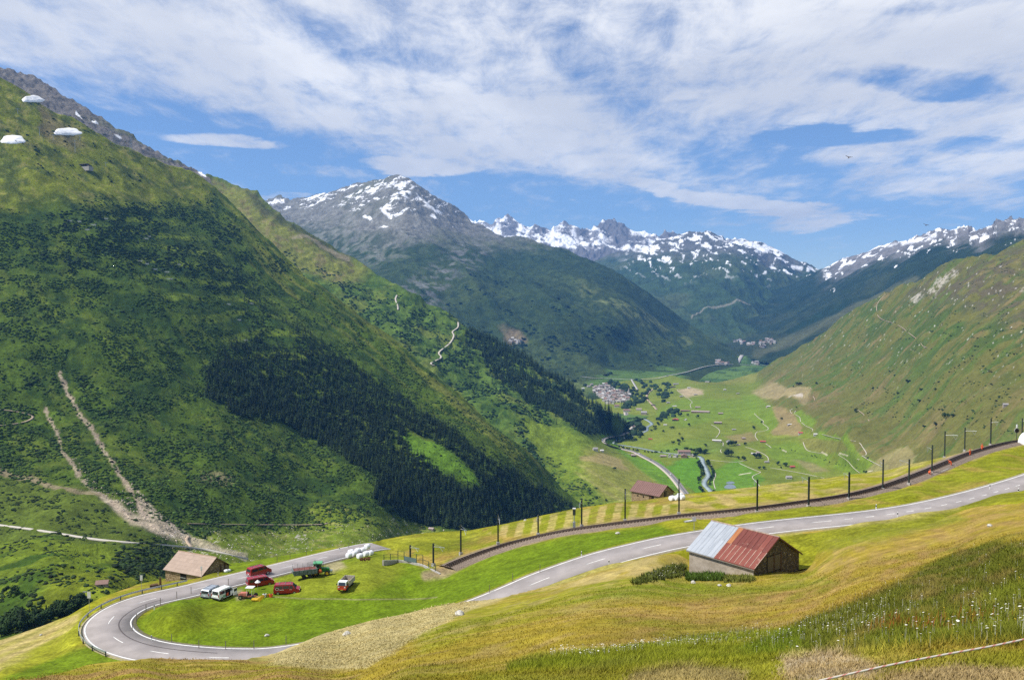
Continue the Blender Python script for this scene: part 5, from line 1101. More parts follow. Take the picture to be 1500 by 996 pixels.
# ================================================================== VEHICLES
def van(label, p, rz, paint, L_=4.9, H_=1.95, open_door=False, cat='van', lettering=False):
    o = thing('van', label, cat, p, rz)
    h = L_/2; prof = [(-h+.05, .32), (-h, .7), (-h+.03, 1.15), (-h+.14, H_-.12), (-h+.3, H_), (h-1.55, H_), (h-1.35, H_-.05), (h-.72, 1.18), (h-.1, .98), (h, .75), (h-.02, .32)]
    tf = lambda x, z: 1 if z < 1.1 else 1-.13*(z-1.1)/(H_-1.1)
    MB().prism(prof, -.95, .95, tf).build('body', paint, o, bevel=.04, smooth=False)
    def sy(z): return .95*tf(0, z)+.012
    g = m_('glass_dark')
    for s in (-1, 1):
        for x0, x1 in ((-h+.35, -.75), (-.65, .45), (.55, h-1.22)):
            z0, z1 = 1.2, H_-.22; xx = x1 if x1 < h-1.3 else h-1.42
            MB().hexa([(x0, s*(sy(z0)-.03), z0), (x1+.2*(x1 > .5), s*(sy(z0)-.03), z0), (x1+.2*(x1 > .5), s*sy(z0), z0), (x0, s*sy(z0), z0), (x0+.03, s*(sy(z1)-.03), z1), (xx, s*(sy(z1)-.03), z1), (xx, s*sy(z1), z1), (x0+.03, s*sy(z1), z1)]).build('side_window', g, o)
        for x in (-h+.85, h-.95):
            w = MB().wheel(x, s*.86, .33, .33, .22).build('wheel', m_('rubber'), o); MB().wheel(x, s*.975, .33, .2, .01, 12).build('rim', m_('rim'), w)
        MB().box(h-.85, h-.7, s*1.0-.1, s*1.0+.1, 1.12, 1.34).build('mirror', m_('black_trim'), o)
        MB().box(-h-.012, -h+.05, s*.86-.06, s*.86+.06, .85, 1.3).build('tail_lamp', m_('red_lamp'), o)
        MB().box(h-.16, h+.012, s*.72-.15, s*.72+.15, .72, .92).build('headlight', m_('lamp_glass'), o)
    MB().hexa([(-h+.0, -.74, 1.22), (-h+.0, .74, 1.22), (-h+.02, .74, 1.22), (-h+.02, -.74, 1.22), (-h+.08, -.68, H_-.2), (-h+.08, .68, H_-.2), (-h+.13, .68, H_-.2), (-h+.13, -.68, H_-.2)]).build('rear_window', g, o)
    MB().hexa([(h-.73, -.8, 1.22), (h-.73, .8, 1.22), (h-.68, .8, 1.22), (h-.68, -.8, 1.22), (h-1.33, -.72, H_-.1), (h-1.33, .72, H_-.1), (h-1.26, .72, H_-.1), (h-1.26, -.72, H_-.1)]).build('windscreen', g, o)
    MB().box(-h-.05, -h+.1, -.88, .88, .34, .56).build('rear_bumper', m_('steel') if paint.name == 'red_paint' else m_('black_trim'), o)
    MB().box(h-.12, h+.04, -.88, .88, .3, .5).build('front_bumper', m_('black_trim'), o)
    MB().box(-h-.02, -h+.02, -.26, .26, .72, .84).build('number_plate', m_('white_paint'), o)
    if open_door:
        MB().box(h-1.7, h-.75, -1.75, -1.70, .45, 1.75).build('open_door', paint, o); MB().box(h-1.6, h-.8, -1.765, -1.69, 1.15, 1.65).build('door_window', g, o)
        MB().box(-.6, .6, -.985, -.955, .45, 1.7).build('door_opening', m_('dark_opening'), o)
        MB().box(-.35, .1, -.99, -.80, .55, 1.1).build('red_crate', m_('hi_vis'), o)
        MB().box(-1.2, -.7, -.985, -.955, .5, .9).build('green_decal', mat('decal_green', (.15,.42,.2), .4), o)
    if lettering:
        mbx = MB(); 
        for k in range(14):
            t0, t1 = 2*math.pi*k/14, 2*math.pi*(k+1)/14; q = lambda t, r: (-1.75+math.cos(t)*r*1.3, -.985, 1.2+math.sin(t)*r)
            mbx.add([q(t0, .20), q(t1, .20), q(t1, .26), q(t0, .26)], [(0, 1, 2, 3)])
        mbx.box(-1.3, -.5, -.985, -.975, .95, 1.03); mbx.box(.6, 1.0, -.985, -.975, .98, 1.05); mbx.build('emblem', m_('white_paint'), o)
    mb = MB(); 
    for x in (-1.4, -.3, .7): mb.box(x-.03, x+.03, -.75, .75, H_+.04, H_+.08)
    for y in (-.75, .75): mb.box(-1.6, .9, y-.02, y+.02, H_, H_+.06)
    o.scale = (.9,)*3
    mb.build('roof_rack', m_('steel') if paint.name != 'van_white' else m_('van_white'), o)
    return o
_r = min(range(len(RD)), key=lambda i: abs(seen(RD[i])[0]-378)+abs(seen(RD[i])[1]-841))
van('red van standing on the upper road, the highest of the red vans', Vector(RD[_r]-nrm(_r)*out_sign*.6), R(47), m_('red_paint'))
van('red van with paler roof, parked on grass just below the highest red van', A2.at(381, 857.5), R(32), m_('red_paint'), 5.2)
van('red van seen side on with a pale round emblem, alone on the meadow', A2.at(420.5, 868.5), R(8), m_('red_paint'), 4.9, lettering=True)
van('silver grey van at the left end of the parked vehicles', A2.at(311, 872.5), R(73), m_('silver_paint'), 4.7, 1.9)
van('white van with an open side door next to the silver van', A2.at(328.5, 874.5), R(64), m_('van_white'), 4.7, 2.0, open_door=True)

# green tractor
p = A2.at(469, 842); o = thing('tractor', 'green tractor with yellow rims hitched to the grey trailer', 'tractor', p, R(8))
MB().prism([(-.3, .8), (.2, .7), (1.9, .75), (1.95, 1.3), (1.7, 1.5), (.3, 1.6), (-.3, 1.5)], -.38, .38).build('bonnet', m_('green_paint'), o, bevel=.04)
MB().box(-1.5, .3, -.45, .45, .5, 1.0).build('chassis', m_('dark_green'), o)
MB().prism([(-1.25, 1.0), (.35, 1.0), (.25, 2.5), (-1.15, 2.5)], -.72, .72).build('cab_glass', m_('glass_dark'), o)
mb = MB()
for x0, x1 in ((-1.25, -1.15), (.35, .25)):
    for y in (-.74, .74): mb.tube((x0, y, 1.0), (x1, y, 2.5), .05, 5)
mb.build('cab_frame', m_('green_paint'), o)
MB().box(-1.35, .5, -.85, .85, 2.5, 2.72).build('cab_roof', mat('roof_green', (.10,.36,.16), .35), o, bevel=.05)
for s in (-1, 1):
    w = MB().wheel(-.85, s*.82, .82, .82, .45, 20).build('rear_wheel', m_('rubber'), o); MB().wheel(-.85, s*1.06, .82, .46, .02, 14).build('rim', m_('yellow_paint'), w)
    w = MB().wheel(1.45, s*.75, .55, .55, .32, 18).build('front_wheel', m_('rubber'), o); MB().wheel(1.45, s*.93, .55, .3, .02, 12).build('rim', m_('yellow_paint'), w)
    MB().box(-1.5, -.2, s*.82-.26, s*.82+.26, 1.66, 1.74).build('mudguard', m_('green_paint'), o)
MB().tube((.6, .3, 1.5), (.6, .3, 2.6), .05, 6).build('exhaust', m_('black_trim'), o); MB().box(2.0, 2.5, -.4, .4, .55, 1.0).build('front_weight', m_('steel'), o)
o.scale = (.9,)*3
# forage trailer
p = A2.at(448.5, 846); o = thing('trailer', 'grey green high sided trailer hitched behind the green tractor', 'trailer', p, R(22))
MB().prism([(-2.7, 1.35), (-2.3, .95), (1.9, .95), (2.1, 1.2), (2.1, 1.9), (-2.7, 1.9)], -1.05, 1.05).build('bed', mat('trailer_grey', (.13,.17,.17), .6, var=.3, scale=2), o, bevel=.03)
MB().box(-2.5, 1.9, -.93, .93, 1.88, 1.915).build('load_floor', mat('load', (.16,.06,.05), .9, var=.5, scale=3), o)
mb = MB()
for x in (-2.5, -1.5, -.5, .5, 1.9):
    for y in (-1.02, 1.02): mb.tube((x, y, 1.9), (x, y, 2.75 if x < 1 else 3.1), .03, 4)
for y in (-1.02, 1.02): mb.tube((.5, y, 2.3), (1.9, y, 2.3), .02, 4); mb.tube((.5, y, 2.7), (1.9, y, 2.9), .02, 4)
for z in (2.2, 2.5, 2.8, 3.05): mb.tube((1.9, -1.02, z), (1.9, 1.02, z), .025, 4)
mb.build('rack_frame', m_('dark_green'), o)
for k in range(6): MB().box(-2.2+k*.75, -2.14+k*.75, -1.09, -1.055, 1.0, 1.88).build('side_rib', m_('dark_green'), o)
MB().box(-2.4, 2.2, -.4, .4, .7, .94).build('frame', m_('dark_metal'), o); MB().tube((2.0, 0, .8), (3.3, 0, .65), .08, 6).build('drawbar', m_('dark_metal'), o); MB().blob((2.75, 0, 1.0), .42, 2, (1, 1, 1), .05, 2).build('gearbox_cover', m_('orange_paint'), o)
for x in (-.5, .7):
    for s in (-1, 1): MB().wheel(x, s*.85, .42, .42, .3, 16).build('wheel', m_('rubber'), o)
o.scale = (.92,)*3
# mountain transporter
p = A2.at(506.5, 861.5); o = thing('truck', 'small red and white flatbed truck parked alone at the right of the meadow', 'truck', p, R(-98))
MB().prism([(.9, .6), (2.2, .6), (2.28, 1.25), (.9, 1.25)], -.85, .85).build('lower_cab', mat('truck_red', (.50,.07,.035), .4, var=.15), o, bevel=.04)
MB().prism([(.95, 1.25), (2.26, 1.25), (2.1, 1.98), (1.0, 1.98)], -.83, .83).build('upper_cab', m_('van_white'), o, bevel=.04)
MB().hexa([(2.27, -.7, 1.3), (2.27, .7, 1.3), (2.3, .7, 1.3), (2.3, -.7, 1.3), (2.11, -.66, 1.85), (2.11, .66, 1.85), (2.15, .66, 1.85), (2.15, -.66, 1.85)]).build('windscreen', m_('glass_dark'), o)
for s in (-1, 1):
    MB().box(1.2, 1.95, s*.845-.01, s*.845+.01, 1.32, 1.8).build('side_window', m_('glass_dark'), o); MB().box(2.25, 2.31, s*.6-.12, s*.6+.12, .85, 1.05).build('headlight', m_('lamp_glass'), o)
    MB().box(2.0, 2.1, s*1.05-.1, s*1.05+.1, 1.3, 1.6).build('mirror', m_('black_trim'), o)
    for x in (-1.6, 1.5): MB().wheel(x, s*.75, .4, .4, .32, 16).build('wheel', m_('rubber'), o)
MB().box(2.26, 2.38, -.85, .85, .5, .72).build('bumper', m_('truck_red'), o)
MB().box(-2.4, .8, -.4, .4, .55, .8).build('chassis', m_('dark_metal'), o)
bd = mat('bed_board', (.42,.39,.33), .8, var=.3, scale=4); mb = MB(); mb.box(-2.6, .8, -.98, .98, .8, .9); mb.build('bed_floor', mat('hay_load', (.32,.24,.14), .9, var=.3, scale=5), o)
for nm, bx in (('side_board', (-2.6,.8,-1.02,-.96,.8,1.75)), ('side_board', (-2.6,.8,.96,1.02,.8,1.75)), ('tail_board', (-2.64,-2.58,-1.0,1.0,.8,1.75)), ('head_board', (.78,.84,-1.0,1.0,.8,1.9))): MB().box(*bx).build(nm, bd, o)
o.scale = (.9,)*3
# small orange mower
p = A2.at(364, 876); o = thing('mower_tractor', 'small faded red hillside mower with a white canopy beside the vans', 'tractor', p, R(-5))
MB().prism([(-1.6, .5), (-.2, .5), (-.1, .9), (-.4, 1.05), (-1.4, 1.0), (-1.65, .8)], -.42, .42).build('engine_hood', mat('faded_red', (.48,.17,.12), .5, var=.2), o, bevel=.04)
MB().box(-1.3, 1.3, -.35, .35, .35, .55).build('chassis', m_('faded_red'), o)
mb = MB()
for x in (-.1, .8):
    for y in (-.5, .5): mb.tube((x, y, .6), (x, y, 1.9), .03, 5)
mb.build('roll_frame', m_('white_paint'), o); MB().box(-.35, 1.0, -.62, .62, 1.9, 2.0).build('canopy', m_('white_paint'), o, bevel=.03)
MB().box(.0, .4, -.25, .25, .55, .8).box(-.05, .05, -.25, .25, .55, 1.15).build('seat', m_('black_trim'), o); MB().tube((.75, 0, .6), (.6, 0, 1.15), .03, 5).build('steering_column', m_('black_trim'), o)
for x in (-1.1, 1.0):
    for s in (-1, 1): w = MB().wheel(x, s*.72, .36, .36, .3, 14).build('wheel', m_('rubber'), o); MB().wheel(x, s*.88, .36, .17, .01, 10).build('rim', m_('rim'), w)
p = A2.at(376, 878); o = thing('mower_deck', 'yellow cutter implement lying in front of the small red mower', 'farm implement', p, R(-5))
MB().box(-.6, .6, -1.0, 1.0, .15, .35).build('deck', m_('yellow_paint'), o)
for y in (-.9, -.3, .3, .9): MB().wheel(.75, y, .28, .28, .06, 12).build('tine_wheel', m_('yellow_paint'), o)
MB().tube((-.9, 0, .5), (.3, 0, .4), .05, 5).build('hitch', m_('dark_metal'), o)
for a, b, c_, lab, mm in ((387.5,874,.28,'white bucket on the grass right of the yellow implement','white_paint'),(392,873.5,.26,'yellow canister on the grass between bucket and red can','yellow_paint'),(397,874,.26,'red can at the end of the row on the grass','hi_vis')):
    q = MB().tube((0, 0, 0), (0, 0, c_*1.9), c_, 12, c_*1.15).build('canister', m_(mm)); MB().tube((0, 0, c_*1.9), (0, 0, c_*2.05), c_*.7, 10).build('cap', m_('black_trim'), q); q.location = A2.at(a, b); tag(q, lab, 'canister')
p = A2.at(377.5, 863.5); o = thing('parasol', 'small white parasol on a pole behind the red mower', 'parasol', p)
MB().tube((0, 0, 0), (0, 0, 1.5), .03, 6).build('pole', m_('galv'), o); MB().tube((0, 0, 1.35), (0, 0, 1.75), .5, 10, .05).build('canopy', m_('white_paint'), o)

# ================================================================== WORKERS ON THE LINE
def figure(label, p, rz, pose, h=1.78):
    """one continuous body grown from a jointed skeleton"""
    J = {'pel': (0, 0, .95), 'chest': (0, 0, 1.3), 'neck': (0, 0, 1.5), 'head': (0, .02, 1.66), 'top': (0, .02, 1.74), 'sl': (-.2, 0, 1.42), 'el': (-.27, .03, 1.14), 'hl': (-.26, .14, .92), 'sr': (.2, 0, 1.42), 'er': (.27, .03, 1.14), 'hr': (.26, .14, .92),
         'kl': (-.11, .03, .5), 'al': (-.13, 0, .08), 'tl': (-.14, .16, .04), 'kr': (.11, .03, .5), 'ar': (.13, 0, .08), 'tr': (.14, .16, .04)}
    J.update(pose)
    Rr = {'pel': .15, 'chest': .17, 'neck': .065, 'head': .105, 'top': .08, 'sl': .085, 'el': .055, 'hl': .045, 'sr': .085, 'er': .055, 'hr': .045, 'kl': .075, 'al': .055, 'tl': .045, 'kr': .075, 'ar': .055, 'tr': .045}
    ks = list(J); idx = {k: i for i, k in enumerate(ks)}
    E_ = [('pel','chest'),('chest','neck'),('neck','head'),('head','top'),('chest','sl'),('sl','el'),('el','hl'),('chest','sr'),('sr','er'),('er','hr'),('pel','kl'),('kl','al'),('al','tl'),('pel','kr'),('kr','ar'),('ar','tr')]
    me = bpy.data.meshes.new('body'); me.from_pydata([J[k] for k in ks], [(idx[a], idx[b]) for a, b in E_], [])
    ob = bpy.data.objects.new('person', me); COL.objects.link(ob); ob.modifiers.new('skin', 'SKIN'); ob.modifiers.new('sub', 'SUBSURF').levels = 1; ob.modifiers['sub'].render_levels = 1
    for i, k in enumerate(ks): me.skin_vertices[0].data[i].radius = (Rr[k], Rr[k]*.8 if k in ('chest', 'pel') else Rr[k])
    me.skin_vertices[0].data[0].use_root = True
    dg = bpy.context.evaluated_depsgraph_get(); nm = bpy.data.meshes.new_from_object(ob.evaluated_get(dg)); bpy.data.objects.remove(ob); ob = bpy.data.objects.new('person', nm); COL.objects.link(ob)
    nm.materials.clear(); nm.materials.append(m_('hi_vis')); nm.materials.append(m_('skin'))
    hd = Vector(J['head']); hands = (Vector(J['hl']), Vector(J['hr']))
    for f in nm.polygons:
        if (f.center-hd).length < .19 or any((f.center-x).length < .08 for x in hands): f.material_index = 1
        f.use_smooth = True
    hm = MB().blob((0, 0, 0), .135, 2, (1, 1.1, .75), 0).build('helmet', mat('helmet_red', (.6,.10,.04), .4), ob, smooth=True); hm.location = Vector(J['top'])+Vector((0, 0, .03))
    ob.location = p; ob.rotation_euler = (0, 0, rz); tag(ob, label, 'person'); return ob
figure('worker in orange crouching beside the trackside mast at the end of the cable trough', A2.at(1361, 697), R(-60), {'pel': (0,-.1,.55), 'chest': (0,.12,.85), 'neck': (0,.24,1.0), 'head': (0,.32,1.13), 'top': (0,.34,1.22), 'sl': (-.2,.15,.95), 'el': (-.25,.35,.7), 'hl': (-.15,.55,.55), 'sr': (.2,.15,.95), 'er': (.25,.35,.7), 'hr': (.15,.55,.55), 'kl': (-.18,.25,.55), 'kr': (.18,.25,.5), 'al': (-.15,.0,.1), 'tl': (-.16,.16,.04), 'ar': (.15,.05,.1), 'tr': (.16,.2,.04)})
figure('worker in orange bending down below the track in the middle of the cable trough', A2.at(1393.5, 682.5), R(40), {'chest': (0,.25,1.15), 'neck': (0,.42,1.22), 'head': (0,.55,1.25), 'top': (0,.62,1.27), 'sl': (-.2,.3,1.18), 'el': (-.22,.42,.9), 'hl': (-.15,.5,.65), 'sr': (.2,.3,1.18), 'er': (.22,.42,.9), 'hr': (.15,.5,.65)})
figure('worker in orange standing on the near side of the track, beside the farthest worker', A2.at(1421, 669), R(20), {'hl': (-.2,.3,1.1), 'el': (-.27,.06,1.15)})
figure('worker in orange farthest up the track, beside the highest mast', A2.at(1438.5, 661), R(160), {'kr': (.12,.12,.5), 'ar': (.13,.1,.08), 'tr': (.14,.26,.04)})

# boulders by the barn and in the slopes
bf = MB().blob((0, 0, 0), 1, 2, (1, .8, .6), .22, 5).build('boulder', m_('boulder')); first_b = True
for a, b, s, ly, lab in ((1015.5,854,.42,A1,'pale flat boulder left of the pair below the patched roof barn'),(1035,848.5,.40,A1,'rounded pale boulder nearest the weeds under the patched roof barn'),(1054.5,858.5,.34,A1,'small pale boulder below the middle of the patched roof barn'),(1068,858,.36,A1,'tilted pale boulder right of the small one below the barn'),
   (674,900.5,.6,A1,'pale boulder at the upper edge of the green slope by the hay strip'),(508,929.5,.5,A1,'pale stone sticking out of the raked hay strip'),(391,931,.4,A2,'flat pale stone in the middle of the hairpin meadow'),(1450,771,.35,A1,'lone stone on the brown slope at the right'),(905,782,.5,A2,'pale stone on the bank below the track'),(60,930,.3,A2,'small dark lump in the dry hay left of the bend')):
    c = bf if first_b else bf.copy()
    if not first_b: COL.objects.link(c)
    first_b = False; c.location = ly.at(a, b)+Vector((0, 0, s*.2)); c.scale = (s,)*3; c.rotation_euler = (random.uniform(-.3, .3), random.uniform(-.3, .3), random.uniform(0, 6)); tag(c, lab, 'boulder')
# ================================================================== PATHS, WATER, VALLEY ROAD
def path(name, pts, layers, w, material, lift=.5, sub=4, label=None, thick=.6):
    q = smooth_pts(pts, sub); P3 = np.array([pick(a, b, layers) for a, b in q])
    o = struct(ribbon(name, smooth_line(P3, 2), w/2, material, lift=lift, thick=thick)); return o
gp = m_('gravel_path'); bp_ = m_('brown_path')
for pts in ([(1105,605.7),(1111,612),(1119,617),(1117,620.4),(1126.7,627.5),(1118,631.7),(1109,632.4),(1106,638.7),(1110.5,645)], [(1160,606),(1157,601),(1160.4,600)], [(1166,600.8),(1164,606.4),(1172,611.3),(1172.4,617),(1180.8,624),(1191.4,628.9),(1187.8,633)],
  [(1176.6,647.8),(1180.8,658.4),(1190,662),(1205,664)], [(1204,636),(1233.5,643.6),(1257.4,647),(1264,656),(1270,665.4),(1263,667.5)], [(1263,667.5),(1275.7,675.3),(1292.6,683.7)], [(1122,650),(1127,653.5),(1130,656)],
  [(1092,655),(1100,657),(1117,664),(1125,669.6),(1125.3,675)], [(1128,685),(1163,690.7),(1198,698),(1215,703)], [(1042,622),(1055.5,630.7),(1048.3,641.6)], [(1058.5,647),(1059.8,651.8),(1055,660.2),(1058,663)],
  [(1038.7,673.5),(1054,675.3),(1078.4,677),(1093,673.5)], [(1083,678.3),(1097.7,685),(1109.8,689.8),(1114.6,692),(1101,698),(1108.5,706),(1113.4,713)], [(1042,680.7),(1044,688),(1049,695.8),(1045,704.8),(1048,716)], [(992,571),(995.4,575),(1001.8,579.3),(1014.7,589),(1010.7,592),(1012.7,598.5)],
  [(1228,666),(1242,675),(1250,685),(1260,693)], [(965,668),(990,669.5),(1020,670)], [(895,662),(925,666)]):
    path('path', pts, [V, D], 2.0, gp)
for pts in ([(1185,560),(1187,567),(1192.8,576),(1190.7,579.7),(1194,586.7)], [(1297,431),(1286.7,442),(1284,452.7),(1289,467),(1310.7,474),(1329,486),(1348,500.7),(1353,508.7),(1366,510)], [(1256,600),(1268,610),(1278,625)], [(1334,512),(1340,516)]): path('path', pts, [V], 2.6, bp_)
for pts in ([(-5,769),(0,770),(60,778),(130,790),(200,797),(280,802),(330,812),(362,819)],): path('path', pts, [C], 2.4, mat('paved_path', (.50,.46,.40), .9, var=.15), lift=1.3, thick=1.8)
for pts in ([(-5,599),(0,600),(30,604),(50,611),(30,620),(-5,624)], [(275,767),(330,768),(460,769),(480,766)], [(276,786),(272,792),(280,801)]): path('path', pts, [C], 2.8, bp_, lift=.7)
for pts in ([(671,473),(671,481),(662,487),(665.4,492.6),(658.6,504),(645,515),(642.8,519.8),(647,525.4),(630,533),(637,536.8)], [(581.5,433.6),(579,440),(582.7,447),(583,455)]): path('path', pts, [D], 5.5, mat('lane', (.46,.42,.36), .9, var=.1), lift=3.0)
for pts in ([(883,555),(913,556.7),(930,556.7),(960,555.7),(976.7,551.7),(1006.7,546),(1036.7,536.7),(1074,534.5)], [(925,557),(930,566),(934,572)], [(850,552),(870,555),(883,555)]): path('road', pts, [M1, V], 9, mat('far_road', (.42,.40,.38), .9, var=.1), lift=5)
path('road', [(1080,534.5),(1110,536),(1125,536)], [W], 9, m_('far_road'), lift=5)
path('road', [(1079,535),(1085,524),(1092,513)], [W], 26, m_('far_road'), lift=5)
path('path', [(1063,497),(1072,488),(1080,492)], [W, M3], 9, m_('brown_path'), lift=6)
hw = [(1020,742),(1005,725),(985.3,699),(964.3,680.8),(943,669.5),(929,661.8),(908,657),(888.4,651.3),(881.5,645.7),(887,640.8),(908,638),(922,631.6),(928,625.5),(925,619),(919,612),(916.5,604)]
path('road', hw, [V, D], 17, mat('road_verge', (.46,.40,.34), .9, var=.15), lift=.8)
rdv = path('road', hw, [V, D], 7, mat('valley_asphalt', (.20,.195,.195), .85, var=.1), lift=1.3)
wat = m_('river_water')
path('river', [(1044,728),(1040.7,718.7),(1032.6,711),(1032,704),(1037.5,698),(1036.5,692),(1033,684),(1029,677),(1028,671),(1020,667.5),(1005,666)], [V], 12.5, wat, lift=.9)
path('river', [(1005,666),(970,663),(930,655),(900,650.5),(898,647),(905,644),(925,639),(941,634),(948,630),(947,625.5),(955.5,621.5),(949,616),(940,612)], [V, D], 12, wat, lift=.9)
path('path', [(962,600),(955,592),(947,583),(950,575),(957,570),(964,566)], [V], 9, bp_, lift=.8)
def pond(px, py, rx, ry):
    pts = [V.at(px+rx*math.cos(t)*(1+.12*math.sin(3*t)), py+ry*math.sin(t)) for t in np.linspace(0, 2*math.pi, 24, endpoint=False)]; z = max(p.z for p in pts)+.3
    mb = MB(); mb.add([(p.x, p.y, z) for p in pts]+[(p.x, p.y, z-1.5) for p in pts], [tuple(range(24))]+[(k, (k+1) % 24, 24+(k+1) % 24, 24+k) for k in range(24)]); return struct(mb.build('pond', m_('pond_water')))
pond(1070, 707, 6.2, 1.9); pond(1069.5, 713, 8.5, 3.4)

# ================================================================== HOUSES
mat('wall_white', (.50,.48,.45), .85, var=.1); mat('wall_dark', (.06,.04,.03), .85, var=.3); mat('wall_brown', (.22,.14,.09), .85, var=.25); mat('wall_stone', (.34,.29,.24), .9, var=.25, scale=2)
mat('roof_dark', (.10,.08,.075), .8, var=.2); mat('roof_grey', (.30,.28,.28), .75, var=.2); mat('roof_pink', (.36,.29,.26), .8, var=.15); mat('roof_red', (.42,.09,.07), .7, var=.15); mat('roof_brown', (.24,.15,.12), .8, var=.2); mat('roof_pale', (.55,.53,.50), .7, var=.1)
def house(label, p, rz, L_, W_, h, rh, wm, rm, name='house', cat='house', group=None, wins=0, chim=False, door=True):
    o = thing(name, label, cat, p, rz, group)
    MB().prism([(-W_/2, -3), (W_/2, -3), (W_/2, h), (0, h+rh-.12), (-W_/2, h)], -L_/2, L_/2).build('wall', m_(wm), o)
    for ch in o.children:
        for v in ch.data.vertices: v.co = (v.co.y, v.co.x, v.co.z)
    ov = .6; k = rh/(W_/2); mb = MB()
    for s in (-1, 1):
        mb.hexa([(-L_/2-ov, s*(W_/2+ov), h-ov*k), (L_/2+ov, s*(W_/2+ov), h-ov*k), (L_/2+ov, 0, h+rh), (-L_/2-ov, 0, h+rh), (-L_/2-ov, s*(W_/2+ov), h-ov*k+.3), (L_/2+ov, s*(W_/2+ov), h-ov*k+.3), (L_/2+ov, 0, h+rh+.3), (-L_/2-ov, 0, h+rh+.3)])
    r = mb.build('roof', m_(rm), o)
    if chim: MB().box(-.5, .5, .8, 1.6, h+rh*.4, h+rh+1.2).build('chimney', m_('wall_stone'), r)
    for i in range(wins):
        x = -L_/2+L_*(i+.5)/wins
        MB().box(x-.6, x+.6, -W_/2-.06, -W_/2+.02, h*.35, h*.35+1.3).build('window', m_('glass_dark'), o)
        if h > 5: MB().box(x-.6, x+.6, -W_/2-.06, -W_/2+.02, h*.35+2.6, h*.35+3.8).build('window', m_('glass_dark'), o)
    if door and wins: MB().box(L_/2-.02, L_/2+.06, -.7, .7, 0, 2.2).build('door', m_('brown_wood'), o)
    return o
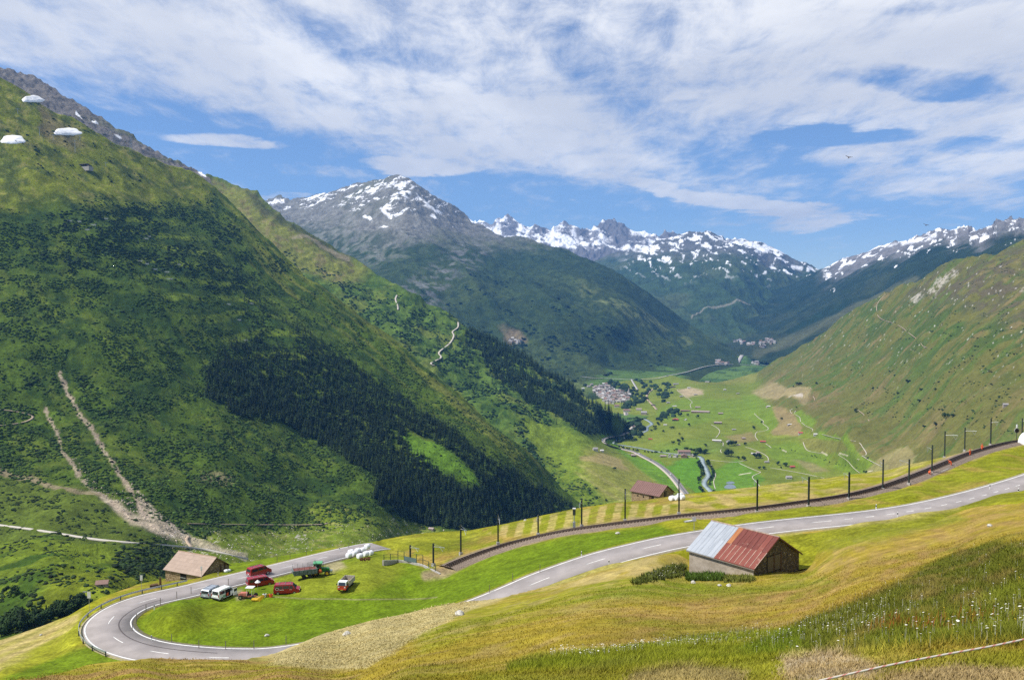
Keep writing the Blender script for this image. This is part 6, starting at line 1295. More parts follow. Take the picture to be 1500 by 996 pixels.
HL = [ # px, py, width px, kind(w_ratio,h_m), yaw, wall, roof, label, windows
 (988,603.5,10,.8,5,20,'wall_dark','roof_dark','dark timber chalet with brown gabled roof at the left end of the long farm',3),
 (1003.5,602.5,14,.45,4,-8,'wall_dark','roof_brown','long low dark shed between the dark chalet and the large pale roofed stable',4),
 (1026,604,29,.42,5,-14,'wall_brown','roof_pink','very long stable with pale pink roof in the valley meadow',6),
 (1022,597.5,8,.6,4,-8,'wall_brown','roof_pink','small pale roofed shed directly behind the long stable',2),
 (1055.5,606.5,7,.6,4,-5,'wall_brown','roof_pink','small pink roofed hut right of the long stable',2),
 (989.5,616,11,.8,5,70,'wall_dark','roof_red','black walled house with bright red gabled roof on the valley knoll',3),
 (1004,615.5,4,.9,4,60,'wall_white','roof_pale','tiny white house right of the black and red one',2),
 (974.5,623,5,.7,3,0,'wall_white','roof_pale','small white hut on the green slope below the black and red house',1),
 (1051.5,620.5,12,.5,5,-6,'wall_dark','roof_pink','barn with pale brown roof above the winding lane in the valley centre',4),
 (1075,630,6,.6,3,-5,'wall_stone','roof_grey','small grey hut in the middle of the yellowish valley meadow',1),
 (1050,646.5,15,.6,4,-15,'wall_stone','roof_pale','broad pale roofed farm building at the bend of the valley lane',3),
 (1066.5,648,6,.8,5,40,'wall_white','roof_grey','grey farmhouse half hidden by trees right of the valley lane',2),
 (1081.5,652.5,6,.6,3,-10,'wall_stone','roof_pink','small pinkish hut just right of the tree clump in the valley',1),
 (1089,643,6,.7,4,10,'wall_brown','roof_pink','brown square hut on the tan patch in the valley',2),
 (1117.5,648,9,.6,4,-15,'wall_brown','roof_red','red roofed house beside the winding path on the valley knoll',3),
 (952.5,644,6,.6,3,-5,'wall_brown','roof_red','red roofed hut alone on the meadow beside the river',1),
 (1002,664,19,.55,7,-3,'wall_stone','roof_brown','large brown roofed farm complex at the bridge over the river',5),
 (1002,669.5,12,.8,6,80,'wall_brown','roof_brown','gable fronted house before the large farm complex by the river',3),
 (971.5,669,9,.5,4,-3,'wall_brown','roof_pink','low pinkish shed at the left end of the riverside hamlet',2),
 (981,669.5,6,.8,6,80,'wall_white','roof_grey','white gabled house second from the left in the riverside hamlet',2),
 (989.5,669,7,.7,5,60,'wall_white','roof_grey','white house in the middle of the riverside hamlet',2),
 (1014,668,6,.7,4,60,'wall_stone','roof_pale','pale shed at the right end of the riverside hamlet',2),
 (1172.5,636,7,.7,5,-10,'wall_white','roof_red','white house with red roof on the brown knoll at the right',2),
 (1195,637.5,7,.6,4,-10,'wall_white','roof_pale','white walled hut right of the white house with red roof',2),
 (1156.5,622.5,7,.6,3,10,'wall_stone','roof_pale','small pale hut on the brown patch between two golf paths',1),
 (1125.5,596.5,7,.7,4,15,'wall_stone','roof_pale','small grey hut high on the green field below the tan fields',1),
 (1123,677.5,7,.6,3,5,'wall_stone','roof_grey','small grey hut at the end of the path near the grassy mounds',1),
 (1160.5,685,7.5,.7,4,5,'wall_brown','roof_red','square red roofed hut on the lower right golf meadow',1),
 (1155.5,701,9,.7,5,-5,'wall_white','roof_grey','white walled hut with grey roof on the nearest valley meadow',2),
 (1104,666,8,.5,4,-10,'wall_stone','roof_pale','pale long shed left of the round dark tree clump',2),
 (1110,664.5,6,.6,4,10,'wall_brown','roof_pink','pinkish roofed shed behind the round dark tree clump',1),
 (1009,569,4.5,.6,4,0,'wall_white','roof_pale','tiny white house at the upper edge of the tan field',1),
 (1061.5,571.5,5,.6,3,10,'wall_stone','roof_pale','tiny pale hut at the top of the green slope under the ridge',1),
 (1036,560,6,.6,3,0,'wall_stone','roof_pale','small pale hut on the yellow strip at the valley narrows',1),
 (1081,577,5,.6,3,15,'wall_stone','roof_grey','tiny hut at the left corner of the tan field on the ridge',1),
 (1019,578.5,5,.6,3,0,'wall_stone','roof_grey','small dark hut on the lower edge of the bare tan field',1),
 (998,581.5,5,.6,4,0,'wall_stone','roof_grey','small grey hut at the lower left corner of the tan field',1),
 (872,660,8,.7,6,10,'wall_white','roof_grey','white walled building left of the valley road among pastures',3),
 (881.5,661.5,6,.7,4,10,'wall_white','roof_pale','lower annex right of the white walled pasture building',2),
 (928,668.5,8,.6,5,5,'wall_brown','roof_pink','brown roofed house beside the valley road bend',2),
 (918,603,11,.5,7,-5,'wall_white','roof_brown','long brown roofed building at the end of the valley road',4),
 (943.5,607,10,.8,9,-15,'wall_stone','roof_grey','big grey block at the town entrance by the river',4),
 (936,601,9,.6,6,-10,'wall_white','roof_pink','pinkish roofed hall behind the big grey block',3),
 (903.5,596.5,8,.7,8,-5,'wall_white','roof_brown','tall brown roofed house at the edge of the spruce wood below the town',3),
 (862,567,5,.8,6,10,'wall_white','roof_grey','grey house left of the town, nearer the wood',2),(866.5,564.5,5,.8,7,30,'wall_stone','roof_grey','taller grey house left of the town, farther from the wood',2),(854,570,4,.8,5,0,'wall_white','roof_pale','small white house peeping over the wood left of the town',1),
 (990,563.5,8,.5,5,0,'wall_stone','roof_grey','long grey building above the river trees at the valley narrows',3),(986,567.5,7,.5,4,0,'wall_dark','roof_dark','dark long shed in front of the grey building at the narrows',2),
 (979,590.5,5,.6,4,0,'wall_white','roof_grey','small house on the bank between river trees and green slope',1),(957,594,6,.6,3,0,'wall_dark','roof_dark','small dark hut by the brown stream path',1),(988,595.5,6,.6,3,0,'wall_stone','roof_pale','low pale hut above the dark timber chalet',1),
 (1473,595,8,.6,4,-10,'wall_stone','roof_grey','small stone hut with flat walls high on the right hillside',1),(1392,687,6,.5,3,0,'wall_brown','roof_pink','',0),
 (630,776,8,.6,3,-15,'wall_stone','roof_red','',0)]
for (px, py, wp, rt, h, yaw, wm, rm, lab, wn) in HL:
    if not lab: continue
    p = pick(px, py, [V, D, M1]); wm_ = wp*p.y/F/1.05
    y_ = abs(math.radians(yaw)); L_ = wm_/(math.cos(y_)+rt*math.sin(y_)) if y_ < .8 else wm_/(rt*math.sin(y_)+.3)
    house(lab, p, R(yaw), L_, L_*rt if y_ < .8 else L_*rt, h*.85, h*.5, wm, rm, wins=wn, chim=wn >= 3, cat='hut' if wp < 7 else 'house')
p = pick(150, 858, [C]); house('small hut with grey purple roof on the green pasture left of the bend', p, R(15), 5.2, 4.0, 1.7, 1.2, 'wall_stone', 'roof_brown', name='hut', cat='hut', wins=1)
p = pick(124, 868, [C]); q = MB().box(-.9, .9, -.4, .4, 0, .5).build('water_trough', m_('concrete')); MB().box(-.8, .8, -.3, .3, .5, .52).build('water', m_('pond_water'), q); q.location = p; tag(q, 'tiny grey trough on the pasture below the small hut', 'trough')
p = pick(634, 777, [A2]); house('little shed with pale red roof just over the crest before the wood', C.at(632, 775.5), R(-20), 7, 5, 1.8, 1.3, 'wall_stone', 'roof_pink', name='shed', cat='shed', wins=1)
q = bf.copy(); COL.objects.link(q); q.location = A2.at(650, 776.5); q.scale = (.22, .22, .45); tag(q, 'upright white stone on the crest right of the little red roofed shed', 'boulder')
q = bf.copy(); COL.objects.link(q); q.location = A2.at(769.5, 762); q.scale = (.5, .5, .4); tag(q, 'grey boulder on the crest between the dark wood and the striped strip', 'boulder')

# --- the town
protos = []
for i, (wm, rm, L_, W_, h) in enumerate((('wall_white','roof_grey',13,10,8),('wall_white','roof_brown',12,10,9),('wall_stone','roof_grey',15,10,8),('wall_white','roof_pink',12,9,8),('wall_white','roof_dark',14,11,9),('wall_stone','roof_pale',13,10,7))):
    o = house('', (0, -200, -400-i*30), 0, L_, W_, h, 3.6, wm, rm, wins=2, chim=False, name='town_house'); protos.append(o)
plab = ['white house with grey roof in the close packed town','white house with brown roof in the close packed town','grey stone house with grey roof in the close packed town','white house with pinkish roof in the close packed town','white house with dark roof in the close packed town','grey stone house with pale roof in the close packed town']
hlab = [s.replace('the close packed town', 'the farther village at the valley head') for s in plab]
def inpoly(x, y, pts):
    c = False
    for k in range(len(pts)):
        x0, y0 = pts[k-1]; x1, y1 = pts[k]
        if (y0 > y) != (y1 > y) and x < (x1-x0)*(y-y0)/(y1-y0)+x0: c = not c
    return c
used = [False]*6; rt_ = random.Random(5)
def townhouse(px, py, layers, labs, grp, sc_=1):
    i = rt_.randrange(6); p = pick(px, py, layers)
    o = copy_tree(protos[i]); o.location = p; o.rotation_euler = (0, 0, R(rt_.choice([-15, 75, -30, 60, 5])+rt_.uniform(-8, 8))); o.scale = (sc_,)*3; tag(o, labs[i], 'house', grp); return o
TP = [(866,571),(877,565),(888,563),(897,570),(908,574),(920,577),(923,584),(917,591),(903,590),(893,593),(884,588),(876,580)]
y = 564.0
while y < 593:
    x = 864+rt_.uniform(0, 3)
    while x < 925:
        if inpoly(x, y, TP): townhouse(x+rt_.uniform(-.6, .6), y+rt_.uniform(-.5, .5), [V, M1], plab, 'houses of the close packed town', rt_.uniform(.85, 1.15))
        x += 3.7
    y += 1.95
for (cx, cy, n, rx, ry) in ((1084,501,12,9,3),(1107,504.5,16,12,1.8),(1127,502,14,8,3.5),(1110,533.5,6,8,1.5),(1054,532,5,5,2),(1066,534,3,3,1)):
    for _ in range(n): townhouse(cx+rt_.uniform(-rx, rx), cy+rt_.uniform(-ry, ry), [W, M1, M3], hlab, 'houses of the farther village', 1.5)
alab = [s.replace('the close packed town', 'the hamlet high on the central mountain') for s in plab]
for cx, cy in ((747,500),(751,499),(755,500),(759,500.5),(763,501),(758,503.5),(749,502)): townhouse(cx, cy, [M1], alab, 'houses of the mountainside hamlet', 1.2)
for pr in protos:
    for ch in list(pr.children_recursive): bpy.data.objects.remove(ch)
    bpy.data.objects.remove(pr)
p = pick(921, 581, [V, M1]); ch = thing('church', 'church with a white pointed tower at the right edge of the town', 'church', p, R(20))
MB().box(-3.5, 3.5, -3.5, 3.5, -2, 24).build('tower', m_('wall_white'), ch); MB().tube((0, 0, 24), (0, 0, 40), 4.2, 8, .1).build('spire', m_('roof_grey'), ch); MB().prism([(-7, -2), (7, -2), (7, 10), (0, 16), (-7, 10)], -24, -3.6).build('nave', m_('wall_white'), ch)
# cars on the valley road
cl = MB().prism([(-2.2, .3), (2.2, .3), (2.2, .85), (1.2, .95), (.7, 1.45), (-1.5, 1.45), (-2.1, .95)], -.9, .9)
car0 = None
hwp = smooth_pts(hw, 6)
for k, (t, mm, lab) in enumerate(((.10,'black_trim','dark car on the valley road nearest the stone barn'),(.15,'van_white','white car following the dark car nearest the barn'),(.24,'rubber','dark car on the straight valley road before the brown house'),(.30,'van_white','white car near the brown roofed roadside house'),(.36,'silver_paint','silver car just past the brown roofed roadside house'),(.62,'black_trim','dark car beyond the sharp road bend by the wood'),(.74,'van_white','white car on the road stretch beside the wood'),(.80,'red_paint','red car on the road stretch beside the wood'),(.9,'silver_paint','silver car close to the town entrance'))):
    i = int(t*len(hwp)); p = pick(*hwp[i], [V, D]); p2 = pick(*hwp[i+1], [V, D]); ang = math.atan2(p2.y-p.y, p2.x-p.x)
    o = thing('car', lab, 'car', p+Vector((0, 0, 1.35)), ang, 'cars on the valley road'); o.scale = (1.15,)*3
    b_ = MB(); b_.v = list(cl.v); b_.f = list(cl.f); b_.fm = [0]*len(cl.f); b_.build('body', m_(mm), o); MB().prism([(1.1, .98), (.68, 1.4), (-1.45, 1.4), (-2.0, .98)], -.92, .92).build('windows', m_('glass_dark'), o)
    for x in (-1.3, 1.3):
        for s in (-1, 1): MB().wheel(x, s*.82, .32, .32, .2, 8).build('wheel', m_('rubber'), o)

# ================================================================== ON THE LEFT MOUNTAIN
cloth = mat('snow_cover', (.88,.88,.88), .7, var=.05, scale=.3, bump=.4)
def cover(px, py, wpx, hpx, lab, seed):
    p = C.at(px, py); h = hpx*p.y/F; n = 30; m = 9; v = []; f = []
    for j in range(m+1):
        r = j/m
        for k in range(n):
            t = 2*math.pi*k/n; q = 1+.05*math.sin(5*t+seed)+.04*math.sin(9*t)
            g = C.at(px+math.cos(t)*r*wpx/2*q, py-math.sin(t)*r*hpx*(.72 if math.sin(t) > 0 else .22)*q)-p
            v.append((g.x, g.y, g.z+h*.10*(1-r**3)*(1+.3*math.sin(t*6+seed)*r)+(.9 if j < m else -.6)))
    for j in range(m):
        for k in range(n): f.append((j*n+k, j*n+(k+1) % n, (j+1)*n+(k+1) % n, (j+1)*n+k))
    o = MB().add(v, f).build('snow_cover', cloth, smooth=True); o.location = p; return tag(o, lab, 'snow cover')
cover(48, 148, 33, 11, 'white fabric mound highest on the left mountain, below the rocky crest', 1)
cover(99, 196, 43, 12, 'wide white fabric mound in the middle of the alp', 2)
cover(19, 208, 38, 14, 'steep white fabric mound at the left edge of the photo', 3)
p = C.at(125, 247); o = thing('lift_station', 'grey flat roofed lift station building on the green alp', 'building', p, R(-20))
MB().box(-19, 16, -6, 6, -6, 3.2).build('terrace_wall', m_('concrete'), o); MB().box(-15, 6, -5, 5, 3.2, 8).build('wall', m_('wall_dark'), o); MB().prism([(-7, 8), (7, 8), (7, 8.8), (0, 10.5), (-7, 8.8)], -17, 7).build('roof', m_('roof_dark'), o)
for ch_ in o.children:
    if ch_.name.startswith('roof'):
        for v in ch_.data.vertices: v.co = (v.co.y, v.co.x, v.co.z)
for x in (-13, -8, -3, 2): MB().box(x, x+3, -5.1, -4.95, 4, 6.8).build('window', m_('glass_dark'), o)
MB().box(7, 15, -4, 4, 3.2, 6).build('terrace_canopy', m_('roof_dark'), o)
def pylon(px, py, hpx, lab, lat=False):
    p = C.at(px, py); h = hpx*p.y/F; o = thing('lift_pylon', lab, 'pylon', p, R(30), 'lift pylons on the alp'); mb = MB()
    if lat:
        for s in (-1, 1):
            for q in (-1, 1): mb.tube((s*3, q*3, -1), (s*.7, q*.7, h), .3, 4)
        for k in range(5):
            z0, z1 = h*k/5, h*(k+1)/5; a = 3-2.3*k/5; b = 3-2.3*(k+1)/5
            for s in (-1, 1): mb.tube((s*a, -a, z0), (-s*b, -b, z1), .16, 4)
    else: mb.tube((0, 0, -1), (0, 0, h), .55, 8, .4)
    mb.build('mast', m_('galv'), o); MB().box(-4, 4, -.4, .4, h-.6, h+.2).build('crossarm', m_('galv'), o)
    for s in (-1, 1): MB().box(s*3.6-.3, s*3.6+.3, -1.6, 1.6, h-.9, h-.5).build('sheave', m_('dark_metal'), o)
for a in ((192,222,22,'tall lattice pylon against the rocky crest',True),(58,199,12,'short pylon between the two higher white mounds'),(78,206,8,'short pylon just left of the wide white mound'),(110,224,18,'slim pylon behind the lift station'),(26,167,7,'small pylon near the top left mound'),(117,206,6,'small bluish pylon right of the wide white mound'),(155,244,6,'small post right of the lift station')): pylon(*a)
def barrier(px, py, wpx, lab, ly=C):
    p = ly.at(px, py); w = wpx*p.y/F; o = thing('avalanche_barrier', lab, 'avalanche barrier', p, R(random.uniform(-6, 6)), 'pale avalanche barriers on the mountainside'); mb = MB()
    for k in range(4): mb.box(-w/2, w/2, -.1, .1, .6+.7*k, .95+.7*k)
    mb.build('cross_beams', mat('barrier_metal', (.50,.52,.52), .5), o)
    for k in range(3): MB().tube((-w/2+w*k/2, .3, -1), (-w/2+w*k/2, .3, 3.6), .15, 5).tube((-w/2+w*k/2, .3, 3.2), (-w/2+w*k/2, 2.5, 0), .12, 5).build('post', m_('galv'), o)
for i, (a, b, w) in enumerate(((262,389,5),(244,400,8),(248,410,9),(213,351,8),(218,348,6),(205,384,7),(215,388,6),(227,396,6),(136,331,9),(128,338,6),(102,325,7),(116,326,6),(154,322,8),(360,500,6),(335,447,5),(368,446,6),(350,470,6))):
    barrier(a, b, w, 'pale avalanche barrier row among the dark shrubs of the terraced slope')
# birds
def bird(x, y, d, lab):
    a, b = ray(x, y); p = Vector((a*d, d, b*d)); mb = MB()
    mb.tube((-.35, 0, 0), (.35, 0, .02), .07, 6, .03)
    o = mb.build('bird', mat('feather', (.05,.035,.03), .8)); MB().slab((-.1,0,.03), (.12,0,.03), (.02,.75,.25), (-.1,.7,.24), .02).build('wing', m_('feather'), o); MB().slab((.12,0,.03), (-.1,0,.03), (-.1,-.7,.24), (.02,-.75,.25), .02).build('wing', m_('feather'), o)
    o.location = p; o.rotation_euler = (R(20), R(-30), R(30)); tag(o, lab, 'bird')
bird(1244, 231, 160, 'dark bird gliding below the swirling clouds at the right'); bird(1357, 330, 220, 'tiny dark bird just above the right snowy range')
# ================================================================== TREES AND SHRUBS
def cols(n, base, var): return np.clip(np.array(base)[None]*(1+var*rng.standard_normal((n, 1))), .002, 1)
FOL = attr_mat('foliage', .85, .15); BARK = mat('bark', (.07,.05,.035), .9, var=.3)
def conifer_geo(tiers, arms, seed, h=1.0, r=.17, start=.06):
    """whorls of drooping boughs round an invisible axis; unit height"""
    rr = random.Random(seed); V_ = []; T = []
    for i in range(tiers):
        f = i/(tiers-1); z = start+(1-start)*f**.95; rad = r*(1-f)**.85*rr.uniform(.85, 1.15)+.012; off = rr.uniform(0, 6)
        for k in range(arms):
            t = off+2*math.pi*k/arms+rr.uniform(-.25, .25); q = rad*rr.uniform(.65, 1.25); w = .62*2*math.pi/arms; dz = .055+.05*(1-f)
            b = len(V_); V_ += [(0, 0, min(1, z+dz*.9)), (math.cos(t-w)*q*.8, math.sin(t-w)*q*.8, z-.01), (math.cos(t)*q*1.12, math.sin(t)*q*1.12, z-.035*rr.uniform(.3, 1.6)), (math.cos(t+w)*q*.8, math.sin(t+w)*q*.8, z-.01)]
            T += [(b, b+1, b+2), (b, b+2, b+3)]
    return np.array(V_), np.array(T)
def scatter(name, protos, P_, S_, colr, material, squash=None, rot=True, label=None, leaf=None):
    VV = []; TT = []; CC = []; k = 0; pi = rng.integers(0, len(protos), len(P_)); an = rng.uniform(0, 2*math.pi, len(P_))
    for j, (v, t, vc) in enumerate(protos):
        m = np.where(pi == j)[0]
        if len(m) == 0: continue
        c, s = np.cos(an[m]), np.sin(an[m]); sx = S_[m, 0][:, None]; sz = S_[m, 1][:, None]
        x = (c[:, None]*v[None, :, 0]-s[:, None]*v[None, :, 1])*sx; y = (s[:, None]*v[None, :, 0]+c[:, None]*v[None, :, 1])*sx; z = v[None, :, 2]*sz
        q = np.stack([x, y, z], -1)+P_[m][:, None]; VV.append(q.reshape(-1, 3)); n = len(v)
        TT.append((t[None]+(np.arange(len(m))*n)[:, None, None]).reshape(-1, 3)+k); k += n*len(m)
        CC.append((colr[m][:, None]*vc[None, :, None]).reshape(-1, 3))
    o = mesh_np(name, np.concatenate(VV), tris=np.concatenate(TT), material=material, col=np.concatenate(CC)); tag(o, kind='stuff')
    if label: o['label'] = label
    return o
def withc(v, t, var=.25, seed=1):
    r = np.random.default_rng(seed); return v, t, 1+var*r.uniform(-1, 1, len(v))
CON = [withc(*conifer_geo(7, 6, s), seed=s) for s in (1, 2, 3)]
def shrub_geo(seed, sub=1):
    bm = bmesh.new(); bmesh.ops.create_icosphere(bm, subdivisions=sub, radius=1); rr = random.Random(seed); v = []
    for p in bm.verts:
        k = rr.uniform(.6, 1.25); v.append((p.co.x*k, p.co.y*k, max(-.3, p.co.z*k)+.25))
    t = [tuple(x.index for x in g.verts) for g in bm.faces]; bm.free(); return np.array(v), np.array(t)
SHB = [withc(*shrub_geo(s, 2 if s > 5 else 1), .35, s) for s in (1, 2, 3, 4, 6)]
def sample(pts, n, f=8, jit=0):
    pts = np.array(pts, float); x = rng.uniform(pts[:, 0].min(), pts[:, 0].max(), n*4); y = rng.uniform(pts[:, 1].min(), pts[:, 1].max(), n*4)
    m = poly(x, y, pts, f) > rng.uniform(.1, .9, n*4); return x[m][:n], y[m][:n]
# ---- big wood on the left mountainside
F1 = [(300,585),(300,555),(325,520),(345,495),(365,500),(352,455),(338,400),(352,402),(390,445),(430,480),(480,508),(540,552),(600,592),(660,638),(720,682),(775,712),(838,742),(800,765),(740,775),(690,778),(640,778),(600,768),(560,745),(545,728),(560,715),(520,688),(480,655),(430,625),(380,620),(340,610)]
x, y = sample(F1, 7200, 7)
clr = poly(x+6*fbm(x/8, y/8, 3, 77), y+6*fbm(x/8, y/8, 3, 78), [(590,636),(625,648),(680,682),(702,704),(705,716),(680,712),(640,690),(603,662)], 5)
n_ = fbm(x/14, y/14, 3, 201); thin = np.clip(sm(560, 470, y)*.75, 0, .8)+sm(.25, .5, n_)*.5
keep = (clr < .5) & (rng.uniform(0, 1, len(x)) > thin); x, y = x[keep], y[keep]
x2, y2 = sample([(300,700),(420,740),(560,770),(520,690),(420,640),(300,620)], 60, 10); x3, y3 = sample([(180,330),(330,400),(420,560),(480,640),(330,560),(240,480)], 110, 20)
x = np.r_[x, x2, x3]; y = np.r_[y, y2, y3]; xC, yC = x, y
PC = C.P(x, y); hC = rng.uniform(11, 19, len(x))*(.75+.25*sm(480, 640, y)); hC[-len(x3):] *= .6; hC[-len(x3)-len(x2):-len(x3)] *= .55
order = np.argsort(PC[:, 1]/hC)           # largest in the picture first
dark = (.011, .022, .008)
def tree_cols(n):
    c = cols(n, dark, .25); g = rng.uniform(0, 1, n) < .25; c[g] = cols(int(g.sum()), (.028, .050, .012), .35); return c
rest = order[230:]
scatter('spruce_wood', CON, PC[rest]-[0, 0, 1.0], np.c_[hC[rest]*1.12, hC[rest]], tree_cols(len(rest)), FOL, label='dense dark spruce wood on the lower left mountainside')
# ---- the nearest ones as trees of their own
def tree_thing(name, label, p, h, wid, crown, trunk, group, rz, col=None):
    o = thing(name, label, 'tree', p, rz, group); o.scale = (wid, wid, h)
    a = bpy.data.objects.new('crown', crown); link(a, o); b = bpy.data.objects.new('trunk', trunk); link(b, o); return o
def crown_mesh(name, v, t, c, base):
    ob = mesh_np(name, v, tris=t, material=FOL, col=np.array(base)[None]*c[:, None]); me = ob.data; bpy.data.objects.remove(ob); return me
HIC = []
for s in range(5):
    v, t = conifer_geo(15, 9, 20+s, r=.16, start=.05); rr = np.random.default_rng(s); HIC.append(crown_mesh('crown', v, t, 1+.3*rr.uniform(-1, 1, len(v)), [(.015,.028,.010),(.017,.032,.011),(.013,.025,.010),(.024,.042,.012),(.03,.052,.015)][s]))
tk = MB().tube((0, 0, -.08), (0, 0, .9), .016, 6, .003).build('trunk', BARK); TRK = tk.data; bpy.data.objects.remove(tk)
for j in order[:230]:
    k = int(rng.integers(0, 3)) if rng.uniform() < .8 else int(rng.integers(3, 5))
    up = yC[j] < 600
    lab = ('single dark spruce standing out on the terraced slope above the wood' if up and yC[j] < 470 else 'dark spruce at the left edge of the wood') if up else ('pale green spruce in front rows of the wood behind the meadow crest' if k > 2 else 'dark spruce in front rows of the wood behind the meadow crest')
    z_ = next(n for m, n in ((400, 'at the upper left corner of it'), (470, 'at its lower left flank'), (560, 'above the scrub slope'), (620, 'right above the stony pasture'), (660, 'behind the curved arm mast'), (710, 'behind the bridge masts'), (760, 'left of the striped strip'), (2000, 'at its right tip')) if xC[j] < m)
    lab = lab.replace(' behind the meadow crest', ', '+z_) if not up else lab
    tree_thing('spruce_tree', lab, PC[j]-np.array([0, 0, .5]), hC[j], hC[j]*1.1, HIC[k], TRK, 'spruces at the near edge of the big wood', rng.uniform(0, 6))
# ---- valley wood on the second spur
F2 = [(688,484),(720,496),(760,520),(800,545),(850,575),(905,604),(918,625),(912,632),(880,637),(850,640),(825,625),(800,608),(790,600),(765,588),(735,560),(715,540),(700,515),(682,500)]
x, y = sample(F2, 2500, 4); g = line(x, y, [(770,548),(800,563),(850,594),(868,604)], 2.5, 2); keep = rng.uniform(0, 1, len(x)) > g*.9; x, y = x[keep], y[keep]
x2, y2 = sample([(560,420),(680,480),(760,560),(820,630),(740,590),(660,540),(600,470)], 140, 12); x = np.r_[x, x2]; y = np.r_[y, y2]
P_ = D.P(x, y); h = rng.uniform(15, 26, len(x)); scatter('valley_wood', CON, P_-[0, 0, 2.0], np.c_[h*1.15, h], cols(len(x), (.018, .036, .014), .3), FOL, label='dark spruce wood running down the second spur to the valley road')
# clumps around the town
for q, n in (([(888,562),(900,558),(925,566),(945,580),(950,590),(935,592),(925,582),(905,572)], 150), ([(908,592),(930,588),(932,598),(915,602)], 50), ([(955,565),(978,562),(985,575),(975,590),(962,582)], 60), ([(930,556),(955,560),(965,575),(945,578)], 50), ([(963,613),(985,600),(992,604),(985,612),(966,617)], 34), ([(780,560),(840,556),(862,568),(850,580),(800,575)], 60), ([(905,628),(925,612),(945,620),(940,640),(905,650),(900,640)], 70)):
    x, y = sample(q, n, 2); P_ = np.array([pick(a, b, [V, M1, D]) for a, b in zip(x, y)]); h = rng.uniform(12, 20, len(x))
    scatter('tree_clump', CON+SHB[:2], P_-[0, 0, 1], np.c_[h*.7, h*.8], cols(len(x), (.022, .045, .016), .3), FOL, label='dark trees massed around the town and the river')
# ---- shrub cover
def shrubs(name, ly, q, n, s0, s1, base, mask=None, f=12, lab='', var=.4, flat=.55):
    x, y = sample(q, n, f)
    if mask is not None: k = mask(x, y) > rng.uniform(0, 1, len(x)); x, y = x[k], y[k]
    P_ = ly.P(x, y); s = rng.uniform(s0, s1, len(x))*rng.choice([.6, 1, 1.35], len(x)); scatter(name, SHB, P_, np.c_[s, s*flat], cols(len(x), base, var), FOL, label=lab)
def clump(sx, sd, a=-.15, b=.25): return lambda x, y: sm(a, b, fbm(x/sx, y/(sx*.6), 4, sd))
CP = [(-60,280),(60,330),(140,290),(200,305),(300,285),(345,320),(430,400),(560,500),(680,600),(780,680),(830,735),(700,775),(560,770),(420,770),(280,785),(200,740),(120,700),(-60,690)]
top_ok = lambda x, y: clump(26, 211, -.25, .2)(x, y)*(1-.97*poly(x, y, [(590,636),(625,648),(690,685),(706,716),(680,712),(603,662)], 4))*(1-.85*line(x, y, [(88,545),(122,600),(155,650),(188,710),(215,755),(270,785)], 2, 5))*(1-.85*line(x, y, [(66,590),(92,650),(132,710),(195,760)], 1.5, 4))*(1-.6*poly(x, y, [(150,300),(260,310),(400,440),(480,520),(500,600),(420,570),(330,520),(230,440),(130,330)], 14)*sm(.0, .4, np.sin(y/3.6)))
shrubs('shrub_cover', C, CP, 60000, 1.0, 2.3, (.036,.068,.010), top_ok, lab='dark alder scrub covering the left mountainside', var=.38)
shrubs('shrub_cover', C, CP, 26000, .8, 1.9, (.045,.080,.012), clump(18, 213, -.1, .3), lab='lighter green bushes scattered through the alder scrub')
shrubs('shrub_cover', C, [(60,325),(150,310),(300,285),(345,320),(430,400),(330,440),(200,400),(60,400)], 8500, 1.4, 3.0, (.019,.038,.009), clump(22, 215, -.1, .2), lab='dense dark scrub under the green alp')
shrubs('shrub_cover', C, [(0,200),(120,170),(260,262),(200,280),(60,260)], 500, 1.5, 3, (.03,.05,.012), clump(14, 216, .1, .3), lab='patches of low scrub on the sunny alp')
shrubs('shrub_cover', C, [(-60,780),(100,795),(230,830),(240,850),(180,870),(60,900),(-60,900)], 2600, .6, 1.3, (.025,.045,.010), clump(16, 217, .0, .25), lab='low dark scrub on the pasture left of the bend')
shrubs('shrub_cover', C, [(-60,690),(60,700),(190,760),(250,800),(120,790),(-60,770)], 1800, .8, 1.7, (.028,.048,.010), clump(16, 218), lab='scrub above the paved path at the left')
shrubs('shrub_cover', C, [(170,815),(235,790),(262,808),(240,838),(190,850),(165,840)], 900, .9, 1.8, (.018,.035,.009), None, lab='dark bushes behind the tan roofed barn')
shrubs('shrub_cover', C, [(330,800),(450,790),(560,795),(640,778),(560,760),(430,770),(300,790)], 900, .5, 1.2, (.03,.05,.012), clump(10, 219, .1, .4), lab='small bushes on the stony pasture below the wood')
DP = [(400,370),(480,400),(560,430),(640,460),(700,500),(790,600),(860,690),(900,760),(830,740),(740,640),(600,520),(480,420)]
shrubs('shrub_cover', D, DP, 12000, 2.2, 4.6, (.025,.055,.014), lambda x, y: clump(16, 221, -.2, .25)(x, y)*(1-poly(x, y, [(760,612),(840,640),(915,632),(1000,700),(1040,800),(880,800),(850,745),(800,690)], 4))*(1-line(x, y, [(671,473),(665,490),(645,515),(630,533)], 2.5, 3)), lab='green scrub on the second spur')
shrubs('shrub_cover', D, [(795,662),(835,690),(880,725),(880,742),(840,735),(800,700)], 500, 1.5, 3, (.03,.055,.014), clump(8, 222), lab='bushes along the lower edge of the valley pasture')
VP = [(1200,540),(1260,465),(1330,420),(1400,392),(1500,365),(1560,350),(1560,640),(1430,640),(1330,640),(1250,600)]
shrubs('shrub_cover', V, VP, 5200, 1.2, 2.8, (.03,.055,.014), clump(15, 223, .0, .35), f=14, lab='low scrub streaked over the right hillside')
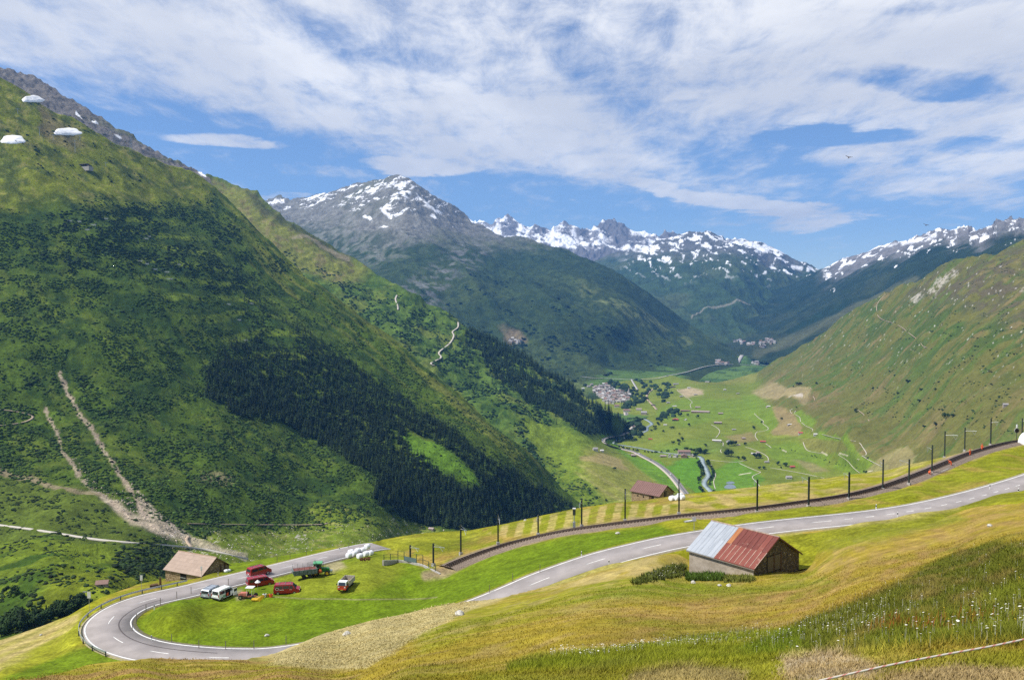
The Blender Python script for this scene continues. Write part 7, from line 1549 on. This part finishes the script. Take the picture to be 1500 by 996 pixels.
x, y = sample([(1330,425),(1400,392),(1560,345),(1560,640),(1450,600),(1400,520)], 380, 14); k = sm(-.05, .3, fbm(x/20, y/12, 3, 224)) > rng.uniform(0, 1, len(x)); x, y = x[k], y[k]
s = rng.uniform(.5, 1.3, len(x)); scatter('scree_stones', [withc(*shrub_geo(31, 1), .1, 1)], V.P(x, y), np.c_[s, s*.6], cols(len(x), (.42,.40,.36), .15), FOL, label='pale stones scattered over the right hillside')
x, y = sample([(240,790),(460,765),(690,790),(560,800),(330,830)], 420, 8); s = rng.uniform(.3, .9, len(x)); scatter('scree_stones', [withc(*shrub_geo(32, 1), .1, 1)], C.P(x, y), np.c_[s, s*.6], cols(len(x), (.46,.42,.36), .15), FOL, label='pale stones scattered on the pasture below the wood')
x, y = sample([(195,705),(215,735),(250,760),(300,800),(350,815),(240,790),(150,728),(100,670),(110,660),(160,720)], 900, 3); s = rng.uniform(.3, 1.1, len(x)); scatter('scree_stones', [withc(*shrub_geo(33, 1), .1, 1)], C.P(x, y), np.c_[s, s*.6], cols(len(x), (.42,.35,.28), .2), FOL, label='rubble lying in the gravel gullies')
shrubs('shrub_cover', M1, [(600,440),(740,400),(900,480),(1000,530),(860,560),(700,520)], 2600, 6, 12, (.016,.034,.012), clump(22, 225, .05, .4), lab='dark scrub patches on the central mountain', flat=.5)

# ---- single broadleaf trees and bushes
def leafy(seed, n=260, lobes=6):
    rr = np.random.default_rng(seed); c = np.c_[rr.uniform(-.28, .28, lobes), rr.uniform(-.28, .28, lobes), rr.uniform(.35, .72, lobes)]; rad = rr.uniform(.2, .33, lobes); V_ = []; T = []
    for i in range(n):
        k = rr.integers(lobes); d = rr.standard_normal(3); d /= np.linalg.norm(d); p = c[k]+d*rad[k]*rr.uniform(.6, 1.05); p[2] = max(.04, p[2])
        a = rr.standard_normal(3); a -= d*a.dot(d)*.6; a /= np.linalg.norm(a); b = np.cross(d, a); s = rr.uniform(.06, .11); j = len(V_)
        V_ += [p+a*s, p+b*s*.8, p-a*s, p-b*s*.8]; T += [(j, j+1, j+2), (j, j+2, j+3)]
    return np.array(V_), np.array(T)
LFY = []
for s, bcol in enumerate(((.022,.045,.012),(.03,.06,.014),(.018,.036,.012),(.045,.08,.018))):
    v, t = leafy(s+3); rr = np.random.default_rng(s); LFY.append(crown_mesh('crown', v, t, 1+.35*rr.uniform(-1, 1, len(v)), bcol))
tk = MB().tube((0, 0, -.1), (0, 0, .5), .035, 6, .015).tube((0, 0, .3), (.14, .05, .55), .018, 4).tube((0, 0, .28), (-.12, -.06, .5), .018, 4).build('trunk', BARK); TRL = tk.data; bpy.data.objects.remove(tk)
def shrubtree(px, py, hpx, lab, grp, layers=(V, D), wr=1.0, kind=None, con=False, nm=None):
    p = pick(px, py, list(layers)); h = hpx*p.y/F; k = int(rng.integers(0, 3)) if kind is None else kind
    return tree_thing(nm or ('spruce_tree' if con else 'leafy_tree'), lab, p-Vector((0, 0, .05*h)), h, h*wr*(1.3 if con else 1), (HIC if con else LFY)[k], TRL if not con else TRK, grp, rng.uniform(0, 6))
for (a, b, h, w, lab) in ((1072,653,9,1.0,'tallest dark tree of the clump at the farm in the valley centre'),(1076,652,8,1,'dark round tree at the right of the valley centre clump'),(1068,653,7,1,'lower dark tree at the left of the valley centre clump'),(1092,652,5,1.2,'small bush right of the valley centre clump'),
  (1068,668,12,1.0,'large dark tree alone on the flank of the grassy mound'),(1064,668,8,1.0,'smaller tree leaning on the large mound tree'),(1082,673,6,1.2,'round bush by the path right of the grassy mound'),(1089,674,7,1.2,'darker round bush right of the first by the path'),(1108,671,9,1.2,'big round dark tree before the pinkish shed'),(1112,671,8,1.2,'second dark tree in front of the pinkish shed'),
  (1034,654,5,1.3,'round bush on the green slope above the hamlet'),(986,650,5,1.1,'leftmost bush on the slope above the hamlet'),(994,648,6,1.0,'middle bush on the slope above the hamlet'),(994,652,4,1.2,'small bush under the middle one above the hamlet'),(1000,646,7,1.0,'rightmost tallest bush on the slope above the hamlet'),(995,637,3.5,1.2,'tiny bush on the bare knoll'),(1009.5,624,5,1.1,'bush on the top of the valley knoll'),(971.5,633,4,1.2,'round bush on the lower left of the valley knoll'),(984,628,4,2.0,'long dark hedge on the valley knoll'),
  (1022,612,5,1.2,'round dark bush between the two lanes above the knoll'),(996,610,7,1.0,'dark tree behind the black and red house'),(1007.5,609,4,1,'small bush right of the black and red house'),(1104,629,6,.9,'single conical tree on the yellow green field'),(1144.5,615,4,1.1,'small dark bush on the brown patch with a hut'),(1115.5,620,4,.8,'narrow bush beside the upper golf path'),
  (1140,681,7,1.0,'left tree behind the small mounds by the golf meadow'),(1150,683,7,1.2,'right tree behind the small mounds by the golf meadow'),(1113,687,5,1.2,'left bush at the path fork on the lower meadow'),(1119,687,5,1.3,'right bush at the path fork on the lower meadow'),(1144,686,3.5,1,'tiny bush on the lower meadow near the red hut'),(1268,693,5,1.6,'bush at the very edge of the far meadow by the crest'),(1167,598,3,1.1,'small bush above the winding golf path'),(1271,672,3,1.4,'small bush beside the long straight path'),
  (1253,605,6,1.2,'dark bush at the foot of the right hillside'),(1168.5,564,5,1.2,'left of two dark bushes high on the tan slope'),(1172.5,563.5,5,1.0,'right of two dark bushes high on the tan slope'),(1196,563.5,4,1.0,'dark bush right of the brown hill path'),(1278.5,571.5,5,1.0,'single bush halfway up the right hillside'),(1162,568,3,1,'tiny bush left of the pair on the tan slope'),(1216,563,2.5,1,'tiny bush between path and hillside stripes'),(1239,620.5,2.5,1,'speck of a bush on the brown lower hillside'),
  (1330,561,6,1.2,'bush right of the dark gully on the right hillside'),(1310,551,3,1,'small bush at the top of the tan slope'),(1303,545,3,1,'little bush above the tan slope'),(1315,576,4,1,'bush on the green flank, lower'),(1370,624,7,.9,'tall bush just above the track masts'),(1383,611,7,1.2,'left tree of the row on the hillside above the track'),(1389,611,6,1.2,'middle tree of the row on the hillside above the track'),(1396,610,5,1.6,'right low tree of the row on the hillside above the track'),(1347,589,5,1.6,'bush in the upper gully'),(1349,572,4,1.3,'bush beside the gully bend'),(1354,626,4,1.6,'bush at the lower gully end'),(1370,572,4,1.1,'bush above the twin gullies'),(1376,601,3,1.3,'small bush between twin gullies'),
  (900,688,4.5,1.3,'round bush on the tan pasture beside the striped field'),(888,735,5,.9,'small dark tree on the pasture left of the brown roofed barn'),(1040,560,2.5,1,'tiny bush by the hut at the narrows')):
    shrubtree(a, b, h, lab, None, wr=w)
for lab, grp, pts, off, n, h0, h1 in (('willow bush on the left bank of the river in the valley','bushes on the left river bank',[(1030,722),(1024,712),(1023,703),(1029,695),(1028,688),(1024,680),(1019,672)],2.2,46,3,5.5),('willow bush on the right bank of the river in the valley','bushes on the right river bank',[(1047,722),(1041,712),(1040,704),(1045,697),(1043,690),(1040,683),(1036,675)],1.8,36,3,5),
    ('round tree by the bridge beside the riverside hamlet','trees beside the riverside hamlet',[(1019,667),(1026,661),(1032,664)],2.5,10,5,8),('bush of the dense hedge behind the riverside hamlet','hedge bushes behind the hamlet',[(905,655),(935,661),(965,663),(1000,658),(1018,660)],.7,34,2.5,4),('bush along the river between the town and the valley road','bushes by the upper river',[(888,645),(912,641),(930,634),(940,626),(935,615)],2.2,34,3,5.5),('bush on the bank of the upper river below the black and red house','bushes on the outer river bank',[(960,630),(962,622),(968,618),(946,638),(930,645)],1.5,10,3,4.5)):
    q = smooth_pts(pts, 10)
    for k in range(n):
        a, b = q[int(rng.integers(0, len(q)))]; i_ = b; shrubtree(a+rng.uniform(-off, off), b+rng.uniform(-off*.5, off*.5), rng.uniform(h0, h1), lab+(', nearest stretch' if b > 700 else ', far stretch' if (b < 685 and b > 668) else ', left part' if ('hedge' in lab and a < 950) else ''), grp, wr=rng.uniform(1, 1.4), nm='river_bush', kind=int(rng.integers(0, 4)))
for k in range(26):
    a, b = rng.uniform(1115, 1260), 0; b = 648+(a-1115)*.28+rng.uniform(-2, 2); shrubtree(a, b, rng.uniform(1.2, 2.4), 'small bush in the hedge line between the golf meadows', 'hedge bushes between the golf meadows', nm='hedge_bush')
# thicket at the lower left
for k in range(58):
    a = rng.uniform(-8, 122); b = np.interp(a, [0, 20, 60, 118], [930, 918, 914, 893])+rng.uniform(-10, 5)
    h_ = rng.uniform(13, 24); shrubtree(a, b, h_, ('tall ' if h_ > 19 else 'low ')+'leafy tree in the '+('left' if a < 40 else 'middle' if a < 80 else 'right')+' third of the thicket behind the dry hay bank', 'trees of the lower left thicket', (C,), wr=rng.uniform(.9, 1.2), kind=int(rng.integers(0, 3)))
shrubtree(33, 920, 36, 'tall dark spruce standing above the lower left thicket', None, (C,), con=True, wr=1.3, kind=0)
shrubtree(68, 905, 22, 'shorter dark conifer right of the tall thicket spruce', None, (C,), con=True, wr=1.2, kind=1); shrubtree(128, 892, 14, 'rounded dark shrub behind the road sign at the bend', None, (C,), wr=1.1)
for a, b, h, lab in ((22,872,17,'pale rounded tree on the dark hummock at the left'),(10,868,12,'dark bush at the left of the hummock tree'),(34,878,12,'dark bush at the right of the hummock tree'),(380,763,9,'small spruce on the lower scrub slope left of the gravel track'),(410,752,9,'narrow spruce right of the first on the lower scrub slope'),(310,735,7,'low spruce near the brown scar'),(240,812,7,'small spruce peeping above the tan barn')):
    shrubtree(a, b, h, lab, None, (C,), con='spruce' in lab, kind=3 if 'pale' in lab else 0)

# ================================================================== GRASS, WEEDS AND FLOWERS OF THE NEAR SLOPE
GR = attr_mat('grass_blades', .8, .1)
def blades(name, x, y, h, per, wide, tip, lab, ly=A1, basec=None, spread=.12, lean=.35, exact=False):
    P_ = np.array([ly.at(a, b) for a, b in zip(x, y)]) if exact else ly.P(x, y)
    base = ly.colf(P_[:, 0], P_[:, 1], P_[:, 2], x, y) if basec is None else cols(len(x), basec, .15); n = len(x)*per
    P_ = np.repeat(P_, per, 0); base = np.repeat(base, per, 0); hh = np.repeat(h, per)*rng.uniform(.6, 1.25, n); sp = np.repeat(np.broadcast_to(spread, (len(x),)), per)
    P_[:, 0] += rng.uniform(-1, 1, n)*sp; P_[:, 1] += rng.uniform(-1, 1, n)*sp; P_[:, 2] -= .03
    a = rng.uniform(0, 2*math.pi, n); w = wide*P_[:, 1]/40+.004; dx = np.cos(a)*w; dy = np.sin(a)*w; lx = rng.normal(0, lean, n)*hh+.12*hh; ly_ = rng.normal(0, lean, n)*hh
    v0 = P_+np.c_[dx, dy, np.zeros(n)]; v1 = P_-np.c_[dx, dy, np.zeros(n)]; v2 = P_+np.c_[lx, ly_, hh]
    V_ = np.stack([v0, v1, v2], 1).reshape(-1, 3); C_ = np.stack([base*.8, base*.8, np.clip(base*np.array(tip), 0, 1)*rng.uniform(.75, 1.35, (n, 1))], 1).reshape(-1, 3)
    o = mesh_np(name, V_, tris=np.arange(3*n).reshape(-1, 3), material=GR, col=C_); tag(o, kind='stuff'); o['label'] = lab; return o
def region(pts, n, f=4): return sample(pts, n, f)
x, y = region([(-20,1010),(-20,998),(130,978),(240,966),(350,968),(420,970),(600,935),(740,900),(900,860),(1003,842),(1200,835),(1400,790),(1520,775),(1520,1010)], 52000, 2)
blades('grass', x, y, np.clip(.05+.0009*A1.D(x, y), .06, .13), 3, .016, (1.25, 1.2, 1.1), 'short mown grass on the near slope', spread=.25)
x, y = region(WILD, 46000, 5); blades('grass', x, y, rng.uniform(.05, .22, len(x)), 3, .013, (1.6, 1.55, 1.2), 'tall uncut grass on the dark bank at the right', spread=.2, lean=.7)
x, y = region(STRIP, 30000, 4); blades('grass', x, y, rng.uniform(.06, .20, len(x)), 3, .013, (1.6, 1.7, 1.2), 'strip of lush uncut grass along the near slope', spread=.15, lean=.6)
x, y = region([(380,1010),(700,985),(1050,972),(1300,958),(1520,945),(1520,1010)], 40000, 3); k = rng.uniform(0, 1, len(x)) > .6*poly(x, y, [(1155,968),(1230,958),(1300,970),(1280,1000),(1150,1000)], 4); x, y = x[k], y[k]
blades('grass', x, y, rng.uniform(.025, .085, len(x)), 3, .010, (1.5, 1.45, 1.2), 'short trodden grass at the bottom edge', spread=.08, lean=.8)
# hay wisps on the raked strip
x, y = region([(395,968),(450,940),(540,914),(620,895),(700,880),(690,895),(610,938),(540,972),(440,976)], 9000, 2); blades('hay', x, y, np.full(len(x), .07), 3, .03, (1.3, 1.3, 1.2), 'loose cut hay on the raked strip', basec=(.38,.32,.15), spread=.5, lean=1.2)
# umbels
def umbels(q, n, h0, h1, s0, s1, colr, lab):
    x, y = region(q, n, 4); P_ = A1.P(x, y); hh = rng.uniform(h0, h1, len(x)); s = rng.uniform(s0, s1, len(x)); V_ = []; T = []; a6 = np.arange(6)*math.pi/3; k = 0
    tilt = rng.normal(0, .25, (len(x), 2))
    ring = np.stack([P_[:, 0:1]+np.cos(a6)*s[:, None], P_[:, 1:2]+np.sin(a6)*s[:, None], (P_[:, 2]+hh)[:, None]+np.cos(a6)*s[:, None]*tilt[:, :1]+np.sin(a6)*s[:, None]*(tilt[:, 1:]-.45)], -1)
    top = P_+np.c_[np.zeros((len(x), 2)), hh+s*.35]; bot = P_-[0, 0, .05]
    V_ = np.concatenate([ring, top[:, None], bot[:, None], (bot+[.012, 0, 0])[:, None]], 1); n8 = np.arange(len(x))[:, None, None]*9
    T = np.array([[i, (i+1) % 6, 6] for i in range(6)]+[[7, 8, 6]])[None]+n8; C_ = np.ones((len(x), 9, 3))*np.array(colr); C_[:, 7:] = (.06,.1,.015)
    o = mesh_np('wildflowers', V_.reshape(-1, 3), tris=T.reshape(-1, 3), material=GR, col=C_.reshape(-1, 3)); tag(o, kind='stuff'); o['label'] = lab
wh = (.72,.70,.62)
umbels([(800,962),(820,952),(910,950),(960,938),(1050,932),(1060,942),(960,952),(900,960)], 230, .15, .3, .02, .04, wh, 'white umbel flowers along the edge of the lush strip')
umbels([(1040,940),(1090,922),(1190,905),(1280,880),(1330,895),(1240,935),(1120,948)], 200, .2, .35, .02, .035, wh, 'white flowers where the dark bank begins')
umbels(WILD, 330, .2, .4, .012, .035, wh, 'white flowers scattered over the dark bank')
umbels(WILD, 120, .2, .35, .012, .022, (.6,.42,.03), 'yellow flowers scattered over the dark bank'); umbels([(1200,920),(1300,925),(1420,925),(1500,915),(1500,900),(1400,900),(1240,905)], 40, .2, .35, .02, .04, wh, 'larger white umbels above the rope')
x, y = region([(1260,930),(1290,905),(1330,912),(1420,905),(1480,910),(1400,925),(1320,930)], 260, 6); blades('sorrel', x, y, rng.uniform(.25, .45, len(x)), 2, .012, (1, 1, 1), 'rust red sorrel spikes standing in the grass', basec=(.30,.09,.02), spread=.05, lean=.12)
# nettles and weeds at the barn
def weeds(q, n, h0, h1, base, lab, per=6, spread=.3):
    x, y = region(q, n, 3); blades('weeds', x, y, rng.uniform(h0, h1, len(x)), per, .035, (1.5, 1.5, 1.2), lab, basec=base, spread=spread, lean=.45, exact=True)
weeds([(926,853),(950,840),(985,829),(1004,827),(1004,843),(970,848),(930,856)], 600, .2, .6, (.075,.09,.02), 'tall nettles left of the patched roof barn')
weeds([(1004,841),(1030,840),(1060,843),(1060,849),(1030,851),(1008,850)], 700, .25, .75, (.05,.085,.014), 'dense green weeds against the front wall of the patched roof barn')
weeds([(1060,845),(1100,846),(1104,851),(1065,853)], 400, .2, .6, (.12,.13,.03), 'thin weeds at the right end of the front wall')
umbels([(940,850),(985,832),(1004,830),(1004,845),(960,850)], 60, .5, .8, .04, .07, wh, 'white flowers among the nettles left of the barn')

# ================================================================== ROPE IN THE FOREGROUND
def atd(px, py, d): a, b = ray(px, py); return Vector((a*d, d, b*d))
rp_ = [atd(960, 1060, 3.8), atd(1080, 1022, 3.9), atd(1200, 996.5, 4.0), atd(1300, 974.5, 4.1), atd(1380, 959, 4.2), atd(1460, 944.5, 4.3), atd(1530, 929, 4.4), atd(1600, 911, 4.5)]
q = smooth_pts([tuple(p) for p in rp_], 40); q = np.array(q); n = len(q); V_ = []; C_ = []
for i in range(n):
    for k in range(8):
        t = 2*math.pi*k/8; V_.append((q[i][0], q[i][1]+math.cos(t)*.0055, q[i][2]+math.sin(t)*.0055)); C_.append((.50,.12,.09) if ((k+i//1) % 8) < 2 else (.58,.54,.48))
i = np.arange(n-1)[:, None]*8; k = np.arange(8)[None]; Q = np.stack([i+k, i+(k+1) % 8, i+8+(k+1) % 8, i+8+k], -1).reshape(-1, 4)
o = mesh_np('fence_rope', V_, quads=Q, material=GR, col=np.array(C_)); tag(o, 'pale fence rope with a red thread hanging across the lower right corner', 'rope')
for p, lab in ((q[0], 'wooden fence post holding the left end of the rope'), (q[-1], 'wooden fence post holding the right end of the rope')):
    po = MB().tube((0, 0, -2.2), (0, 0, .12), .045, 8).build('fence_post', m_('grey_wood')); MB().tube((0, -.06, 0), (0, .06, 0), .02, 6).build('insulator', m_('black_trim'), po); po.location = Vector(p)+Vector((0, .055, 0)); tag(po, lab, 'fence post')
